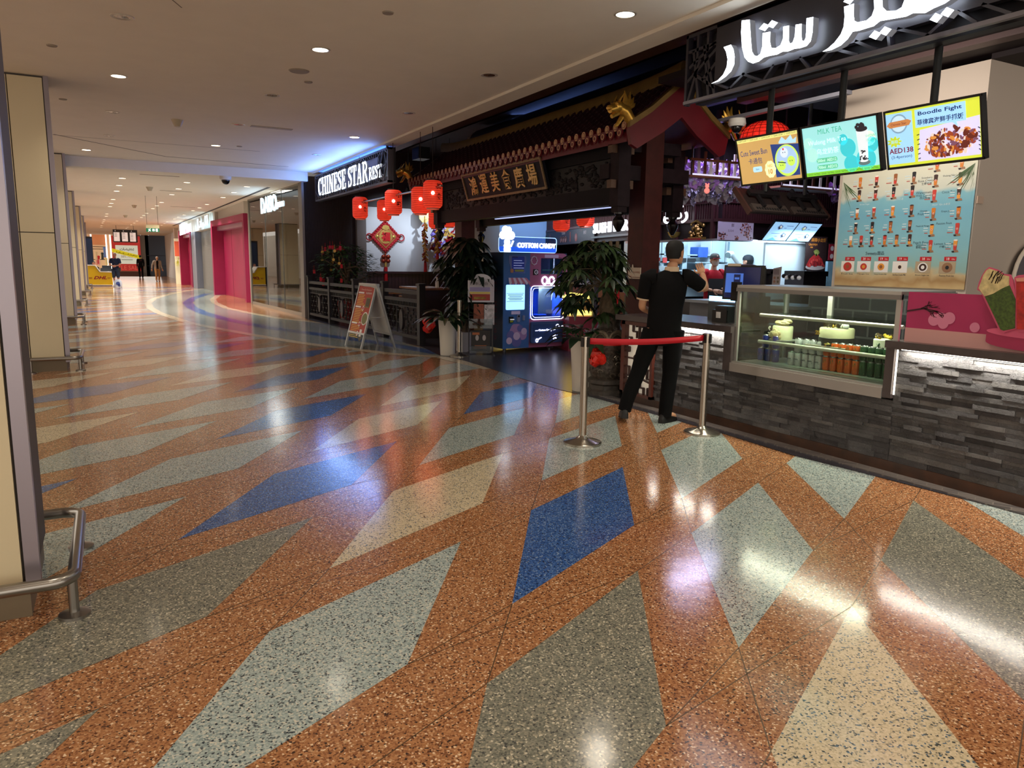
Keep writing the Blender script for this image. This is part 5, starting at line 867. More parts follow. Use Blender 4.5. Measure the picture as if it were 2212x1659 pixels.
B().fp(F, pl([(650, 590), (700, 560), (900, 540), (1000, 600), (960, 1290), (700, 1290), (680, 1240)]), -.017, -.006, 0).build('red_drink_edge', pink_e, r); B().fp(F, pl([(680, 620), (960, 590), (930, 1270), (690, 1250)]), -.006, 0, 0).build('red_drink', M((176, 40, 36), .35, nz=(30, .35)), r); B().fp(F, pl([(675, 600), (960, 570), (955, 640), (690, 640)]), 0, .002, 0).build('cup_rim', M((220, 150, 130), .3), r)
B().fp(F, [(.60 + .34 * (1 + math.cos(t)), .13 + .035 * math.sin(t)) for t in [2 * PI * i / 40 for i in range(40)]], -.03, -.018, 0).build('disc_top', M((214, 92, 128), .5), r); B().fp(F, [(.60 + .34 * (1 + math.cos(t)), .13 + .035 * math.sin(t)) for t in [PI + PI * i / 20 for i in range(21)]] + [(.60 + .34 * (1 + math.cos(t)), .06 + .045 * math.sin(t)) for t in [2 * PI - PI * i / 20 for i in range(21)]], -.035, -.02, 0).build('disc_side', M((164, 44, 84), .5), r)
# ------------------------------------------------------------ refrigerated cake case
r = thing('display_case', 'glass refrigerated display case with cakes and cans built into the counter', 'display case', (5.4, 4.3, .56)); sil = M((170, 168, 164), .3, .8); Y0, Y1 = 3.53, 5.1
b = B(); b.bx(5.06, 5.75, Y0, Y1, .56, .64); b.bx(5.08, 5.14, Y0, Y1, .64, .655); b.build('base', sil, r); b = B(); b.bx(5.11, 5.13, Y1 - .03, Y1, .64, 1.34); b.bx(5.11, 5.13, Y0 - .06, Y0 - .02, .98, 1.34); b.bx(5.72, 5.76, Y1 - .03, Y1, .64, 1.34); b.bx(5.72, 5.75, 4.55, 4.6, .66, 1.33); b.bx(5.1, 5.76, Y0 - .06, Y1, 1.335, 1.36); b.build('frame', M((180, 178, 172), .3, .6), r)
B().bx(5.09, 5.13, Y0 - .06, Y1, 1.30, 1.335).build('header_strip', M((120, 116, 112), .3), r)
B().bx(5.114, 5.12, Y0 - .05, Y1 - .02, .655, 1.31).build('front_glass', glass((232, 238, 232), .22), r); B().bx(5.14, 5.72, Y1 - .016, Y1 - .01, .655, 1.31).build('side_glass', glass((220, 230, 222), .3), r); B().bx(5.15, 5.74, Y0, Y1 - .04, .65, .66).build('deck', M((150, 150, 146), .3, .5), r)
zs = (W(1780, 752, x=5.25).z, W(1790, 690, x=5.25).z)
for z in zs: B().bx(5.26, 5.7, Y0, Y1 - .16, z - .008, z).build('shelf', glass((214, 224, 216), .4), r); B().cyl((5.25, Y0, z - .012), (5.25, Y1 - .16, z - .012), .016, n=10).build('shelf_bar', M((206, 204, 190), .35, .3), r)
B().bx(5.735, 5.74, Y0, Y1, .66, 1.31).build('rear_door', glass((214, 220, 220), .3), r)
area((5.3, 4.3, 1.32), (5.42, 4.3, .7), 38, 1.4, .06, (1, .95, .8), r)
def can(kind, y, z, x=5.36):
    o = V((x, y, z)); col, cap = {'blue': ((28, 40, 120), 'blue and red cola can'), 'silver': ((196, 196, 200), 'silver cola can'), 'orange': ((206, 92, 34), 'orange soda can'), 'green': ((40, 74, 48), 'dark green soda can')}[kind]
    r = thing('soda_can', None, 'can', o, 'soda cans in the display case'); al = M((190, 190, 190), .25, .9)
    cb = B().lathe([(.026, .002), (.033, .012), (.033, .108), (.03, .114)], o, 18).build('body', M(col, .3, .2, nz=(40, .1)), r); B().lathe([(.03, .114), (.026, .122), (.024, .119), (0, .119)], o, 16).lathe([(0, .003), (.024, .003), (.026, 0), (.026, .002)], o, 16).build('lid', al, cb)
    def lab(pts, m, b, k=.0336): b.add([o + V((-k * math.cos(a), k * math.sin(a) * -1, zz)) for a, zz in pts], [tuple(range(len(pts)))], m)
    b = B()
    if kind in ('blue', 'silver'):
        for j, m in enumerate((0, 1, 2)):
            z1, z2 = (.07 - .007, .09, ) if m == 0 else (.056, .063) if m == 1 else (.036, .056)
            z1, z2 = ((.066, .09), (.052, .066), (.034, .052))[j]; w = lambda zz: math.sqrt(max(0, .028 ** 2 - (zz - .062) ** 2)) / .0336
            n = 4; lab([(-w(z1 + (z2 - z1) * i / n), z1 + (z2 - z1) * i / n) for i in range(n + 1)] + [(w(z2 - (z2 - z1) * i / n), z2 - (z2 - z1) * i / n) for i in range(n + 1)], m, b)
        Fc = Fr(o + V((-.0338, 0, 0)), (0, -1, 0), Z); b.text('PEPSI', Fc, 0, .059, .012, 3, .0008, w=.04, bold=.02)
        b.build('logo', [M((206, 40, 50), .4), M((240, 240, 240), .4), M((24, 50, 130), .4), M((20, 20, 60), .4)], cb)
    else:
        lab([(-.7, .03), (.2, .03), (.8, .06), (-.1, .06)], 0, b); lab([(-.2, .065), (.5, .07), (.3, .1), (-.4, .095)], 1, b); lab([(-.8, .015), (.8, .015), (.8, .022), (-.8, .022)], 2, b)
        b.build('print', [M((196, 70, 40) if kind == 'green' else (226, 190, 120), .4), M((60, 110, 50), .4), M((220, 210, 190), .4)], cb)
    return r, cap
yp = lambda px, py: W(px, py, x=5.36).y
for kind, lo, hi in (('blue', (1643, 1658, 1674), (1653, 1675)), ('silver', (1709, 1724, 1740, 1754, 1769), (1724, 1741, 1755, 1773)), ('orange', (1785, 1801, 1817, 1833, 1850), (1787, 1803, 1819, 1835, 1851)), ('green', (1866, 1883, 1900, 1917), (1867, 1884, 1901, 1918))):
    for layer, L, z, py in (('bottom', lo, .66, 785), ('top', hi, .783, 760)):
        for k, px in enumerate(L):
            c, cap = can(kind, yp(px, py), z); c['label'] = '%s, %s layer, %s from the glass end' % (cap, layer, ORD[k])
whc = M((226, 218, 186), .6); crm = M((214, 196, 150), .55, nz=(40, .15)); gd = M((206, 170, 80), .3, .6); bk = M((36, 32, 30), .5)
def ball_rose(b, c, k, m=0):
    for i in range(14): a = i * 2.4; q = k * (.15 + .06 * i) * .8; b.ball(V(c) + V((-.012 * (14 - i) / 14, math.cos(a) * q, math.sin(a) * q * .8)), (k * .12, k * .38, k * .3), 8, m)
z0 = zs[0]; o = V((5.45, W(1690, 725, x=5.45).y, z0)); r = thing('tall_rose_cake', 'white cake with a large cream rose on its side and petals on top', 'cake', o); B().lathe([(0, 0), (.12, 0), (.12, .008), (0, .008)], o, 24).build('cake_board', M((150, 146, 140), .4), r); B().lathe([(0, .008), (.088, .008), (.09, .02), (.09, .125), (.084, .133), (0, .134)], o, 28).build('cake_body', whc, r)
b = B(); ball_rose(b, o + V((-.09, -.0, .055)), .075); rn = random.Random(2)
for i in range(12): a = rn.random() * 6.3; b.ball(o + V((math.cos(a) * .035, math.sin(a) * .05, .15 + rn.random() * .03)), (.03, .045, .022), 8)
b.build('cream_roses', crm, r); b = B()
for i in range(12): b.ball(o + V((-.06, .085 + rn.random() * .03, .05 + rn.random() * .07)), .006, 6)
b.build('pearl_sprig', M((240, 236, 220), .4), r)
o = V((5.47, W(1806, 740, x=5.47).y, z0)); r = thing('anniversary_cake', 'round white and black cake marked 25 with gold toppers', 'cake', o); B().bx(o.x - .15, o.x + .15, o.y - .2, o.y + .2, z0, z0 + .008).build('cake_board', M((206, 196, 180), .4), r); B().lathe([(0, .008), (.142, .008), (.144, .075), (.14, .078), (0, .08)], o, 32).build('lower_band', bk, r); B().lathe([(0, .078), (.14, .078), (.14, .15), (.134, .158), (0, .158)], o, 32).build('cake_body', M((200, 190, 158), .6), r)
Fc = FX(o.x - .143, o.y, z0); b = B(); b.text('25', Fc, -.075, .118, .036, 0, .004, .006, bold=.03); b.build('number', gd, r); b = B()
b.fp(Fc, [(.0, .03), (.02, .022), (.05, .022), (.066, .034), (.05, .034), (.034, .04), (.018, .034)], .002, .012); b.build('gold_ingot', M((226, 206, 120), .4, .3), r); b = B(); Ft = FX(o.x - .05, o.y, z0 + .16); b.text('BEST', Ft, -.05, .022, .035, 0, 0, .004, bold=.02); b.text('HBD', Ft, -.03, .062, .03, 0, 0, .004, bold=.02); b.cyl(Ft(-.06, -.02, 0), Ft(-.06, .05, 0), .003, n=5).cyl(Ft(-.03, -.02, 0), Ft(-.03, .05, 0), .003, n=5); b.build('topper', M((60, 44, 24), .4, .4), r)
b = B()
for dy, dz_, k, m in ((.02, .02, .016, 1), (.04, .025, .026, 2), (.09, .03, .022, 0), (.075, .014, .018, 0), (.11, .02, .026, 3), (.1, .05, .018, 0), (-.02, .012, .016, 1)): b.ball(o + V((-.03, -dy, .16 + dz_)), k, 10, m)
b.build('candy_balls', [M((220, 214, 206), .4), gd, M((40, 30, 26), .3), M((190, 188, 190), .3)], r)
o = V((5.45, W(1908, 750, x=5.45).y, z0)); r = thing('small_fruit_cake', 'small white cake topped with yellow fruit at the dark frame end', 'cake', o); B().lathe([(0, 0), (.09, 0), (.09, .006), (0, .006)], o, 20).build('cake_board', M((206, 196, 180), .4), r); B().lathe([(0, .006), (.075, .006), (.077, .1), (.07, .108), (0, .11)], o, 24).build('cake_body', M((226, 222, 206), .6), r); b = B()
for i in range(14): a = rn.random() * 6.3; b.ball(o + V((math.cos(a) * .05, math.sin(a) * .05, .12 + rn.random() * .015)), .014 + .008 * rn.random(), 8, rn.choice((0, 0, 1, 2)))
for i in range(6): leaf(b, o + V((-.076, -.01, .05)), (-.3, math.cos(i), math.sin(i)), .035, .02, 0, 3, 3)
b.build('fruit_topping', [M((206, 170, 50), .4), M((226, 206, 130), .4), M((70, 50, 26), .4), M((90, 120, 100), .5)], r)
# ------------------------------------------------------------ till point
tp = lambda px, py, x=5.4: W(px, py, x=x); blk = M((16, 16, 18), .35)
o = V((5.5, 5.3, .975)); r = thing('till_terminal', 'large black till terminal with a blue touch screen on the counter', 'till', o); Fs = Fr(V((5.42, 5.62, 1.2)), (.25, -.97, 0), (.05, .02, 1))
B().fb(Fs, 0, .42, 0, .34, -.05, 0).build('monitor', blk, r); B().fb(Fs, .02, .4, .02, .32, 0, .004).build('screen', M((20, 26, 66), .2, 0, .5), r); b = B(); b.fb(Fs, .03, .22, .07, .26, .004, .006, 0); b.fb(Fs, .12, .19, .1, .25, .006, .008, 1); b.fb(Fs, .13, .18, .2, .22, .008, .01, 0); b.build('display', [M((70, 110, 200), .3, 0, .6), M((24, 34, 80), .3, 0, .3)], r); B().fb(Fs, .04, .18, .33, .355, -.01, .006).build('paper_label', M((206, 190, 170), .5), r)
ya_, yb_ = W(1634, 600, x=5.6).y, W(1600, 600, x=5.6).y; B().prism([(5.55, yb_, .98), (5.55, ya_, .98), (5.55, ya_ + .02, 1.52), (5.55, yb_, 1.55)], (.2, 0, 0)).build('side_cabinet', blk, r); B().bx(5.5, 5.7, 5.25, 5.5, .975, 1.24).build('stand', blk, r)
o = V((5.4, 5.55, .975)); r = thing('receipt_printer', 'black receipt printer in front of the till terminal', 'printer', o); B().bx(5.3, 5.5, 5.42, 5.62, .975, 1.1).bx(5.32, 5.48, 5.44, 5.6, 1.1, 1.13).build('case', blk, r); B().bx(5.296, 5.3, 5.5, 5.56, 1.02, 1.08).build('white_label', M((226, 226, 226), .5), r); B().bx(5.33, 5.45, 5.44, 5.6, 1.13, 1.14).build('paper_slot', M((50, 50, 54), .4), r)
o = V((5.3, 5.3, .975)); r = thing('card_reader_post', 'slim black card reader post beside the printer', 'card reader', o); B().cyl(o, o + Z * .28, .012, n=8).lathe([(0, 0), (.06, 0), (.06, .01), (0, .012)], o, 16).build('post', M((90, 88, 90), .3, .7), r); B().bx(5.26, 5.32, 5.26, 5.34, 1.2, 1.38).build('reader', blk, r)
o = V((5.62, 5.85, .975)); r = thing('lit_drawer_unit', 'low steel unit with a bright blue white glow behind the printer', 'appliance', o); B().bx(5.55, 5.85, 5.5, 5.95, .975, 1.16).build('body', M((80, 86, 90), .3, .6), r); B().bx(5.54, 5.55, 5.52, 5.93, 1.17, 1.22).build('glow_bar', M((150, 220, 255), .5, 0, 4), r)
# ------------------------------------------------------------ three tilted menu screens
def tv(y0, lab):
    o = V((5.52, y0, 2.30)); r = thing('menu_screen', lab, 'screen', o, 'menu screens over the counter'); F = Fr(o, (0, -1, 0), (-.12, 0, .43)); cs = B().fb(F, 0, .75, 0, .447, -.05, 0).build('case', blk, r)
    b = B(); b.fb(F, 0, .75, 0, .018, 0, .01); b.fb(F, 0, .75, .432, .447, 0, .01); b.fb(F, 0, .014, 0, .447, 0, .01); b.fb(F, .736, .75, 0, .447, 0, .01); b.build('bezel', black, cs); B().fb(F, .35, .4, .004, .012, .01, .011).build('badge', M((60, 60, 64), .4), cs)
    c = F(.375, .43, -.04); B().cyl(c, V((c.x, c.y, 3.7)), .028, n=12).fb(F, .3, .45, .15, .4, -.1, -.05).build('ceiling_pole', M((24, 28, 30), .4, .3), r)
    return r, Fr(F(.014, .018, .001), F.u, F.v)
SWd, SHt = .722, .414
r, F = tv(5.54, 'tilted menu screen showing a tan sweet bun advert'); b = B(); b.fb(F, 0, SWd, 0, SHt, 0, .001, 0); b.fb(F, 0, SWd, .385, SHt, .001, .002, 1); b.fp(F, [(.43, .03), (.70, .03), (.72, .30), (.40, .33)], .001, .0015, 2); b.disc(F, .57, .17, .135, .003, 28, 3, .14); b.disc(F, .57, .175, .118, .004, 28, 4, .122)
for x, z, m in ((.55, .24, 5), (.51, .13, 3), (.62, .16, 3)):
    b.disc(F, x, z, .044, .005, 16, m)
    for s in (-.012, .012): b.disc(F, x + s, z + .002, .005, .006, 8, 6)
b.bar(F(.47, .165, .007), F(.56, .15, .007), .008, .001, 6, F.n); b.disc(F, .545, .272, .01, .007, 8, 7)
b.fp(F, [(.50, .34), (.54, .38), (.58, .345), (.64, .385), (.66, .34), (.7, .36), (.69, .31), (.5, .325)], .001, .002, 8); b.disc(F, .37, .11, .062, .003, 20, 9, .075)
for i in range(10): t = 2 * PI * i / 10; b.disc(F, .37 + .05 * math.cos(t), .11 + .062 * math.sin(t), .018, .003, 10, 9)
b.fp(F, rr_(.16, .27, .10, .15, .015), .002, .003, 8); T_ = lambda *a, **k: b.text(*a[:1], F, *a[1:], **k)
T_('DIM SUM  +  DIM SUM  +  DIM SUM  +  DIM SUM  +  DIM SUM', .36, .4, .014, 6, .003, w=.68); T_('Cute Sweet Bun', .19, .285, .05, 10, .003, w=.33); T_('卡通包', .2, .205, .055, 10, .003, w=.17); T_('3pcs', .215, .125, .022, 10, .004); T_('AED', .37, .145, .026, 11, .004); T_('10', .37, .09, .045, 11, .004, bold=.02)
em = lambda c, s=1.0: E(c, s); b.build('display', [em((198, 160, 96), .85), em((226, 222, 130)), em((40, 60, 120)), em((190, 226, 90)), em((160, 190, 226)), em((206, 220, 236)), em((30, 40, 50)), em((200, 40, 60)), em((170, 214, 236)), em((226, 236, 170)), em((24, 50, 110)), em((190, 110, 40))], r)
r, F = tv(4.77, 'tilted menu screen showing a turquoise milk tea advert'); b = B(); b.fb(F, 0, SWd, 0, SHt, 0, .001, 0); b.fb(F, 0, SWd, 0, .032, .001, .002, 1)
for (x, z), R_, m in (((.44, .2), .075, 2), ((.40, .27), .045, 2), ((.6, .09), .09, 2), ((.66, .2), .06, 2), ((.46, .07), .07, 2), ((.64, .25), .06, 3), ((.05, .28), .05, 4), ((.08, .18), .06, 4)): b.disc(F, x, z, min(R_, SWd - x), .002, 20, m)
b.fp(F, [(.53, .33), (.635, .335), (.62, .08), (.545, .08)], .003, .004, 5); b.disc(F, .583, .33, .054, .005, 18, 6, .02); b.disc(F, .583, .065, .055, .003, 18, 7, .022); b.disc(F, .583, .08, .037, .005, 14, 5, .012); rn = random.Random(9)
for i in range(26): b.disc(F, .583 + rn.uniform(-.05, .05), .345 + rn.uniform(-.015, .03), .012, .006 + i * .0001, 8, 6)
for i in range(22): b.disc(F, .583 + rn.uniform(-.035, .035), .09 + rn.random() ** 2 * .07, .007, .006, 7, 6)
for z in (.125, .068): b.fp(F, rr_(.12, .33, z - .02, z + .02, .018), .002, .003, 8)
T_('MILK TEA', .28, .365, .042, 9, .003, w=.24); T_('Wulong Milk Tea', .24, .275, .048, 10, .003, w=.38); T_('乌龙奶茶', .24, .2, .05, 10, .003, w=.22); T_('500ml  AED12', .225, .125, .024, 10, .004, w=.19); T_('700ml  AED15', .225, .068, .024, 10, .004, w=.19); T_('WOW!', .66, .27, .022, 9, .004); T_('WOW!', .665, .235, .022, 9, .004)
T_('GOOD TASTING  GOOD TASTING  GOOD TASTING  GOOD TASTING  GOOD TASTING', .36, .016, .016, 11, .003, w=.69)
b.build('display', [em((150, 216, 216)), em((130, 206, 60)), em((60, 190, 200)), em((214, 240, 216)), em((166, 224, 216)), em((214, 222, 226)), em((40, 36, 40)), em((90, 110, 110)), em((96, 186, 150)), em((70, 160, 130)), em((216, 250, 236)), em((26, 60, 26))], r)
r, F = tv(3.97, 'tilted menu screen showing a seafood platter advert on lime green'); b = B(); b.fb(F, 0, SWd, 0, SHt, 0, .001, 0); b.fb(F, .0, .215, .02, .40, .001, .002, 1); b.fb(F, .24, .62, .27, .4, .002, .004, 1); b.fp(F, [(.52, .27), (.55, .27), (.56, .235)], .002, .004, 1); b.fp(F, [(.24, .02), (.71, .02), (.715, .29), (.27, .25)], .001, .0015, 2); b.disc(F, .105, .32, .072, .003, 24, 3); b.disc(F, .105, .32, .06, .004, 24, 4); b.fp(F, [(.005, .315), (.03, .34), (.18, .345), (.21, .33), (.19, .3), (.03, .295)], .004, .005, 5)
b.fp(F, [(.06 + .05 * (1 + .25 * math.cos(9 * t)) * math.cos(t), .19 + .034 * (1 + .25 * math.cos(9 * t)) * math.sin(t)) for t in [2 * PI * i / 54 for i in range(54)]], .003, .004, 6); rn = random.Random(31)
for i in range(190):
    t = rn.random() * 2 * PI; q = math.sqrt(rn.random()); x, z = .48 + .2 * q * math.cos(t) + .02, .135 + .095 * q * math.sin(t) + .06 * (.2 * q * math.cos(t)) ; k = rn.uniform(.008, .022); a = rn.random() * PI; b.fp(F, [(min(.715, x + k * 1.4 * math.cos(s) * math.cos(a) - k * .7 * math.sin(s) * math.sin(a)), z + k * 1.4 * math.cos(s) * math.sin(a) + k * .7 * math.sin(s) * math.cos(a)) for s in [2 * PI * j / 7 for j in range(7)]], .004 + i * 1e-5, .004 + i * 1e-5, rn.choice((7, 7, 8, 8, 9, 10, 11)))
for i in range(6): b.bar(F(.245, .04 + i * .035, .003), F(.265, .045 + i * .035, .003), .006, .001, 12, F.n); b.bar(F(.70, .06 + i * .03, .003), F(.715, .05 + i * .03, .003), .006, .001, 12, F.n)
T_('Boodle Fight', .43, .365, .036, 13, .005, w=.33, bold=.02); T_('菲律宾海鲜手抓饭', .43, .305, .042, 13, .005, w=.35, bold=.02); T_('AED138', .11, .12, .04, 14, .003, w=.2, bold=.02); T_('(3-4person)', .11, .07, .03, 13, .003, w=.17); T_('Chinese Star', .105, .32, .018, 14, .006, w=.13); T_('美味', .06, .19, .03, 1, .005)
b.build('display', [em((196, 206, 60)), em((150, 200, 236)), em((200, 196, 230)), em((120, 150, 170)), em((180, 210, 226)), em((180, 120, 70)), em((180, 196, 40)), em((140, 60, 30)), em((90, 36, 26)), em((196, 130, 60)), em((206, 190, 180)), em((110, 70, 90)), em((20, 24, 40)), em((16, 36, 90)), em((110, 20, 40))], r)
# second pair of screens seen from behind
r = thing('screen_pair_rear', 'pair of dark screens on a bracket seen from behind, below the bun advert', 'screen', (7.1, 6.6, 2.2)); F = Fr((6.6, 6.5, 2.14), (1, .06, 0), (.03, .3, .30)); 
for k in (0, 1):
    a = .02 + k * .73; p = B().fb(F, a, a + .71, 0, .42, 0, .03).build('rear_case', M((52, 42, 40), .35, .3), r); B().fb(F, a + .05, a + .66, 0, .12, .03, .055).build('rear_cover', M((96, 84, 78), .35, .5), p)
    b = B()
    for i in range(12): b.fb(F, a + .1 + i * .045, a + .13 + i * .045, .02, .06, .055, .057)
    b.build('vent_slots', M((20, 18, 18), .6), p); b = B()
    for x in (.22, .5): b.fb(F, a + x, a + x + .04, .06, .42, .055, .09)
    b.fb(F, a + .1, a + .62, .25, .33, .06, .1); b.build('mount_rail', M((26, 24, 26), .4), p); c = F(a + .38, .3, .1); B().cyl(c, V((c.x, c.y, 3.6)), .025, n=8).build('ceiling_pole', black, r)
B().fb(F, .0, .03, -.01, .43, -.02, .04).fb(F, 1.46, 1.49, -.01, .43, -.02, .04).build('side_frame', M((70, 44, 38), .4), r)
# ------------------------------------------------------------ drinks menu poster
F = FX(7.49, 5.95, 1.33); PWd, PHt = 1.52, 1.42; r = thing('drinks_menu', 'large beach themed drinks menu poster with rows of cups on the cream wall', 'menu poster', (7.5, 5.2, 1.33))
pm = bpy.data.materials.new('beach_print'); pm.use_nodes = True; T = pm.node_tree; N = T.nodes; tc = N.new('ShaderNodeTexCoord'); sp = N.new('ShaderNodeSeparateXYZ'); no = N.new('ShaderNodeTexNoise'); no.inputs['Scale'].default_value = 2.6; no.inputs['Distortion'].default_value = 1.2; T.links.new(tc.outputs['Object'], sp.inputs[0]); T.links.new(tc.outputs['Object'], no.inputs[0])
ad = N.new('ShaderNodeMath'); ad.operation = 'MULTIPLY_ADD'; ad.inputs[1].default_value = .22; T.links.new(no.outputs['Fac'], ad.inputs[0]); T.links.new(sp.outputs[2], ad.inputs[2]); mr = N.new('ShaderNodeMapRange'); mr.inputs[1].default_value = 1.33 + .11; mr.inputs[2].default_value = 2.75 + .11; T.links.new(ad.outputs[0], mr.inputs[0])
rp = N.new('ShaderNodeValToRGB'); el = rp.color_ramp.elements; el[0].position = 0; el[0].color = lin((196, 168, 120)); el[1].position = 1; el[1].color = lin((206, 200, 176))
for p_, c in ((.05, (176, 140, 92)), (.10, (206, 184, 140)), (.135, (150, 186, 178)), (.3, (132, 186, 196)), (.55, (112, 170, 190)), (.66, (124, 178, 190)), (.69, (196, 200, 186)), (.8, (206, 206, 186))): e2 = el.new(p_); e2.color = lin(c)
T.links.new(mr.outputs[0], rp.inputs[0]); T.links.new(rp.outputs[0], N['Principled BSDF'].inputs['Base Color']); N['Principled BSDF'].inputs['Roughness'].default_value = .45
B().fb(F, 0, PWd, 0, PHt, 0, .008).build('sheet', pm, r)
def pc(x, y): xl = 135 - 70 * (y - 85) / 1035; xr = 1225 - 112 * (y - 85) / 1060; return ((x - xl) / (xr - xl) * PWd, (1130 - y) / 1045 * 1.25)
CUPC = [(196, 60, 50), (226, 150, 60), (60, 36, 30), (150, 90, 50), (206, 120, 40), (240, 232, 220), (180, 160, 130), (30, 30, 34)]
pmats = [M(c, .45) for c in CUPC] + [M((210, 236, 240), .45), M((70, 84, 92), .45), M((150, 110, 80), .45), M((190, 24, 34), .45), M((60, 90, 50), .45), M((236, 232, 226), .45)]
b, b2 = B(), B()
def cup(x, y, c1, c2, h=82):
    a, z = pc(x, y); k = h / 1045 * 1.25; w = k * .22; lv = rn.uniform(.3, .6)
    q = lambda t: w * (.72 + .28 * t); b.fp(F, [(a - q(0), z), (a + q(0), z), (a + q(lv), z + k * lv), (a - q(lv), z + k * lv)], .0105, .0105, c1); b.fp(F, [(a - q(lv), z + k * lv), (a + q(lv), z + k * lv), (a + q(1), z + k), (a - q(1), z + k)], .0105, .0105, c2); b.disc(F, a, z + k, q(1), .011, 12, rn.choice((2, 5, c2)), w * .35); b.disc(F, a, z + k * .5, w * .42, .0112, 10, 5); b.disc(F, a, z + k * .5, w * .3, .0114, 8, 0)
    b.fp(F, [(a - w * 1.5, z - .008), (a - w * 1.2, z - .024), (a + w * 1.9, z - .02), (a + w * 1.4, z + .004), (a + w, z)], .0102, .0102, 10); b.fp(F, [(a - w * 1.5, z - .008), (a - w * 1.2, z - .024), (a - w * .2, z - .024), (a - w * .2, z - .006)], .0104, .0104, 7)
    for i in range(3): ww = rn.uniform(.035, .065); b2.fb(F, a - w - .02 - ww, a - w - .02, z + k * .62 - i * .026, z + k * .62 - i * .026 + .009, .009, .0095, 0 if i < 2 else 1)
for y, xs in ((215, (295, 440, 600, 750)), (330, (287, 432, 585, 737)), (495, (270, 418, 578, 730)), (628, (258, 405, 560, 717)), (750, (213, 308, 400, 512, 610, 715)), (130, (930, 1110)), (258, (917, 1097)), (383, (905, 1085)), (535, (898, 1080)), (670, (885, 1070)), (805, (875, 1055))):
    for x in xs: cup(x, y, rn.choice((0, 2, 3, 4, 6, 1)) if x < 850 else rn.choice((0, 1, 3, 4)), rn.choice((0, 2, 3, 4, 5, 7)) if x < 850 else rn.choice((0, 1, 4, 2)))
for t, x, y, h in (('Strawberry', 855, 190, 20), ('Rose Cheese', 850, 213, 20), ('生椰草莓', 852, 238, 22), ('Oolong Nan Ju', 1030, 190, 20), ('Watermelon', 838, 312, 22), ('With Coconut', 838, 335, 20), ('西瓜椰椰', 838, 357, 22), ('Coco Tea', 1015, 322, 20), ('Orange', 828, 470, 20), ('Fruit Tea', 828, 493, 20), ('Grape Jelly', 1000, 482, 20), ('Peach & Mango', 820, 598, 18), ('Passion Fruit', 980, 580, 18), ('Peach Four', 807, 737, 22), ('Seasons', 807, 757, 20), ('蜜桃四季', 805, 778, 22), ('Lemon Ice Tea', 980, 750, 20), ('柠檬冰茶', 980, 775, 20)): b2.text(t, F, *pc(x, y), h / 1045 * 1.25, 2, .0092)
for t, x, y, h in (('Sweets', 400, 827, 30), ('甜品', 482, 825, 34)): b2.text(t, F, *pc(x, y), h / 1045 * 1.25, 2, .0092, bold=.01)
for t, x, y in (('Brown Sugar', 340, 378), ('招牌奶茶', 635, 352), ('FRUIT TEA 水果茶', 960, 422)): b2.text(t, F, *pc(x, y), .022, 0, .0092)
for i, (x, n, nm, c) in enumerate(((190, '19', 'Fruit Ice', 0), (335, '20', 'Mango Ice', 1), (485, '19', 'Mango Double Milk', 4), (640, '19', 'Red Bean Double Milk', 2), (820, '18', 'Brown Sugar Ice', 7), (1000, '18', 'Passion Fruit Ice', 10))):
    a, z = pc(x, 950); b.fb(F, a - .085, a + .085, z - .06, z + .06, .0095, .01, (5, 13, 13, 13, 6, 6)[i]); b.disc(F, a, z, .055, .0112, 18, 13 if i not in (0, 5) else c, .05); b.disc(F, a, z, .042, .0114, 16, (0, 0, 1, 5, 2, 10)[i], .038); b.disc(F, a, z, .02, .0116, 10, (3, 1, 3, 2, 13, 7)[i])
    b.fb(F, a - .04, a + .085, z + .066, z + .108, .0095, .01, 11); b.text(n, F, a, z + .087, .026, 13, .0102, bold=.01); b.text('Dhs', F, a + .055, z + .084, .014, 13, .0102); b2.text(nm, F, a, z - .082, .018, 2, .0092, w=.15)
for x0, z0, a0, n in ((0, PHt * .82, -.6, 12), (PWd, PHt * .86, PI + .5, 12)):
    for i in range(n): t = a0 + (-.09 if x0 == 0 else .09) * i * 1.0; L = .26 + .1 * math.sin(i * 1.3); b.fp(F, [(x0 + (.02 if x0 == 0 else -.02), z0), (max(.0, min(PWd, x0 + L * .5 * math.cos(t))) , z0 + L * .5 * math.sin(t) + .008), (max(0, min(PWd, x0 + L * math.cos(t))), z0 + L * math.sin(t)), (max(0, min(PWd, x0 + L * .5 * math.cos(t))), z0 + L * .5 * math.sin(t) - .008)], .0118 + i * 2e-5, .0118 + i * 2e-5, 12)
b.build('cup_print', pmats, r); b2.build('lettering', [M((196, 214, 216), .5), M((176, 90, 80), .5), M((44, 62, 74), .5)], r)
q = W(2117, 433, y=4.41); F = FY(q.x, 4.415, q.z); tag(B().fb(F, -.05, .05, -.03, .04, 0, .01).build('wall_notice', M((196, 170, 150), .5)), 'tiny paper notice on the side of the cream wall', 'notice')
r = thing('arched_mirror', 'arched grey frame with pale edge at the end of the cream wall', 'frame', (8.6, 4.35, 1.2)); F = FY(*W(2228, 640, y=4.38)); b = B()
ap = [(-.42, -.6), (-.42, .15)] + [(-.42 * math.cos(PI * i / 14), .15 + .42 * math.sin(PI * i / 14)) for i in range(1, 14)] + [(.42, .15), (.42, -.6)]; b.fp(F, ap, .0, .015, 0); b.build('pane', M((112, 106, 112), .3), r); B().tube([F(x, z, .02) for x, z in ap], .02, 8).build('edge', M((226, 214, 196), .4), r)
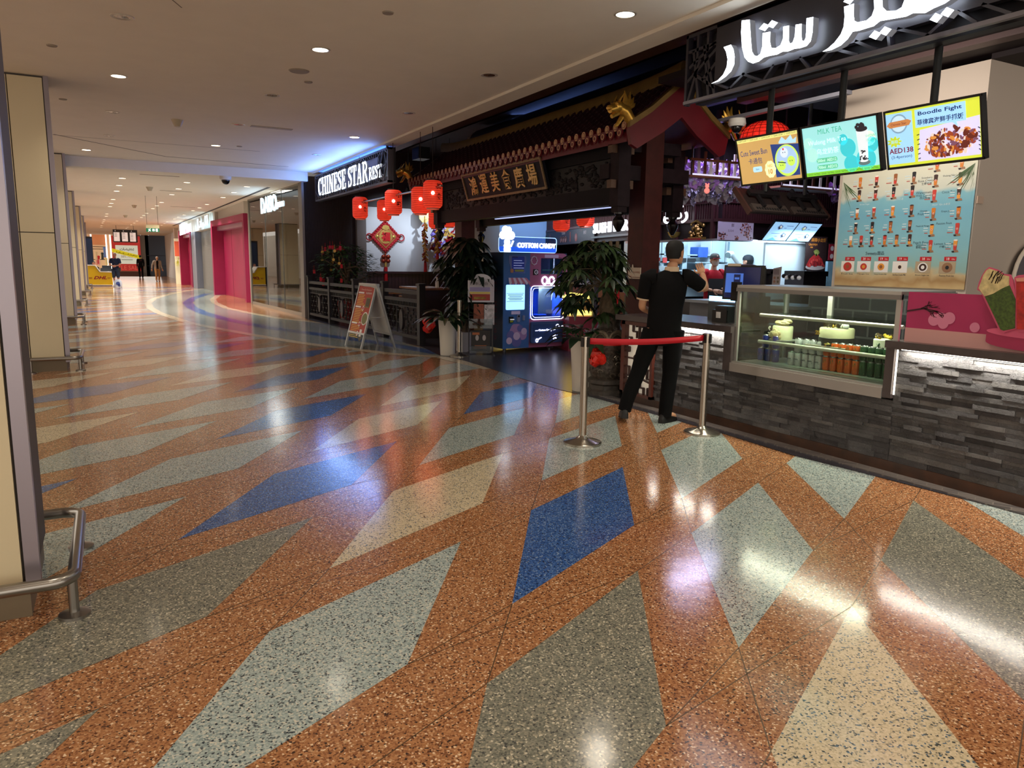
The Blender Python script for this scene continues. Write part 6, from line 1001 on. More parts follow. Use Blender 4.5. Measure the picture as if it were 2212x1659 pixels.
# ------------------------------------------------------------ people
skin = M((196, 146, 112), .55); skin2 = M((150, 104, 78), .55); hairm = M((16, 14, 14), .6); eyem = M((20, 16, 14), .3); lipm = M((150, 84, 76), .5)
def skin_mesh(nodes, edges, root, sub=2):
    """smooth tapering surface grown round a skeleton of joints; returns its points and faces"""
    ks = list(nodes); me = bpy.data.meshes.new('s'); me.from_pydata([nodes[k][0] for k in ks], [(ks.index(a), ks.index(c)) for a, c in edges], []); o = bpy.data.objects.new('s', me); COL.objects.link(o)
    m = o.modifiers.new('skin', 'SKIN'); m.use_smooth_shade = True; sv = me.skin_vertices[0].data
    for i, k in enumerate(ks): rr = nodes[k][1]; sv[i].radius = rr if isinstance(rr, tuple) else (rr, rr); sv[i].use_root = (k == root)
    o.modifiers.new('sub', 'SUBSURF').levels = sub; o.modifiers['sub'].render_levels = sub
    dg = bpy.context.evaluated_depsgraph_get(); dg.update(); e2 = bpy.data.meshes.new_from_object(o.evaluated_get(dg)); out = ([v.co.copy() for v in e2.vertices], [tuple(p.vertices) for p in e2.polygons]); bpy.data.objects.remove(o); bpy.data.meshes.remove(me); bpy.data.meshes.remove(e2); return out
def person(lab, loc, rz, pose={}, top=(30, 30, 34), legs=(24, 24, 28), shoe=(16, 16, 18), sk=None, hair=(16, 14, 14), sleeve=.5, scale=1.0, jacket=None, shorts=False, cap=None, seated=False, bald=False, hidden_legs=False, collar=None, mask=False, inner=None):
    sk = sk or skin; J = dict(pelvis=(0, 0, .96), spine=(0, -.01, 1.14), chest=(0, .0, 1.32), neck=(0, -.015, 1.47), skull=(0, .005, 1.57), head=(0, .01, 1.635),
             sL=(-.185, -.01, 1.405), eL=(-.235, -.03, 1.12), wL=(-.23, .06, .88), sR=(.185, -.01, 1.405), eR=(.235, -.03, 1.12), wR=(.23, .06, .88), hL=(-.095, 0, .90), kL=(-.1, .02, .5), aL=(-.1, -.02, .09), tL=(-.11, .16, .035), hR=(.095, 0, .90), kR=(.1, .02, .5), aR=(.1, -.02, .09), tR=(.11, .16, .035), hdL=(0, 0, -1), hdR=(0, .2, -1)); J.update({k: v for k, v in pose.items() if k != 'turn'}); J = {k: V(v) for k, v in J.items()}
    r = thing('person', lab, 'person', loc, None, True, rz); r.scale = (scale,) * 3
    N = {k: (J[k], q) for k, q in dict(pelvis=(.115), spine=(.11), chest=(.1), neck=.05, skull=.06, sL=.04, eL=.042, wL=.027, sR=.04, eR=.042, wR=.027, hL=.085, kL=.056, aL=.038, tL=.03, hR=.085, kR=.056, aR=.038, tR=.03).items()}
    N['sL'] = (J['sL'] - Z * .035, .04); N['sR'] = (J['sR'] - Z * .035, .04)
    Ed = [('pelvis', 'spine'), ('spine', 'chest'), ('chest', 'neck'), ('neck', 'skull'), ('chest', 'sL'), ('sL', 'eL'), ('eL', 'wL'), ('chest', 'sR'), ('sR', 'eR'), ('eR', 'wR'), ('pelvis', 'hL'), ('hL', 'kL'), ('kL', 'aL'), ('aL', 'tL'), ('pelvis', 'hR'), ('hR', 'kR'), ('kR', 'aR'), ('aR', 'tR')]
    vs, fs = skin_mesh(N, Ed, 'pelvis'); vs = [V((v.x, v.y * (.8 if .95 < v.z < 1.42 and abs(v.x) < .2 else 1), v.z)) for v in vs]; b = B().add(vs, fs, 0); h = J['head']; turn = Matrix.Rotation(pose.get('turn', 0), 3, 'Z')
    hp = lambda x, y, z: h + turn @ V((x, y, z))
    b.ring([[hp(w_ * math.cos(t) * 1, d0 + d_ * math.sin(t), z) for t in [2 * PI * i / 18 for i in range(18)]] for z, w_, d_, d0 in ((-.105, .02, .02, .055), (-.098, .042, .045, .04), (-.07, .058, .07, .02), (-.03, .068, .085, .008), (.01, .074, .094, .0), (.05, .074, .096, -.005), (.085, .062, .08, -.008), (.105, .038, .05, -.008), (.112, .008, .01, -.008))])
    b.ring([[hp(x * w_, .088 + y_, z) for x in (-1, 1)] + [hp(0, .088 + y_ + p_, z)] for z, w_, y_, p_ in ((.025, .006, .0, .006), (-.01, .01, 0, .018), (-.026, .014, -.004, .026), (-.034, .012, -.006, .008))])
    for s in (-1, 1): b.ball(hp(s * .076, -.005, -.01), (.012, .024, .034), 8); b.ball(hp(s * .03, .082, .012), (.013, .008, .007), 8, 1)
    b.bar(hp(-.022, .084, -.06), hp(.022, .084, -.06), .01, .009, 2)
    for s in 'LR':                                                   # hand: palm, four unequal fingers, thumb from the side
        d = (J['w' + s] - J['e' + s]).normalized(); d = V(pose['hd' + s]).normalized() if 'hd' + s in pose else d; sd = d.cross(V((0, 1, 0))); sd = sd.normalized() if sd.length > .2 else V((1, 0, 0)); nn = d.cross(sd); w0 = J['w' + s]; b.ring([[w0 + d * t + sd * a_ * math.cos(q) + nn * .013 * math.sin(q) for q in [2 * PI * i / 8 for i in range(8)]] for t, a_ in ((-.01, .024), (.03, .034), (.075, .038), (.095, .036))])
        for i, L in enumerate((.07, .08, .074, .058)): f0 = w0 + d * .088 + sd * (.028 - .019 * i); b.tube([f0, f0 + d * L * .5 + nn * .006, f0 + d * L * .8 + nn * .026, f0 + d * L * .9 + nn * .045], [.0095, .0088, .008, .006], 6)
        b.tube([w0 + d * .025 + sd * .03, w0 + d * .05 + sd * .058 + nn * .012, w0 + d * .085 + sd * .062 + nn * .026], [.012, .01, .007], 6)
    bod = b.build('body', [sk, eyem, lipm], r)
    def loft(secs, nm, mat, extra=None, n=22):
        bb = B(); bb.ring([[V((c.x + rx * math.cos(t), c.y + ry * math.sin(t), c.z)) for t in [2 * PI * i / n for i in range(n)]] for c, rx, ry in secs]); 
        if extra: extra(bb)
        return bb.build(nm, mat, r)
    P_, Sp, Ch, Nk = J['pelvis'], J['spine'], J['chest'], J['neck']; mid = lambda a, c, t: a + (c - a) * t
    def sleeves(bb, k=1.0, end=None):
        for s in 'LR':
            A, E_, W_ = J['s' + s], J['e' + s], J['w' + s]; q = end if end is not None else sleeve; inn = mid(A, Nk, .35)
            pts = [inn - Z * .03, mid(inn, A, .6) - Z * .012, A - Z * .005, mid(A, E_, .35), mid(A, E_, .75)]; rad = [.085, .085, .078, .07, .064]
            if q <= .5: pts[-1] = mid(A, E_, .72)
            else: pts += [E_, mid(E_, W_, .4), mid(E_, W_, .92)]; rad += [.058, .05, .042]
            bb.tube(pts, [x * k for x in rad], 14)
    tm = M(top, .85, nz=(18, .12), spec=.15); secs = [(P_ - Z * .09, .172, .125), (P_ + Z * .02, .165, .12), (Sp, .162, .112), (mid(Sp, Ch, .6), .178, .118), (Ch + Z * .03, .185, .118), (Ch + Z * .085, .165, .1), (Ch + Z * .12, .11, .08), (Nk - Z * .005, .066, .062)]
    shi = loft(secs, 'shirt', tm, sleeves)
    if collar:
        loft([(Nk - Z * .02, .072, .07), (Nk + Z * .012, .068, .068), (Nk + Z * .025, .062, .062)], 'collar', M(collar, .7)); bb = B()
        for s in 'LR': A, E_ = J['s' + s], J['e' + s]; bb.tube([mid(A, E_, .69), mid(A, E_, .74)], [.066, .066], 14)
        bb.build('sleeve_trim', M(collar, .7), shi)
    if jacket:
        bb = B(); jm = M(jacket, .8, nz=(14, .12)); sec2 = [(P_ - Z * .12, .2, .15), (P_ + Z * .02, .19, .14), (Sp, .182, .13), (mid(Sp, Ch, .6), .2, .135), (Ch + Z * .04, .205, .135), (Ch + Z * .1, .17, .11), (Nk, .085, .08)]
        an = [PI / 2 + .38 + (2 * PI - .76) * i / 20 for i in range(21)]; rows = [[V((c.x + rx * math.cos(t), c.y + ry * math.sin(t), c.z)) for t in an] for c, rx, ry in sec2]; rows2 = [[V((c.x + (rx - .012) * math.cos(t), c.y + (ry - .012) * math.sin(t), c.z)) for t in an] for c, rx, ry in sec2]
        n = len(an); vs = [p for rw in rows for p in rw]; bb.add(vs, [(i * n + j, i * n + j + 1, (i + 1) * n + j + 1, (i + 1) * n + j) for i in range(len(rows) - 1) for j in range(n - 1)]); vs = [p for rw in rows2 for p in rw]; bb.add(vs, [(i * n + j, i * n + j + 1, (i + 1) * n + j + 1, (i + 1) * n + j) for i in range(len(rows) - 1) for j in range(n - 1)]); sleeves(bb, 1.08, 1.0); bb.build('jacket', jm, r)
    if not hidden_legs:
        bb = B(); bb.ring([[V((c.x + rx * math.cos(t), c.y + ry * math.sin(t), c.z)) for t in [2 * PI * i / 20 for i in range(20)]] for c, rx, ry in ((P_ + Z * .05, .158, .112), (P_ - Z * .02, .166, .122), (P_ - Z * .1, .165, .12), (P_ - Z * .17, .12, .09))])
        for s in 'LR':
            Hh, K_, A_ = J['h' + s], J['k' + s], J['a' + s]; pts = [Hh + Z * .03, mid(Hh, K_, .35), mid(Hh, K_, .75), K_ - Z * .02]; rad = [.1, .094, .082, .074]
            if not shorts: pts += [mid(K_, A_, .35), mid(K_, A_, .8), A_ - Z * .03]; rad += [.072, .066, .064]
            bb.tube(pts, rad, 16)
        bb.build('trousers' if not shorts else 'shorts', M(legs, .85, nz=(16, .12), spec=.15), r)
        for s in 'LR':
            A_, T2 = J['a' + s], J['t' + s]; d = T2 - A_; d.z = 0; d = d.normalized(); q = V((-d.y, d.x, 0)); g0 = V((A_.x, A_.y, 0)); zt = max(0, T2.z - .035); bb = B(); prof = ((-.075, .026, .06), (-.06, .036, .09), (.0, .04, .1), (.07, .044, .075), (.13, .044, .058), (.175, .034, .045), (.19, .012, .02)); zb = lambda t: (max(0.0, A_.z - .095) * (1 if t < .08 else max(0, (.19 - t) / .11)))
            bb.ring([[g0 + d * t + q * w_ * math.cos(a) + Z * (zb(t) + (0 if math.sin(a) < 0 else hh * math.sin(a) ** .6)) for a in [2 * PI * i / 14 for i in range(14)]] for t, w_, hh in prof]); bb.build('shoe', M(shoe, .5), r)
    bb = B(); hm = M(hair, .75, nz=(60, .3))
    if not bald:
        bb.ring([[hp(w_ * math.cos(t), d0 + d_ * math.sin(t) * (1 if math.sin(t) < 0 else f_), z) for t in [2 * PI * i / 20 for i in range(20)]] for z, w_, d_, d0, f_ in ((-.055, .056, .085, -.016, .2), (-.02, .072, .1, -.012, .15), (.02, .08, .108, -.01, .35), (.045, .083, .108, -.008, .8), (.085, .074, .094, -.01, .98), (.112, .05, .064, -.01, 1), (.122, .012, .015, -.01, 1))]); bb.build('hair', hm, bod)
    if cap:
        bb = B(); bb.ring([[hp(w_ * math.cos(t), -.005 + w_ * 1.28 * math.sin(t), z) for t in [2 * PI * i / 20 for i in range(20)]] for z, w_ in ((.025, .088), (.07, .086), (.11, .066), (.13, .03), (.133, .004))]); bb.build('cap', M(cap[0], .7), r)
        if cap[1]: bb = B(); bb.prism([hp(.075 * math.cos(t), .085 + .085 * math.sin(t), .03) for t in [PI * i / 10 for i in range(11)]], (0, 0, .01)); bb.build('cap_peak', M(cap[1], .6), r); B().text('★', Fr(hp(0, .115, .085), turn @ V((-1, 0, 0)), Z), 0, 0, .04, 0, .003).build('cap_badge', M((230, 220, 210), .5), r)
    if mask: bb = B(); bb.ring([[hp(w_ * math.cos(t), .03 + .07 * math.sin(t), z) for t in [PI * i / 10 for i in range(11)]] for z, w_ in ((-.09, .045), (-.05, .066), (-.015, .074))], 0, False); bb.build('face_mask', M((190, 170, 160), .8), bod)
    if inner: inner(r, J, hp)
    return r
face = lambda dx, dy: math.atan2(-dx, dy)          # turn so that +Y of the figure looks along (dx, dy)
MX, MY = 4.73, 5.62
person('man seen from behind in black polo shirt and trousers ordering at the counter', (MX, MY, 0), face(.66, .75), dict(pelvis=(-.03, 0, .93), spine=(-.02, -.01, 1.13), chest=(-.01, .02, 1.33), neck=(.02, .02, 1.49), skull=(.035, .03, 1.58), head=(.045, .04, 1.645), turn=-.55,
    sL=(-.205, .0, 1.41), eL=(-.25, .02, 1.12), wL=(-.16, .24, 1.06), sR=(.185, .04, 1.415), eR=(.35, .17, 1.30), wR=(.31, .33, 1.46), hdR=(-.15, .9, .35), hL=(-.13, 0, .88), kL=(-.26, -.03, .49), aL=(-.37, -.1, .14), tL=(-.40, .06, .035), hR=(.07, 0, .88), kR=(.05, .03, .48), aR=(.02, -.02, .09), tR=(.12, .14, .035)), (11, 11, 13), (8, 8, 10), (8, 8, 9), None, (9, 8, 8), .5, 1.0, collar=(206, 180, 150))
navyt = (34, 40, 66)
def crossbag(r, J, hp): B().tube([J['sR'] + V((-.06, .1, .03)), J['chest'] + V((0, .13, -.05)), J['pelvis'] + V((-.17, .06, .05))], .012, 6).bx(-.24, -.14, -.06, .08, .82, 1.0).build('shoulder_bag', M((40, 34, 34), .6), r)
person('grey haired man in navy polo and shorts looking down by the yellow desk', (.35, 45.6, 0), PI - .2, dict(eL=(-.25, .04, 1.14), wL=(-.08, .22, 1.08), eR=(.25, .04, 1.14), wR=(.08, .22, 1.08)), navyt, (46, 54, 70), (220, 220, 224), M((176, 120, 96), .6), (150, 140, 130), .5, 1.04, shorts=True, inner=crossbag)
person('person walking away in black hooded top and black trousers', (2.3, 67.0, 0), .1, dict(kL=(-.1, .1, .5), aL=(-.1, -.05, .11), tL=(-.1, .12, .04)), (20, 20, 26), (18, 18, 22), (16, 16, 18), None, (16, 14, 14), 1.0, 1.03, inner=lambda r, J, hp: (B().tube([J['neck'] + V((-.08, -.07, -.03)), J['neck'] + V((0, -.11, -.06)), J['neck'] + V((.08, -.07, -.03))], .045, 8).build('hood', M((22, 22, 28), .8), r), B().text('STAFF', Fr(J['chest'] + V((0, -.125, 0)), (1, 0, 0), Z), 0, 0, .05, 0, 0).build('back_print', M((150, 70, 80), .6), r))[0])
person('white haired man in pale jacket and tan trousers walking this way', (2.95, 56.6, 0), PI + .1, dict(kR=(.1, .14, .5), aR=(.1, .1, .13), tR=(.1, .27, .05), kL=(-.1, .05, .5), aL=(-.1, -.14, .1), chest=(0, .05, 1.3), neck=(0, .07, 1.45), skull=(0, .1, 1.54), head=(0, .12, 1.6), sL=(-.19, .05, 1.38), sR=(.19, .05, 1.38), wL=(-.3, .12, .86), wR=(.33, -.02, .86), eR=(.3, -.06, 1.1)), (20, 20, 26), (176, 130, 84), (60, 34, 28), None, (206, 200, 196), 1.0, .98, jacket=(150, 140, 130))
person('seated clerk with dark hair behind the yellow desk', W(203, 578, y=48) * 1 - V((0, 0, W(203, 578, y=48).z)) + V((0, 0, -.42)), PI, {}, (24, 24, 28), sk=M((150, 100, 80), .6), hidden_legs=True)
def apron(r, J, hp): B().fb(Fr(J['pelvis'] + V((0, .14, 0)), (-1, 0, 0), Z), -.15, .15, -.2, .35, -.01, 0).build('apron', M((30, 26, 30), .8), r)
p = W(1544, 551, y=10.3); person('kitchen worker in red shirt and black cap with red peak facing the pass', (p.x, 10.3, 0), PI - .35, dict(eL=(-.24, .06, 1.14), wL=(-.1, .28, 1.1), eR=(.24, .06, 1.14), wR=(.1, .28, 1.1)), (156, 26, 40), sk=M((190, 140, 116), .6), cap=((18, 16, 20), (190, 50, 66)), mask=True, inner=apron)
p = W(1617, 553, y=10.9); person('kitchen worker in pale top and round dark cap turned to the shelves', (p.x, 10.9, 0), .3, {}, (206, 214, 220), sk=M((190, 140, 116), .6), cap=((30, 36, 48), None))

# ------------------------------------------------------------ courier desk and other far things
yl = M((226, 190, 20), .4); r = thing('courier_desk', 'yellow stepped courier desk with red lettering beside the far columns', 'desk', (-.4, 47, 0)); D0, D1 = W(188, 617, y=47).x, W(244.5, 617, y=47).x; L = D1 - D0; F = FY(D0, 47, 0)
st_ = [(0, .07), (L, .07), (L, .74), (L * .5, .76), (L * .34, 1.1), (0, 1.12)]
B().fp(F, st_, -.9, 0).build('body', yl, r); B().fp(F, [(-.02, 1.1), (L * .35, 1.1), (L * .52, .76), (L + .02, .74), (L + .02, .78), (L * .54, .80), (L * .37, 1.14), (-.02, 1.15)], -.95, .03).fb(F, -.02, L + .02, .03, .08, -.9, .02).build('white_edge', M((226, 222, 210), .5), r); B().fb(F, .05, L - .05, 0, .03, -.85, -.05).build('plinth', M((30, 50, 90), .5), r)
b = B(); b.text('DHL', F, L * .52, .46, .17, 0, .002, .004, w=.62, bold=.04, sl=.35); 
for z in (.40, .43, .46): b.fb(F, .12, L * .22, z, z + .012, 0, .004); b.fb(F, L * .8, L - .1, z, z + .012, 0, .004)
b.build('lettering', M((150, 16, 34), .5), r); B().fp(F, [(-.12, 0), (0, 0), (0, 1.1), (-.12, 1.12)], -1.2, -.02).build('side_panel', black, r)
r = thing('desk_machine', 'dark grey counter machine on the low part of the yellow desk', 'machine', F(L * .8, .8, -.4)); B().fb(F, L * .55, L * .98, .8, .98, -.7, -.25).fb(F, L * .62, L * .98, .98, 1.12, -.7, -.4).build('case', M((50, 54, 62), .5), r)
r = thing('display_totem', 'tall black display totem behind the yellow desk', 'display', W(192, 560, y=49)); a, c = W(184, 600, y=49), W(198.5, 511, y=49); B().bx(a.x, c.x, 49, 49.15, 0, c.z).build('case', black, r); B().bx(a.x + .05, c.x - .03, 48.99, 49, .5, c.z - .1).build('screen', M((20, 34, 60), .2, 0, .15), r)
o = W(255, 615, y=45.2); r = thing('shopping_bag', 'white and blue plastic bag standing by the navy shirted man', 'bag', (o.x, 45.2, 0)); b = B(); b.ring([[V((o.x + w_ * math.cos(t), 45.2 + .14 * math.sin(t), z)) for t in [2 * PI * i / 12 for i in range(12)]] for z, w_ in ((0, .17), (.03, .2), (.2, .2), (.34, .17), (.42, .06))]); b.build('bag', M((206, 216, 230), .5, nz=(6, .15)), r); B().disc(FY(o.x, 45.05, .2), 0, 0, .1, .0, 12).disc(FY(o.x, 45.05, .1), .05, 0, .06, .0, 12).build('print', M((60, 80, 150), .5), r)
# hanging directory
a, c = W(245, 523, y=54), W(296, 497, y=54); r = thing('directory_sign', 'black hanging directory with three white panels in front of the sale window', 'sign', ((a.x + c.x) / 2, 54, a.z)); F = FY(a.x, 54, a.z); w, h = c.x - a.x, c.z - a.z
B().fb(F, 0, w, 0, h, -.1, 0).build('case', black, r); b = B()
for k in range(3):
    x0 = w * (.03 + .33 * k); b.fb(F, x0, x0 + w * .24, h * .08, h * .78, 0, .01, 0)
    for i in range(3 + k): b.fb(F, x0 + .03, x0 + w * .14, h * (.68 - .12 * i), h * (.71 - .12 * i), .01, .012, 1)
    b.text('^', F, x0 + .1, h * .9, h * .08, 0, .003)
b.build('panel', [M((236, 226, 220), .5, 0, .5), black], r)
for x in (.2, w - .2): B().cyl(F(x, h, -.05), F(x, h, -.05) + Z * (LZ - c.z), .015, n=6).build('hanger', steel, r)
# sale window and clothes shop at the end wall
a, c = e(245.5, 590), e(301, 500); F = FY(a.x, EY - .1, 0); w = c.x - a.x; r = thing('sale_window', 'red sale poster window with a yellow band across a white panel', 'poster window', (a.x + w / 2, EY, 0)); z = lambda py: e(270, py).z
B().fb(F, 0, w, z(585), z(510), -.05, 0).build('red_sheet', M((206, 60, 56), .5, 0, .35), r); B().fb(F, w * .12, w * .9, z(570), z(530), 0, .02).build('white_sheet', M((226, 230, 210), .5, 0, .5), r); B().fp(F, [(0, z(545)), (w, z(560)), (w, z(552)), (0, z(537))], .02, .03).build('yellow_band', M((232, 214, 40), .5, 0, .5), r)
b = B(); b.text('\ufe94\ufef4\ufed3\ufe8e\ufebf\ufe87 \ufe95\ufe8e\ufec0\ufef4\ufed4\ufea8\ufe97', Fr(F(w / 2, z(549), .03), (1, 0, -.2), Z), 0, 0, .22, 0, .004, w=w * .75, bold=.02); b.text('\ufe95\ufe8e\ufec0\ufef4\ufed4\ufea8\ufe97', F, w * .52, z(538.5), .3, 1, .022, w=w * .5, bold=.02); b.fb(F, w * .3, w * .7, z(561.5), z(560.5), .02, .024, 1); b.text('50% 70%', F, w * .5, z(554), .2, 2, .022, w=w * .4); b.build('lettering', [M((30, 26, 20), .5), M((40, 46, 50), .5), M((196, 130, 50), .5)], r)
b = B(); b.text('SALE SALE', F, w / 2, z(520), .34, 0, .003, w=w * .9); b.text('SALE SALE', F, w / 2, z(578), .36, 0, .003, w=w * .9); b.build('sale_lettering', M((236, 110, 90), .5, 0, .4), r)
B().bx(a.x - .1, c.x + .1, EY - .6, EY + .1, 0, z(586)).build('window_base', M((110, 80, 76), .5), r)
glow_r = thing('shop_sign', 'white glowing letters above the end wall behind the directory', 'sign', e(305, 501)); B().text('NOO', FY(e(303, 501).x, EY - .55, e(303, 501).z), 0, 0, .6, 0, 0, .05, bold=.03).build('lettering', M((236, 246, 255), .5, 0, 3), glow_r); B().bx(e(300, 501).x, e(310, 501).x, EY - .5, EY - .3, e(305, 504).z, LZ + .02).build('mount', M((60, 60, 66), .5), glow_r)
r = thing('clothes_shop', 'lit clothes shop front with timber header at the far end', 'shop', e(215, 560)); a, c = e(193, 598), e(243, 502); b = B(); b.bx(a.x, c.x, EY + 2.0, EY + 2.2, 0, c.z, 0); b.bx(a.x + .2, e(232, 520).x, EY + 1.8, EY + 1.9, e(210, 528).z, e(210, 503).z, 1); b.bx(a.x - .6, c.x + 3, EY - .05, EY + .05, e(210, 504).z, e(210, 500).z, 3); b.build('interior', [M((206, 170, 130), .6, 0, .35), M((190, 120, 76), .6, 0, .35), black, M((26, 22, 24), .5)], r)
b = B(); [b.bx(e(x, 560).x - .06, e(x, 560).x + .06, EY + 1.2, EY + 1.3, 0, c.z) for x in (199, 232, 241)]; b.build('bright_post', M((255, 246, 226), .5, 0, 2), r); b = B(); [b.bx(e(200, y).x, e(232, y).x, EY + 1.2, EY + 1.5, e(215, y).z - .05, e(215, y).z) for y in (532, 537, 560)]; b.build('shelf', M((40, 34, 34), .5), r)
rn = random.Random(41)
for k, (x, y0, y1, col) in enumerate(((208, 562, 543, (226, 200, 150)), (213, 570, 552, (200, 50, 50)), (226, 556, 533, (110, 140, 190)), (209, 572, 560, (226, 150, 130)), (214, 573, 560, (236, 190, 170)), (221, 560, 545, (60, 70, 60)), (230, 573, 557, (236, 220, 150)))):
    q0, q1 = e(x - 2, y0), e(x + 2, y1); t = thing('hanging_garment', '%s garment hanging in the far clothes shop' % ('cream', 'scarlet', 'blue grey', 'salmon', 'pale pink', 'olive', 'straw yellow')[k], 'garment', (q0.x, EY + 1, q0.z), 'garments in the far clothes shop'); wv = q1.x - q0.x; B().ring([[V((q0.x + wv / 2 + wv * ww / 2 * math.cos(s), EY + 1 + .08 * math.sin(s), zz)) for s in [2 * PI * i / 10 for i in range(10)]] for zz, ww in ((q0.z, 1.1), (q0.z * .4 + q1.z * .6, .9), (q1.z - .05, 1.2), (q1.z, .4))]).build('fabric', M(col, .7, 0, .25), t)
# small shop corner at the right end
a, c = W(382, 600, y=50), W(392, 515, y=50); r = thing('corner_shop_window', 'narrow lit shop window with an orange poster and yellow plant', 'shop window', (a.x, 50, 0)); B().bx(a.x, c.x + .4, 50.6, 50.7, 0, c.z).build('back', M((216, 206, 170), .6, 0, .5), r); F = FY(a.x, 50.5, 0); B().fb(F, 0, .4, 1.7, 2.6, 0, .02).build('poster', M((206, 90, 60), .5, 0, .4), r); b = B()
for i in range(24): t = rn.random() * 6.3; leaf(b, F(.15, 1.45, .1), (math.cos(t), -.2, math.sin(t)), .3, .05, .3, 0, 3)
b.build('plant', M((190, 180, 50), .5, 0, .2), r)
r = thing('shoe_rack', 'dark rack with small items at the far end pier', 'rack', W(366, 590, y=74)); a, c = W(362.5, 597, y=73.5), W(367.5, 512, y=73.5); b = B()
for i in range(14): zz = .9 + i * .27; b.bx(a.x, c.x, 73.3, 73.6, zz, zz + .06, i % 2)
b.build('slats', [M((60, 40, 40), .5), M((150, 120, 100), .5)], r); B().bx(a.x, c.x, 73.2, 73.6, 0, .8).build('base', M((150, 140, 146), .5), r)
# things behind the glass shopfront
r = thing('flower_bouquet', 'bouquet of white, pink and yellow flowers behind the shop glass', 'bouquet', (5.0, 22.6, .5)); o = V((4.98, 22.8, .62)); b = B()
for i in range(60):
    a, u = rn.random() * 6.3, rn.random(); q = o + V((math.cos(a) * .32 * u, math.sin(a) * .34 * u, .28 * (1 - u * u) + .08)); m = rn.choice((0, 0, 0, 1, 2, 3))
    for j in range(6): t = j * PI / 3; leaf(b, q, (math.cos(t), math.sin(t), .7), .09, .04, .6, m, 3)
b.build('blossoms', [M((236, 226, 206), .6), M((206, 110, 120), .6), M((226, 190, 80), .6), M((110, 130, 70), .6)], r); B().lathe([(0, -.3), (.16, -.3), (.2, .1), (0, .1)], o, 16).build('basket', M((120, 84, 56), .7, nz=(30, .4)), r)
r = thing('glass_display_table', 'low display table with small glassware behind the shop glass', 'table', (5.1, 22.5, 0)); B().bx(4.75, 5.5, 21.2, 24.5, .28, .32).build('top', M((190, 186, 160), .3), r); B().bx(4.8, 5.4, 21.3, 24.4, 0, .28).build('base', M((150, 140, 110), .5), r)
r = thing('goods_shelf', 'white shelf with pale flowers and ornaments behind the shop glass', 'shelf', (5.3, 22, 0)); b = B(); [b.bx(5.0, 5.6, 20.95, 22.2, zz, zz + .03) for zz in (.4, .75, 1.15)]; b.bx(5.55, 5.6, 20.95, 22.2, 0, 1.3); b.build('boards', M((206, 204, 196), .5), r)
for k in range(16):
    x, y, zz = 5.1 + rn.random() * .35, 21.0 + rn.random() * 1.1, rn.choice((.43, .78, 1.18)); tag(B().lathe([(0, 0), (.05, 0), (.06, .08), (.03, .12), (.04, .16), (0, .16)], (x, y, zz), 10).build('vase', M(rn.choice(((226, 220, 200), (200, 210, 220), (220, 190, 180), (226, 210, 130))), .3)), 'small pale vase on the white shelf behind the shop glass', 'vase', 'vases behind the shop glass')
area((1.5, 66, 3.5), (1.5, 64, 0), 330, 5, 26, (1, .93, .84)); area((5.6, 23.5, 3.5), (5.4, 23.5, 0), 110, 1.2, 4, (1, .95, .85))  # the first is an added unseen lamp that brightens the corridor end

# ------------------------------------------------------------ sushi bar
q = SF(5.0, 0, 1.5); r = thing('sushi_counter', 'red sushi counter with two yellow lit conveyor shelves', 'counter', q); Fc = Fr(SF(-.5, 0, 1.5), SF.u, Z); LL = 7.0
B().fb(Fc, 0, LL, 0, .62, -.8, 0).build('body', M((110, 16, 34), .4, nz=(6, .15)), r); b = B()
for i in range(8): b.fb(Fc, .1 + i * .86, .75 + i * .86, .12, .5, 0, .02)
b.build('door_panel', M((96, 12, 30), .45), r); ylm = M((250, 226, 120), .5, 0, 1.3)
for zz in (.64, .93): 
    B().fb(Fc, 0, LL, zz, zz + .06, -.5, .02).build('lit_shelf', ylm, r); b = B()
    for i in range(100): b.fb(Fc, i * .07, i * .07 + .03, zz - .02, zz + .008, .02, .024)
    b.build('scalloped_edge', M((40, 20, 20), .5), r)
b = B(); [b.fb(Fc, i * 1.4, i * 1.4 + .08, .62, 1.2, -.5, -.42) for i in range(6)]; b.build('shelf_post', M((40, 34, 40), .4), r); b = B(); [b.fb(Fc, i * .1, i * .1 + .02, .7, .92, -.45, -.43) for i in range(70)]; b.build('slat_screen', M((60, 40, 40), .5), r); B().fb(Fc, 0, LL, 1.18, 1.22, -.7, -.2).build('top_shelf', M((150, 150, 156), .3, .4), r)
FS = Fr(SF(0, 0, .09), SF.u, Z); r = thing('sushi_bar_sign', 'white glowing letters over the sushi bar, partly behind a hanging post', 'sign', FS(4.6, 2.27)); B().text('SUSHI BAR', FS, 4.72, 2.28, .21, 0, 0, .03, w=1.9, bold=.02).build('lettering', M((240, 246, 255), .4, 0, 2.2), r); B().fb(FS, 3.6, 5.9, 2.08, 2.12, -.05, 0).build('rail', black, r)
a, c = W(1424, 484, x=8.7), W(1470, 484, x=8.7); r = thing('arabic_bar_sign', 'white glowing Arabic letters beside the red brown gate pillar', 'sign', a); Fx = FX(8.7, 0, 0); B().text('\ufedf\ufe8d', Fx, -a.y + .22, 2.43, .2, 0, 0, .025, bold=.01).text('\ufee6\ufedb\ufead', Fx, -(a.y + c.y) / 2 + .16, 2.4, .3, 0, 0, .025, w=.62, bold=.01).build('lettering', M((240, 246, 255), .4, 0, 2.5), r)
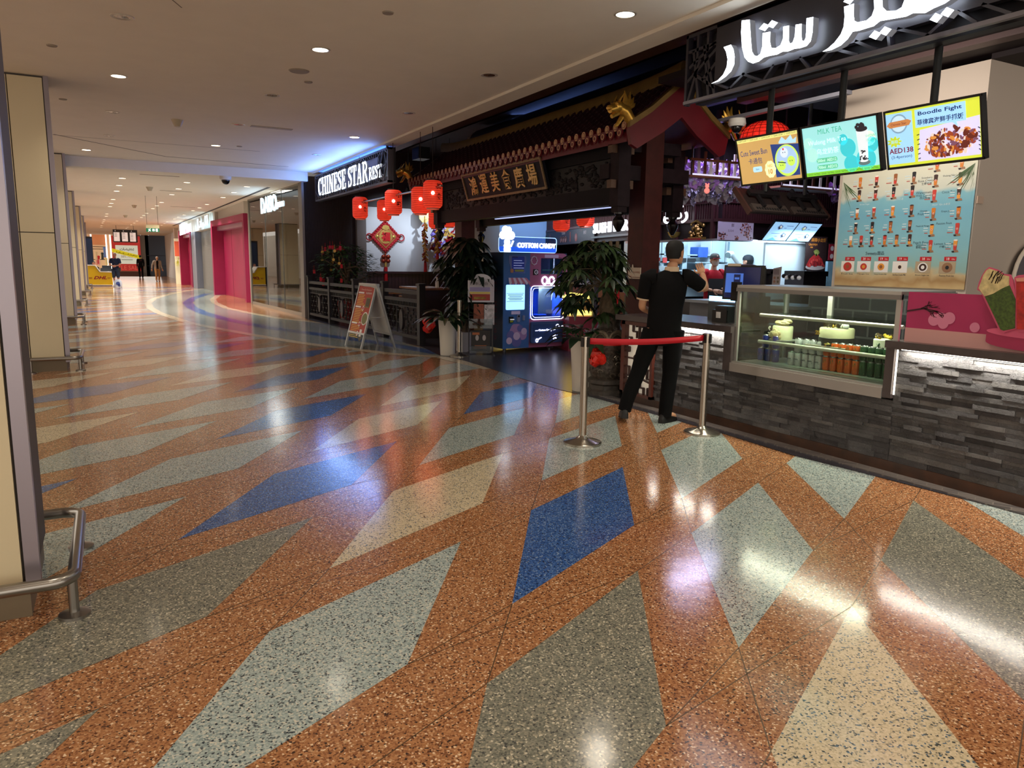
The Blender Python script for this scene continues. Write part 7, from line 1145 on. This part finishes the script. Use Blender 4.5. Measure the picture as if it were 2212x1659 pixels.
r = thing('sushi_menu_board', 'dark chalkboard strip with sushi drawings above the marble', 'menu board', SF(1.8, 2.1)); FS = Fr(SF(0, 0, .06), SF.u, Z); B().fb(FS, .1, 3.7, 2.0, 2.33, -.03, 0).build('board', M((30, 16, 24), .5), r); b = B(); b.text('SUSHI', FS, 1.55, 2.27, .07, 0, .003); b.text('SUSHI', FS, 2.8, 2.29, .05, 1, .003); b.text('寿司', FS, 3.1, 2.23, .09, 0, .003)
for x in (1.38, 1.56, 1.74): b.tube([FS(x + .07 * math.cos(t), 2.12 + .07 * math.sin(t), .004) for t in [2 * PI * i / 10 for i in range(10)]], .008, 4, 1, True); b.disc(FS, x, 2.1, .05, .005, 10, 1)
b.disc(FS, 2.5, 2.14, .09, .003, 12, 2); b.disc(FS, 2.5, 2.14, .05, .005, 10, 1)
for x in (2.05, .4): b.fb(FS, x, x + .05, 2.06, 2.28, 0, .003, 2)
b.build('chalk_print', [M((190, 170, 176), .5), M((120, 84, 84), .5), M((130, 50, 40), .5)], r)
for lab, px, py, x, col, R_ in (('flat cream paper parasol hanging below the gate beam', 1289, 449, 7.9, (206, 200, 150), .42), ('flat purple paper parasol hanging below the gate beam', 1205, 455, 8.0, (110, 60, 150), .42)):
    o = W(px, py, x=x); r = thing('paper_parasol', lab, 'parasol', o, 'paper parasols'); B().lathe([(0, .04), (R_, -.02), (R_, -.03), (0, .03)], o, 24).build('canopy', M(col, .6, 0, .25, nz=(9, .15)), r); B().cyl(o + Z * .04, o + Z * 1.6, .008, n=6).build('cord', black, r)  # the canopy's slight glow stands in for a spot shining on it
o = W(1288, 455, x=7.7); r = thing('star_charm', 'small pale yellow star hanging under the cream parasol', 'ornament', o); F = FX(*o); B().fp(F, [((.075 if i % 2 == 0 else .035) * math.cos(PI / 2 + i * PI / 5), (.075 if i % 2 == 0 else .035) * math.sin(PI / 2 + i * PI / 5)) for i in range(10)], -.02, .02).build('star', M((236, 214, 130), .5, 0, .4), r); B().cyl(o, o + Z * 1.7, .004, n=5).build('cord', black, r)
q = W(1372, 588, x=6.09); F = FX(6.085, q.y, q.z); r = thing('cat_notice', 'cream notice shaped with a cat on the brown gate pillar', 'notice', q); B().fb(F, -.06, .13, -.085, .06, 0, .01).fp(F, [(-.13, -.085), (-.04, -.085), (-.03, .05), (-.045, .1), (-.06, .06), (-.1, .06), (-.115, .1), (-.13, .05)], 0, .012).build('card', M((206, 190, 170), .5), r); b = B(); b.text('禁止外带食品', F, .05, 0, .03, 0, .012, w=.15); b.fb(F, -.05, .12, -.07, -.06, .01, .012, 1); b.disc(F, -.08, .03, .035, .013, 12, 2); b.disc(F, -.08, .03, .03, .0135, 12, 3); b.fb(F, -.11, -.05, -.06, -.05, .012, .013, 0); b.build('print', [M((150, 70, 50), .5), M((120, 90, 80), .5), M((90, 60, 50), .5), M((216, 204, 186), .5)], r)

# ------------------------------------------------------------ kitchen
al_ = M((170, 190, 200), .35, .3)
k_ = lambda px, py, y=11.6: W(px, py, y=y)
r = thing('steel_shelf', 'steel shelf unit with bags and trays at the back of the kitchen', 'shelf', k_(1450, 600)); a, c = k_(1421, 600), k_(1527, 600); b = B()
for py in (549, 565, 583): zz = k_(1470, py).z; b.bx(a.x, c.x, 11.5, 11.9, zz - .025, zz)
for x in (a.x, a.x + .3, c.x): b.bx(x, x + .05, 11.5, 11.55, 0, 2.2)
b.build('frame', al_, r)
for k, (px, py, w, h, col, n, lab) in enumerate(((1447, 543, .22, .17, (200, 212, 222), 'bag', 'crumpled white bag on the kitchen shelf'), (1510, 545, .26, .2, (50, 90, 180), 'storage_box', 'blue plastic box on the kitchen shelf'), (1470, 562, .6, .08, (30, 34, 40), 'tray', 'dark tray on the middle kitchen shelf'), (1428, 562, .1, .1, (190, 60, 60), 'tin', 'red tin at the shelf end'), (1437, 580, .5, .1, (150, 160, 168), 'tray', 'grey tray on the lower kitchen shelf'))):
    q = k_(px, py); t = thing(n, lab, n.replace('_', ' '), (q.x, 11.7, q.z - h / 2)); B().ring([[V((q.x + w / 2 * u * ww, 11.6 + .12 * v, zz)) for u, v in ((-1, -1), (1, -1), (1, 1), (-1, 1))] for zz, ww in ((q.z - h / 2, .9), (q.z, 1), (q.z + h / 2, .95 if n != 'bag' else .5))]).build('body', M(col, .5, nz=(8, .15)), t)
def cabinet(lab, px0, px1, py0, py1, wins, y=11.5):
    a, c = k_(px0, py1, y), k_(px1, py0, y); r = thing('wall_cabinet', lab, 'cabinet', (a.x, y, a.z)); B().bx(a.x, c.x, y, y + .3, a.z, c.z).build('case', M((206, 220, 228), .4), r)
    for x0, y0, x1, y1, m in wins: p, q = k_(x0, y1, y - .01), k_(x1, y0, y - .01); B().bx(p.x, q.x, y - .02, y, p.z, q.z).build('door_pane', M(m, .2), r)
cabinet('pale kitchen cabinet with a row of dark glass doors', 1570, 1660, 519, 566, ((1600, 524, 1611, 555, (60, 80, 84)), (1622, 524, 1633, 557, (50, 56, 60)), (1638, 524, 1648, 557, (120, 140, 146)), (1651, 524, 1660, 557, (50, 54, 60)), (1572, 523, 1592, 543, (130, 156, 170))))
cabinet('tall pale kitchen cupboard beside the steel shelf', 1534, 1567, 517, 566, ((1536, 519, 1565, 564, (176, 200, 212)),))
cabinet('low row of pale kitchen units under the cabinets', 1530, 1660, 572, 618, ((1628, 572, 1648, 596, (150, 180, 200)), (1650, 560, 1660, 582, (220, 200, 204))), 11.4)
r = thing('duct_hose', 'white corrugated hose bending in front of the cabinets', 'hose', k_(1575, 550)); pts = [k_(x, y, 11.2) for x, y in ((1572, 553), (1575, 549), (1580, 549), (1584, 554), (1591, 563), (1597, 570), (1602, 574))]; B().tube(pts, [.07, .07, .065, .05, .05, .05, .05], 12).build('hose', M((220, 230, 234), .4), r)
tag(B().cyl(k_(1572, 551, 11.17), k_(1572, 551, 11.12), .055, n=16).build('hose_mouth', M((90, 110, 116), .4)), 'round dark mouth of the white kitchen hose', 'vent')
F = Fr((9.72, 9.24, 1.97), (1, 0, 0), (0, -.27, .29))
for k, lab in ((0, 'tilted pale blue sushi menu screen over the kitchen pass, beside the food picture'), (1, 'tilted pale blue sushi menu screen over the kitchen pass, beside the crayfish poster')):
    r = thing('sushi_screen', lab, 'screen', F(.3 + k * .6, .2), 'sushi menu screens'); x0 = k * .57; B().fb(F, x0, x0 + .565, 0, .42, -.04, 0).build('case', black, r); b = B(); b.fb(F, x0 + .012, x0 + .553, .015, .405, 0, .004, 0)
    for x, z, m in ((.2, .3, 1 if k == 0 else 4), (.4, .13, 1)): b.fp(F, [(x0 + x - .06, z), (x0 + x - .01, z - .055), (x0 + x + .06, z - .02), (x0 + x + .05, z + .03), (x0 + x - .03, z + .06)], .004, .006, 2); b.fp(F, [(x0 + x - .04, z), (x0 + x, z - .04), (x0 + x + .045, z - .01), (x0 + x, z + .03)], .006, .008, m); b.fp(F, [(x0 + x - .02, z + .02), (x0 + x + .01, z - .02), (x0 + x + .04, z), (x0 + x, z + .04)], .008, .009, 3)
    for z, x, w in ((.33, .33, .16), (.28, .3, .06), (.16, .1, .2), (.1, .22, .06)): b.fb(F, x0 + x, x0 + x + w, z, z + .01, .004, .005, 2)
    b.fp(F, [(x0 + .1, .02), (x0 + .2, .08), (x0 + .32, .02)], .004, .005, 5); b.build('display', [em((150, 196, 236)), em((40, 44, 50)), em((90, 110, 150)), em((200, 206, 200)), em((170, 190, 130)), em((90, 160, 210))], r)
a, c = W(1548, 518, y=9.28), W(1626, 482, y=9.28); F = FY(a.x, 9.27, a.z); w, h = c.x - a.x, c.z - a.z; r = thing('food_picture', 'pale printed food picture lettered SUSHI above the kitchen opening', 'picture', (a.x, 9.28, a.z)); B().fb(F, 0, w, 0, h, 0, .015).build('sheet', M((176, 166, 190), .5, 0, .12), r); b = B(); rn = random.Random(2); b.text('SUSHI', F, w * .35, h * .52, .035, 0, .017); b.text('鲜', F, w * .4, h * .82, .06, 1, .017)
for cx, cz, R_, n in ((.78, .62, .1, 60), (.12, .2, .08, 34), (.52, .12, .04, 10), (.9, .2, .06, 12)):
    for i in range(n): t, q = rn.random() * 6.3, math.sqrt(rn.random()) * R_; b.disc(F, min(w - .02, max(.02, w * cx + q * math.cos(t) * 1.3)), min(h - .02, max(.02, h * cz + q * math.sin(t))), rn.uniform(.006, .018), .017 + i * 1e-5, 7, rn.choice((2, 3, 4)))
b.build('print', [M((120, 100, 120), .5), M((90, 70, 90), .5), M((120, 60, 50), .5), M((70, 36, 40), .5), M((180, 110, 90), .5)], r)
a, c = W(1737, 584, y=9.26), W(1788, 512, y=9.26); F = FY(a.x, 9.27, a.z); w, h = c.x - a.x, c.z - a.z; r = thing('crayfish_poster', 'dark poster with a heaped red crayfish bowl beside the kitchen', 'poster', (a.x, 9.27, a.z)); B().fb(F, 0, w, 0, h, 0, .012).build('sheet', M((34, 18, 20), .5), r); b = B(); b.text('麻辣小龙虾', F, w * .58, h * .9, .07, 0, .014, w=w * .7); b.text('CRAYFISH', F, w * .32, h * .76, .035, 0, .014, w=w * .4); b.text('麻辣', F, w * .26, h * .68, .03, 0, .014)
b.disc(F, w / 2, h * .1, w * .46, .013, 24, 1, h * .09); b.fp(F, [(w * .06, h * .14), (w * .94, h * .14), (w * .8, h * .34), (w * .6, h * .46), (w * .4, h * .46), (w * .2, h * .34)], .014, .015, 2)
for i in range(46): t = rn.random(); x = w * (.1 + .8 * t); z = h * (.14 + .3 * (1 - abs(2 * t - 1)) * rn.random()); b.disc(F, x, z, rn.uniform(.015, .035), .016 + i * 1e-5, 8, rn.choice((2, 3, 4)))
for i in range(10): t = PI * (.2 + .06 * i); b.bar(F(w * .5, h * .42, .017), F(w * .5 + .1 * math.cos(t), h * .42 + .12 * math.sin(t), .017), .01, .001, 5, F.n)
b.build('print', [M((190, 120, 40), .5), M((150, 140, 140), .5), M((130, 24, 28), .5), M((96, 16, 22), .5), M((160, 50, 46), .5), M((110, 120, 60), .5)], r)
a, c = W(1789, 562, y=9.26), W(1812, 528, y=9.26); r = thing('dish_price_sheet', 'small red sheet with dish pictures next to the crayfish poster', 'poster', a); F = FY(a.x, 9.27, a.z); B().fb(F, 0, .45, 0, c.z - a.z, 0, .01).build('sheet', M((130, 26, 44), .5), r); b = B(); [b.disc(F, .08 + .13 * (i % 3), .07 + .14 * (i // 3), .045, .012, 10) for i in range(6)]; b.build('print', M((190, 176, 180), .5), r)
a, c = W(1785, 614, y=8.9), W(1815, 565, y=8.9); tag(B().bx(a.x, c.x + .3, 8.9, 8.95, .6, c.z).build('counter_screen', M((96, 130, 150), .25, 0, .25, nz=(5, .3))), 'pale blue marbled screen at the end of the kitchen counter', 'screen')
r = thing('service_counter', 'dark service counter below the crayfish poster', 'counter', (10.4, 8.8, 0)); a, c = W(1735, 614, y=8.8), W(1786, 586, y=8.8); B().bx(a.x, c.x, 8.8, 9.2, 0, c.z).build('body', M((40, 34, 40), .5), r); B().bx(a.x - .02, c.x + .02, 8.78, 9.2, W(1760, 597, y=8.8).z, W(1760, 586, y=8.8).z).build('dark_band', black, r)
for k, (px0, px1, py0, py1, col, lab) in enumerate(((1636, 1654, 588, 616, (150, 130, 130), 'pinkish menu card on the kitchen pass'), (1667, 1688, 576, 616, (140, 130, 130), 'tall printed menu card leaning on the kitchen pass'))):
    a, c = W(px0, py1, x=7.3), W(px1, py0, x=7.3); F = FX(7.3, a.y, a.z); r = thing('menu_card', lab, 'menu card', a, 'menu cards on the pass'); w, h = a.y - c.y, c.z - a.z; B().fp(F, [(0, 0), (w * .9, 0), (w, h), (.01, h * .9)], -.01, 0).build('card', M(col, .5), r); b = B()
    for i in range(4): b.disc(F, w * (.3 + .4 * (i % 2)), h * (.2 + .2 * (i // 2)), w * .13, .002, 8, i % 2); b.fb(F, w * .15, w * .8, h * (.6 + .07 * i), h * (.63 + .07 * i), 0, .002, 2)
    b.build('print', [M((130, 90, 70), .5), M((90, 80, 60), .5), M((70, 50, 60), .5)], r)
r = thing('staff_desk', 'back worktop between the cashier counter and the kitchen pass', 'worktop', (7.4, 6.8, 0)); B().bx(7.3, 7.9, 6.3, 8.2, 0, 1.02).build('body', M((120, 120, 122), .4), r); B().bx(7.25, 7.95, 6.25, 8.25, 1.02, 1.06).build('top', M((150, 160, 168), .3, .5), r)
r = thing('holder', 'black upright holder between the two menu cards', 'holder', W(1660, 600, x=7.35)); a, c = W(1653, 616, x=7.35), W(1666, 581, x=7.35); B().bx(7.35, 7.42, c.y, a.y, a.z, c.z - .03).bx(7.3, 7.42, c.y, a.y + .04, c.z - .06, c.z).build('body', black, r)
q = W(1710, 600, x=7.9); r = thing('sauce_rack', 'white edged rack with black bottles on the pass', 'rack', q); b = B(); rn = random.Random(6)
for i in range(6): b.ball(q + V((0, -.12 + i * .05, .0 + .02 * (i % 2))), .03, 8, i % 2)
b.bx(q.x - .05, q.x + .05, q.y - .16, q.y + .16, q.z - .16, q.z - .12, 1); b.build('jars', [M((226, 232, 236), .4), black], r)
o = W(1508, 515, x=8.78); r = thing('gold_figurine', 'ornate gold figurine on a red cloth above the kitchen', 'figurine', o); b = B(); rn = random.Random(1)
for i in range(46): t, q = rn.random() * 6.3, rn.random(); b.ball(o + V((-.03 + rn.uniform(-.04, .04), .15 * math.cos(t) * q, .02 + .24 * rn.random())), rn.uniform(.015, .04), 7)
b.bx(o.x - .08, o.x + .02, o.y - .17, o.y + .17, o.z - .02, o.z + .02); b.tube([o + V((-.05, .12, .25)), o + V((-.05, .0, .29)), o + V((-.05, -.14, .22))], .02, 6); b.build('figure', M((150, 120, 60), .35, .6, nz=(30, .3)), r); B().fb(FX(o.x - .09, o.y, o.z), -.2, .16, -.03, -.005, 0, .05).build('red_cloth', M((150, 20, 30), .6), r)
o = W(1456, 514, x=8.78); tag(B().lathe([(0, 0), (.05, .0), (.09, .04), (.12, .1), (.1, .1), (.05, .07), (0, .11)], o, 18).build('gold_ingot', M((176, 150, 70), .3, .6)), 'gold ingot ornament below the glowing Arabic letters', 'ornament')
# wisteria and hanging timber racks
def flowers(lab, px0, px1, top, bot, y, mats, n, seed):
    r = thing('flower_garland', lab, 'garland', W((px0 + px1) / 2, top, y=y)); rn = random.Random(seed)
    for mi, mat in enumerate(mats):
        b = B()
        for i in range(n):
            t = rn.random(); px = px0 + (px1 - px0) * t; u = rn.random(); py = top + (bot(t) - top) * u
            if mi == 0 and u < .35: continue
            if mi > 0 and u > .62: continue
            c = W(px, py, y=y + rn.uniform(-.35, .35)); k = rn.uniform(.035, .065); d = V((rn.uniform(-1, 1), -1, rn.uniform(-.8, .5))).normalized(); s = d.orthogonal().normalized(); q = d.cross(s)
            m = 9; vs = [c] + [c + (s * math.cos(2 * PI * j / m) + q * math.sin(2 * PI * j / m)) * k * (1 + .25 * math.sin(j * 2.2 + i)) + d * k * (.35 + .2 * math.sin(j * 3 + i)) for j in range(m)]; b.add(vs, [(0, 1 + j, 1 + (j + 1) % m) for j in range(m)])
        b.build('blossoms', mat, r)
    return r
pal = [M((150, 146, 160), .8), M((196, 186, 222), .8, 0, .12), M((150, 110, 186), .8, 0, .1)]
flowers('hanging garland of grey white and lilac silk blossoms behind the gate pillar', 1474, 1622, 352, lambda t: 436 + 6 * math.sin(t * 14) - 8 * abs(t - .4), 8.4, pal, 300, 3)
flowers('short garland of purple silk blossoms beside the poster', 1790, 1834, 398, lambda t: 424 + 12 * math.sin(t * 6), 8.4, [M((150, 120, 170), .8), M((140, 84, 180), .8, 0, .1)], 60, 4)
def rack(lab, px0, py0, px1, py1, y, h):
    a, c = W(px0, py0, y=y), W(px1, py1, y=y); r = thing('hanging_rack', lab, 'rack', a, 'hanging timber racks'); u = (c - a); F = Fr(a, u, Z); L = u.length; B().fb(F, 0, L, -.03, .0, -.3, 0).fb(F, 0, L, h - .03, h, -.02, .02).build('rail', M((110, 70, 50), .45), r); b = B()
    for i in range(9): x = L * (i + .3) / 9; b.fb(F, x, x + .04, 0, h + (.1 if i in (2, 7) else 0), -.02, 0, i % 2)
    b.build('slat', [M((96, 58, 44), .5), M((206, 200, 206), .4, 0, .1)], r); B().cyl(F(.03, 0, 0), F(.03, 1.8, 0), .015, n=6).cyl(F(L - .03, 0, 0), F(L - .03, 1.8, 0), .015, n=6).build('hanger', M((50, 26, 24), .5), r); B().fb(F, .04, L - .04, .0, .02, .002, .012).build('light_strip', M((226, 226, 255), .5, 0, .8), r)
rack('hanging timber rack over the lilac blossoms', 1490, 377, 1606, 386, 8.0, .22); rack('hanging timber rack below the milk tea advert', 1686, 400, 1826, 412, 8.2, .25)
r = thing('pig_charm', 'small glowing pink charm hanging among the grey blossoms', 'ornament', W(1527, 412, y=7.9)); o = W(1527, 412, y=7.9); B().ball(o, (.045, .03, .04), 10).ball(o + Z * .06, (.032, .025, .028), 10).ball(o + V((-.025, 0, .09)), .012, 6).ball(o + V((.025, 0, .09)), .012, 6).build('body', M((230, 130, 120), .5, 0, 1), r)
q = W(1592, 268, x=6.95); r = thing('dome_camera', 'white dome camera on a bar right of the gate gable', 'security camera', q); B().lathe([(.1, .06), (.11, .0), (.09, -.03), (0, -.03)], q, 18).build('housing', wh, r); B().ball(q - Z * .04, .07, 12).build('dome', M((20, 18, 20), .1), r); B().bx(6.9, 6.98, q.y - 1.6, q.y + .5, q.z + .06, q.z + .1).build('support_bar', M((120, 120, 130), .4), r)
# restaurant lamps, some of them added unseen to brighten surfaces
area((9.9, 10.6, 2.64), (9.9, 10.6, 0), 95, 1.8, 1.4, (.72, .9, 1)); area((10.5, 8.9, 2.0), (10.5, 9.4, 1.5), 14, 1.0, .2, (.8, .92, 1))  # the second is added in front to brighten the white panel at the pass
area(SF(3.4, 2.3, .7), SF(3.4, 1.4, -1), 20, 4, .3, (.75, .9, 1)); area((8.0, 8.4, 3.3), (8.0, 8.6, 2.4), 70, 1.5, .5, (.7, .65, 1))  # the second is an added unseen lamp that brightens the blossoms
area((8.3, 13.5, 4.3), (7.4, 12.5, 3.9), 18, 2, 1, (.2, .35, 1)); area((6.0, 4.9, 3.3), (7.5, 5.2, 2.0), 44, 2, .2, (1, .9, .8))  # the second is an added unseen lamp that brightens the drinks poster
area((9.2, 2.6, 3.3), (8.4, 4.42, 2.0), 8, .6, .3, (1, .86, .74))  # added unseen fill for the end face of the cream wall
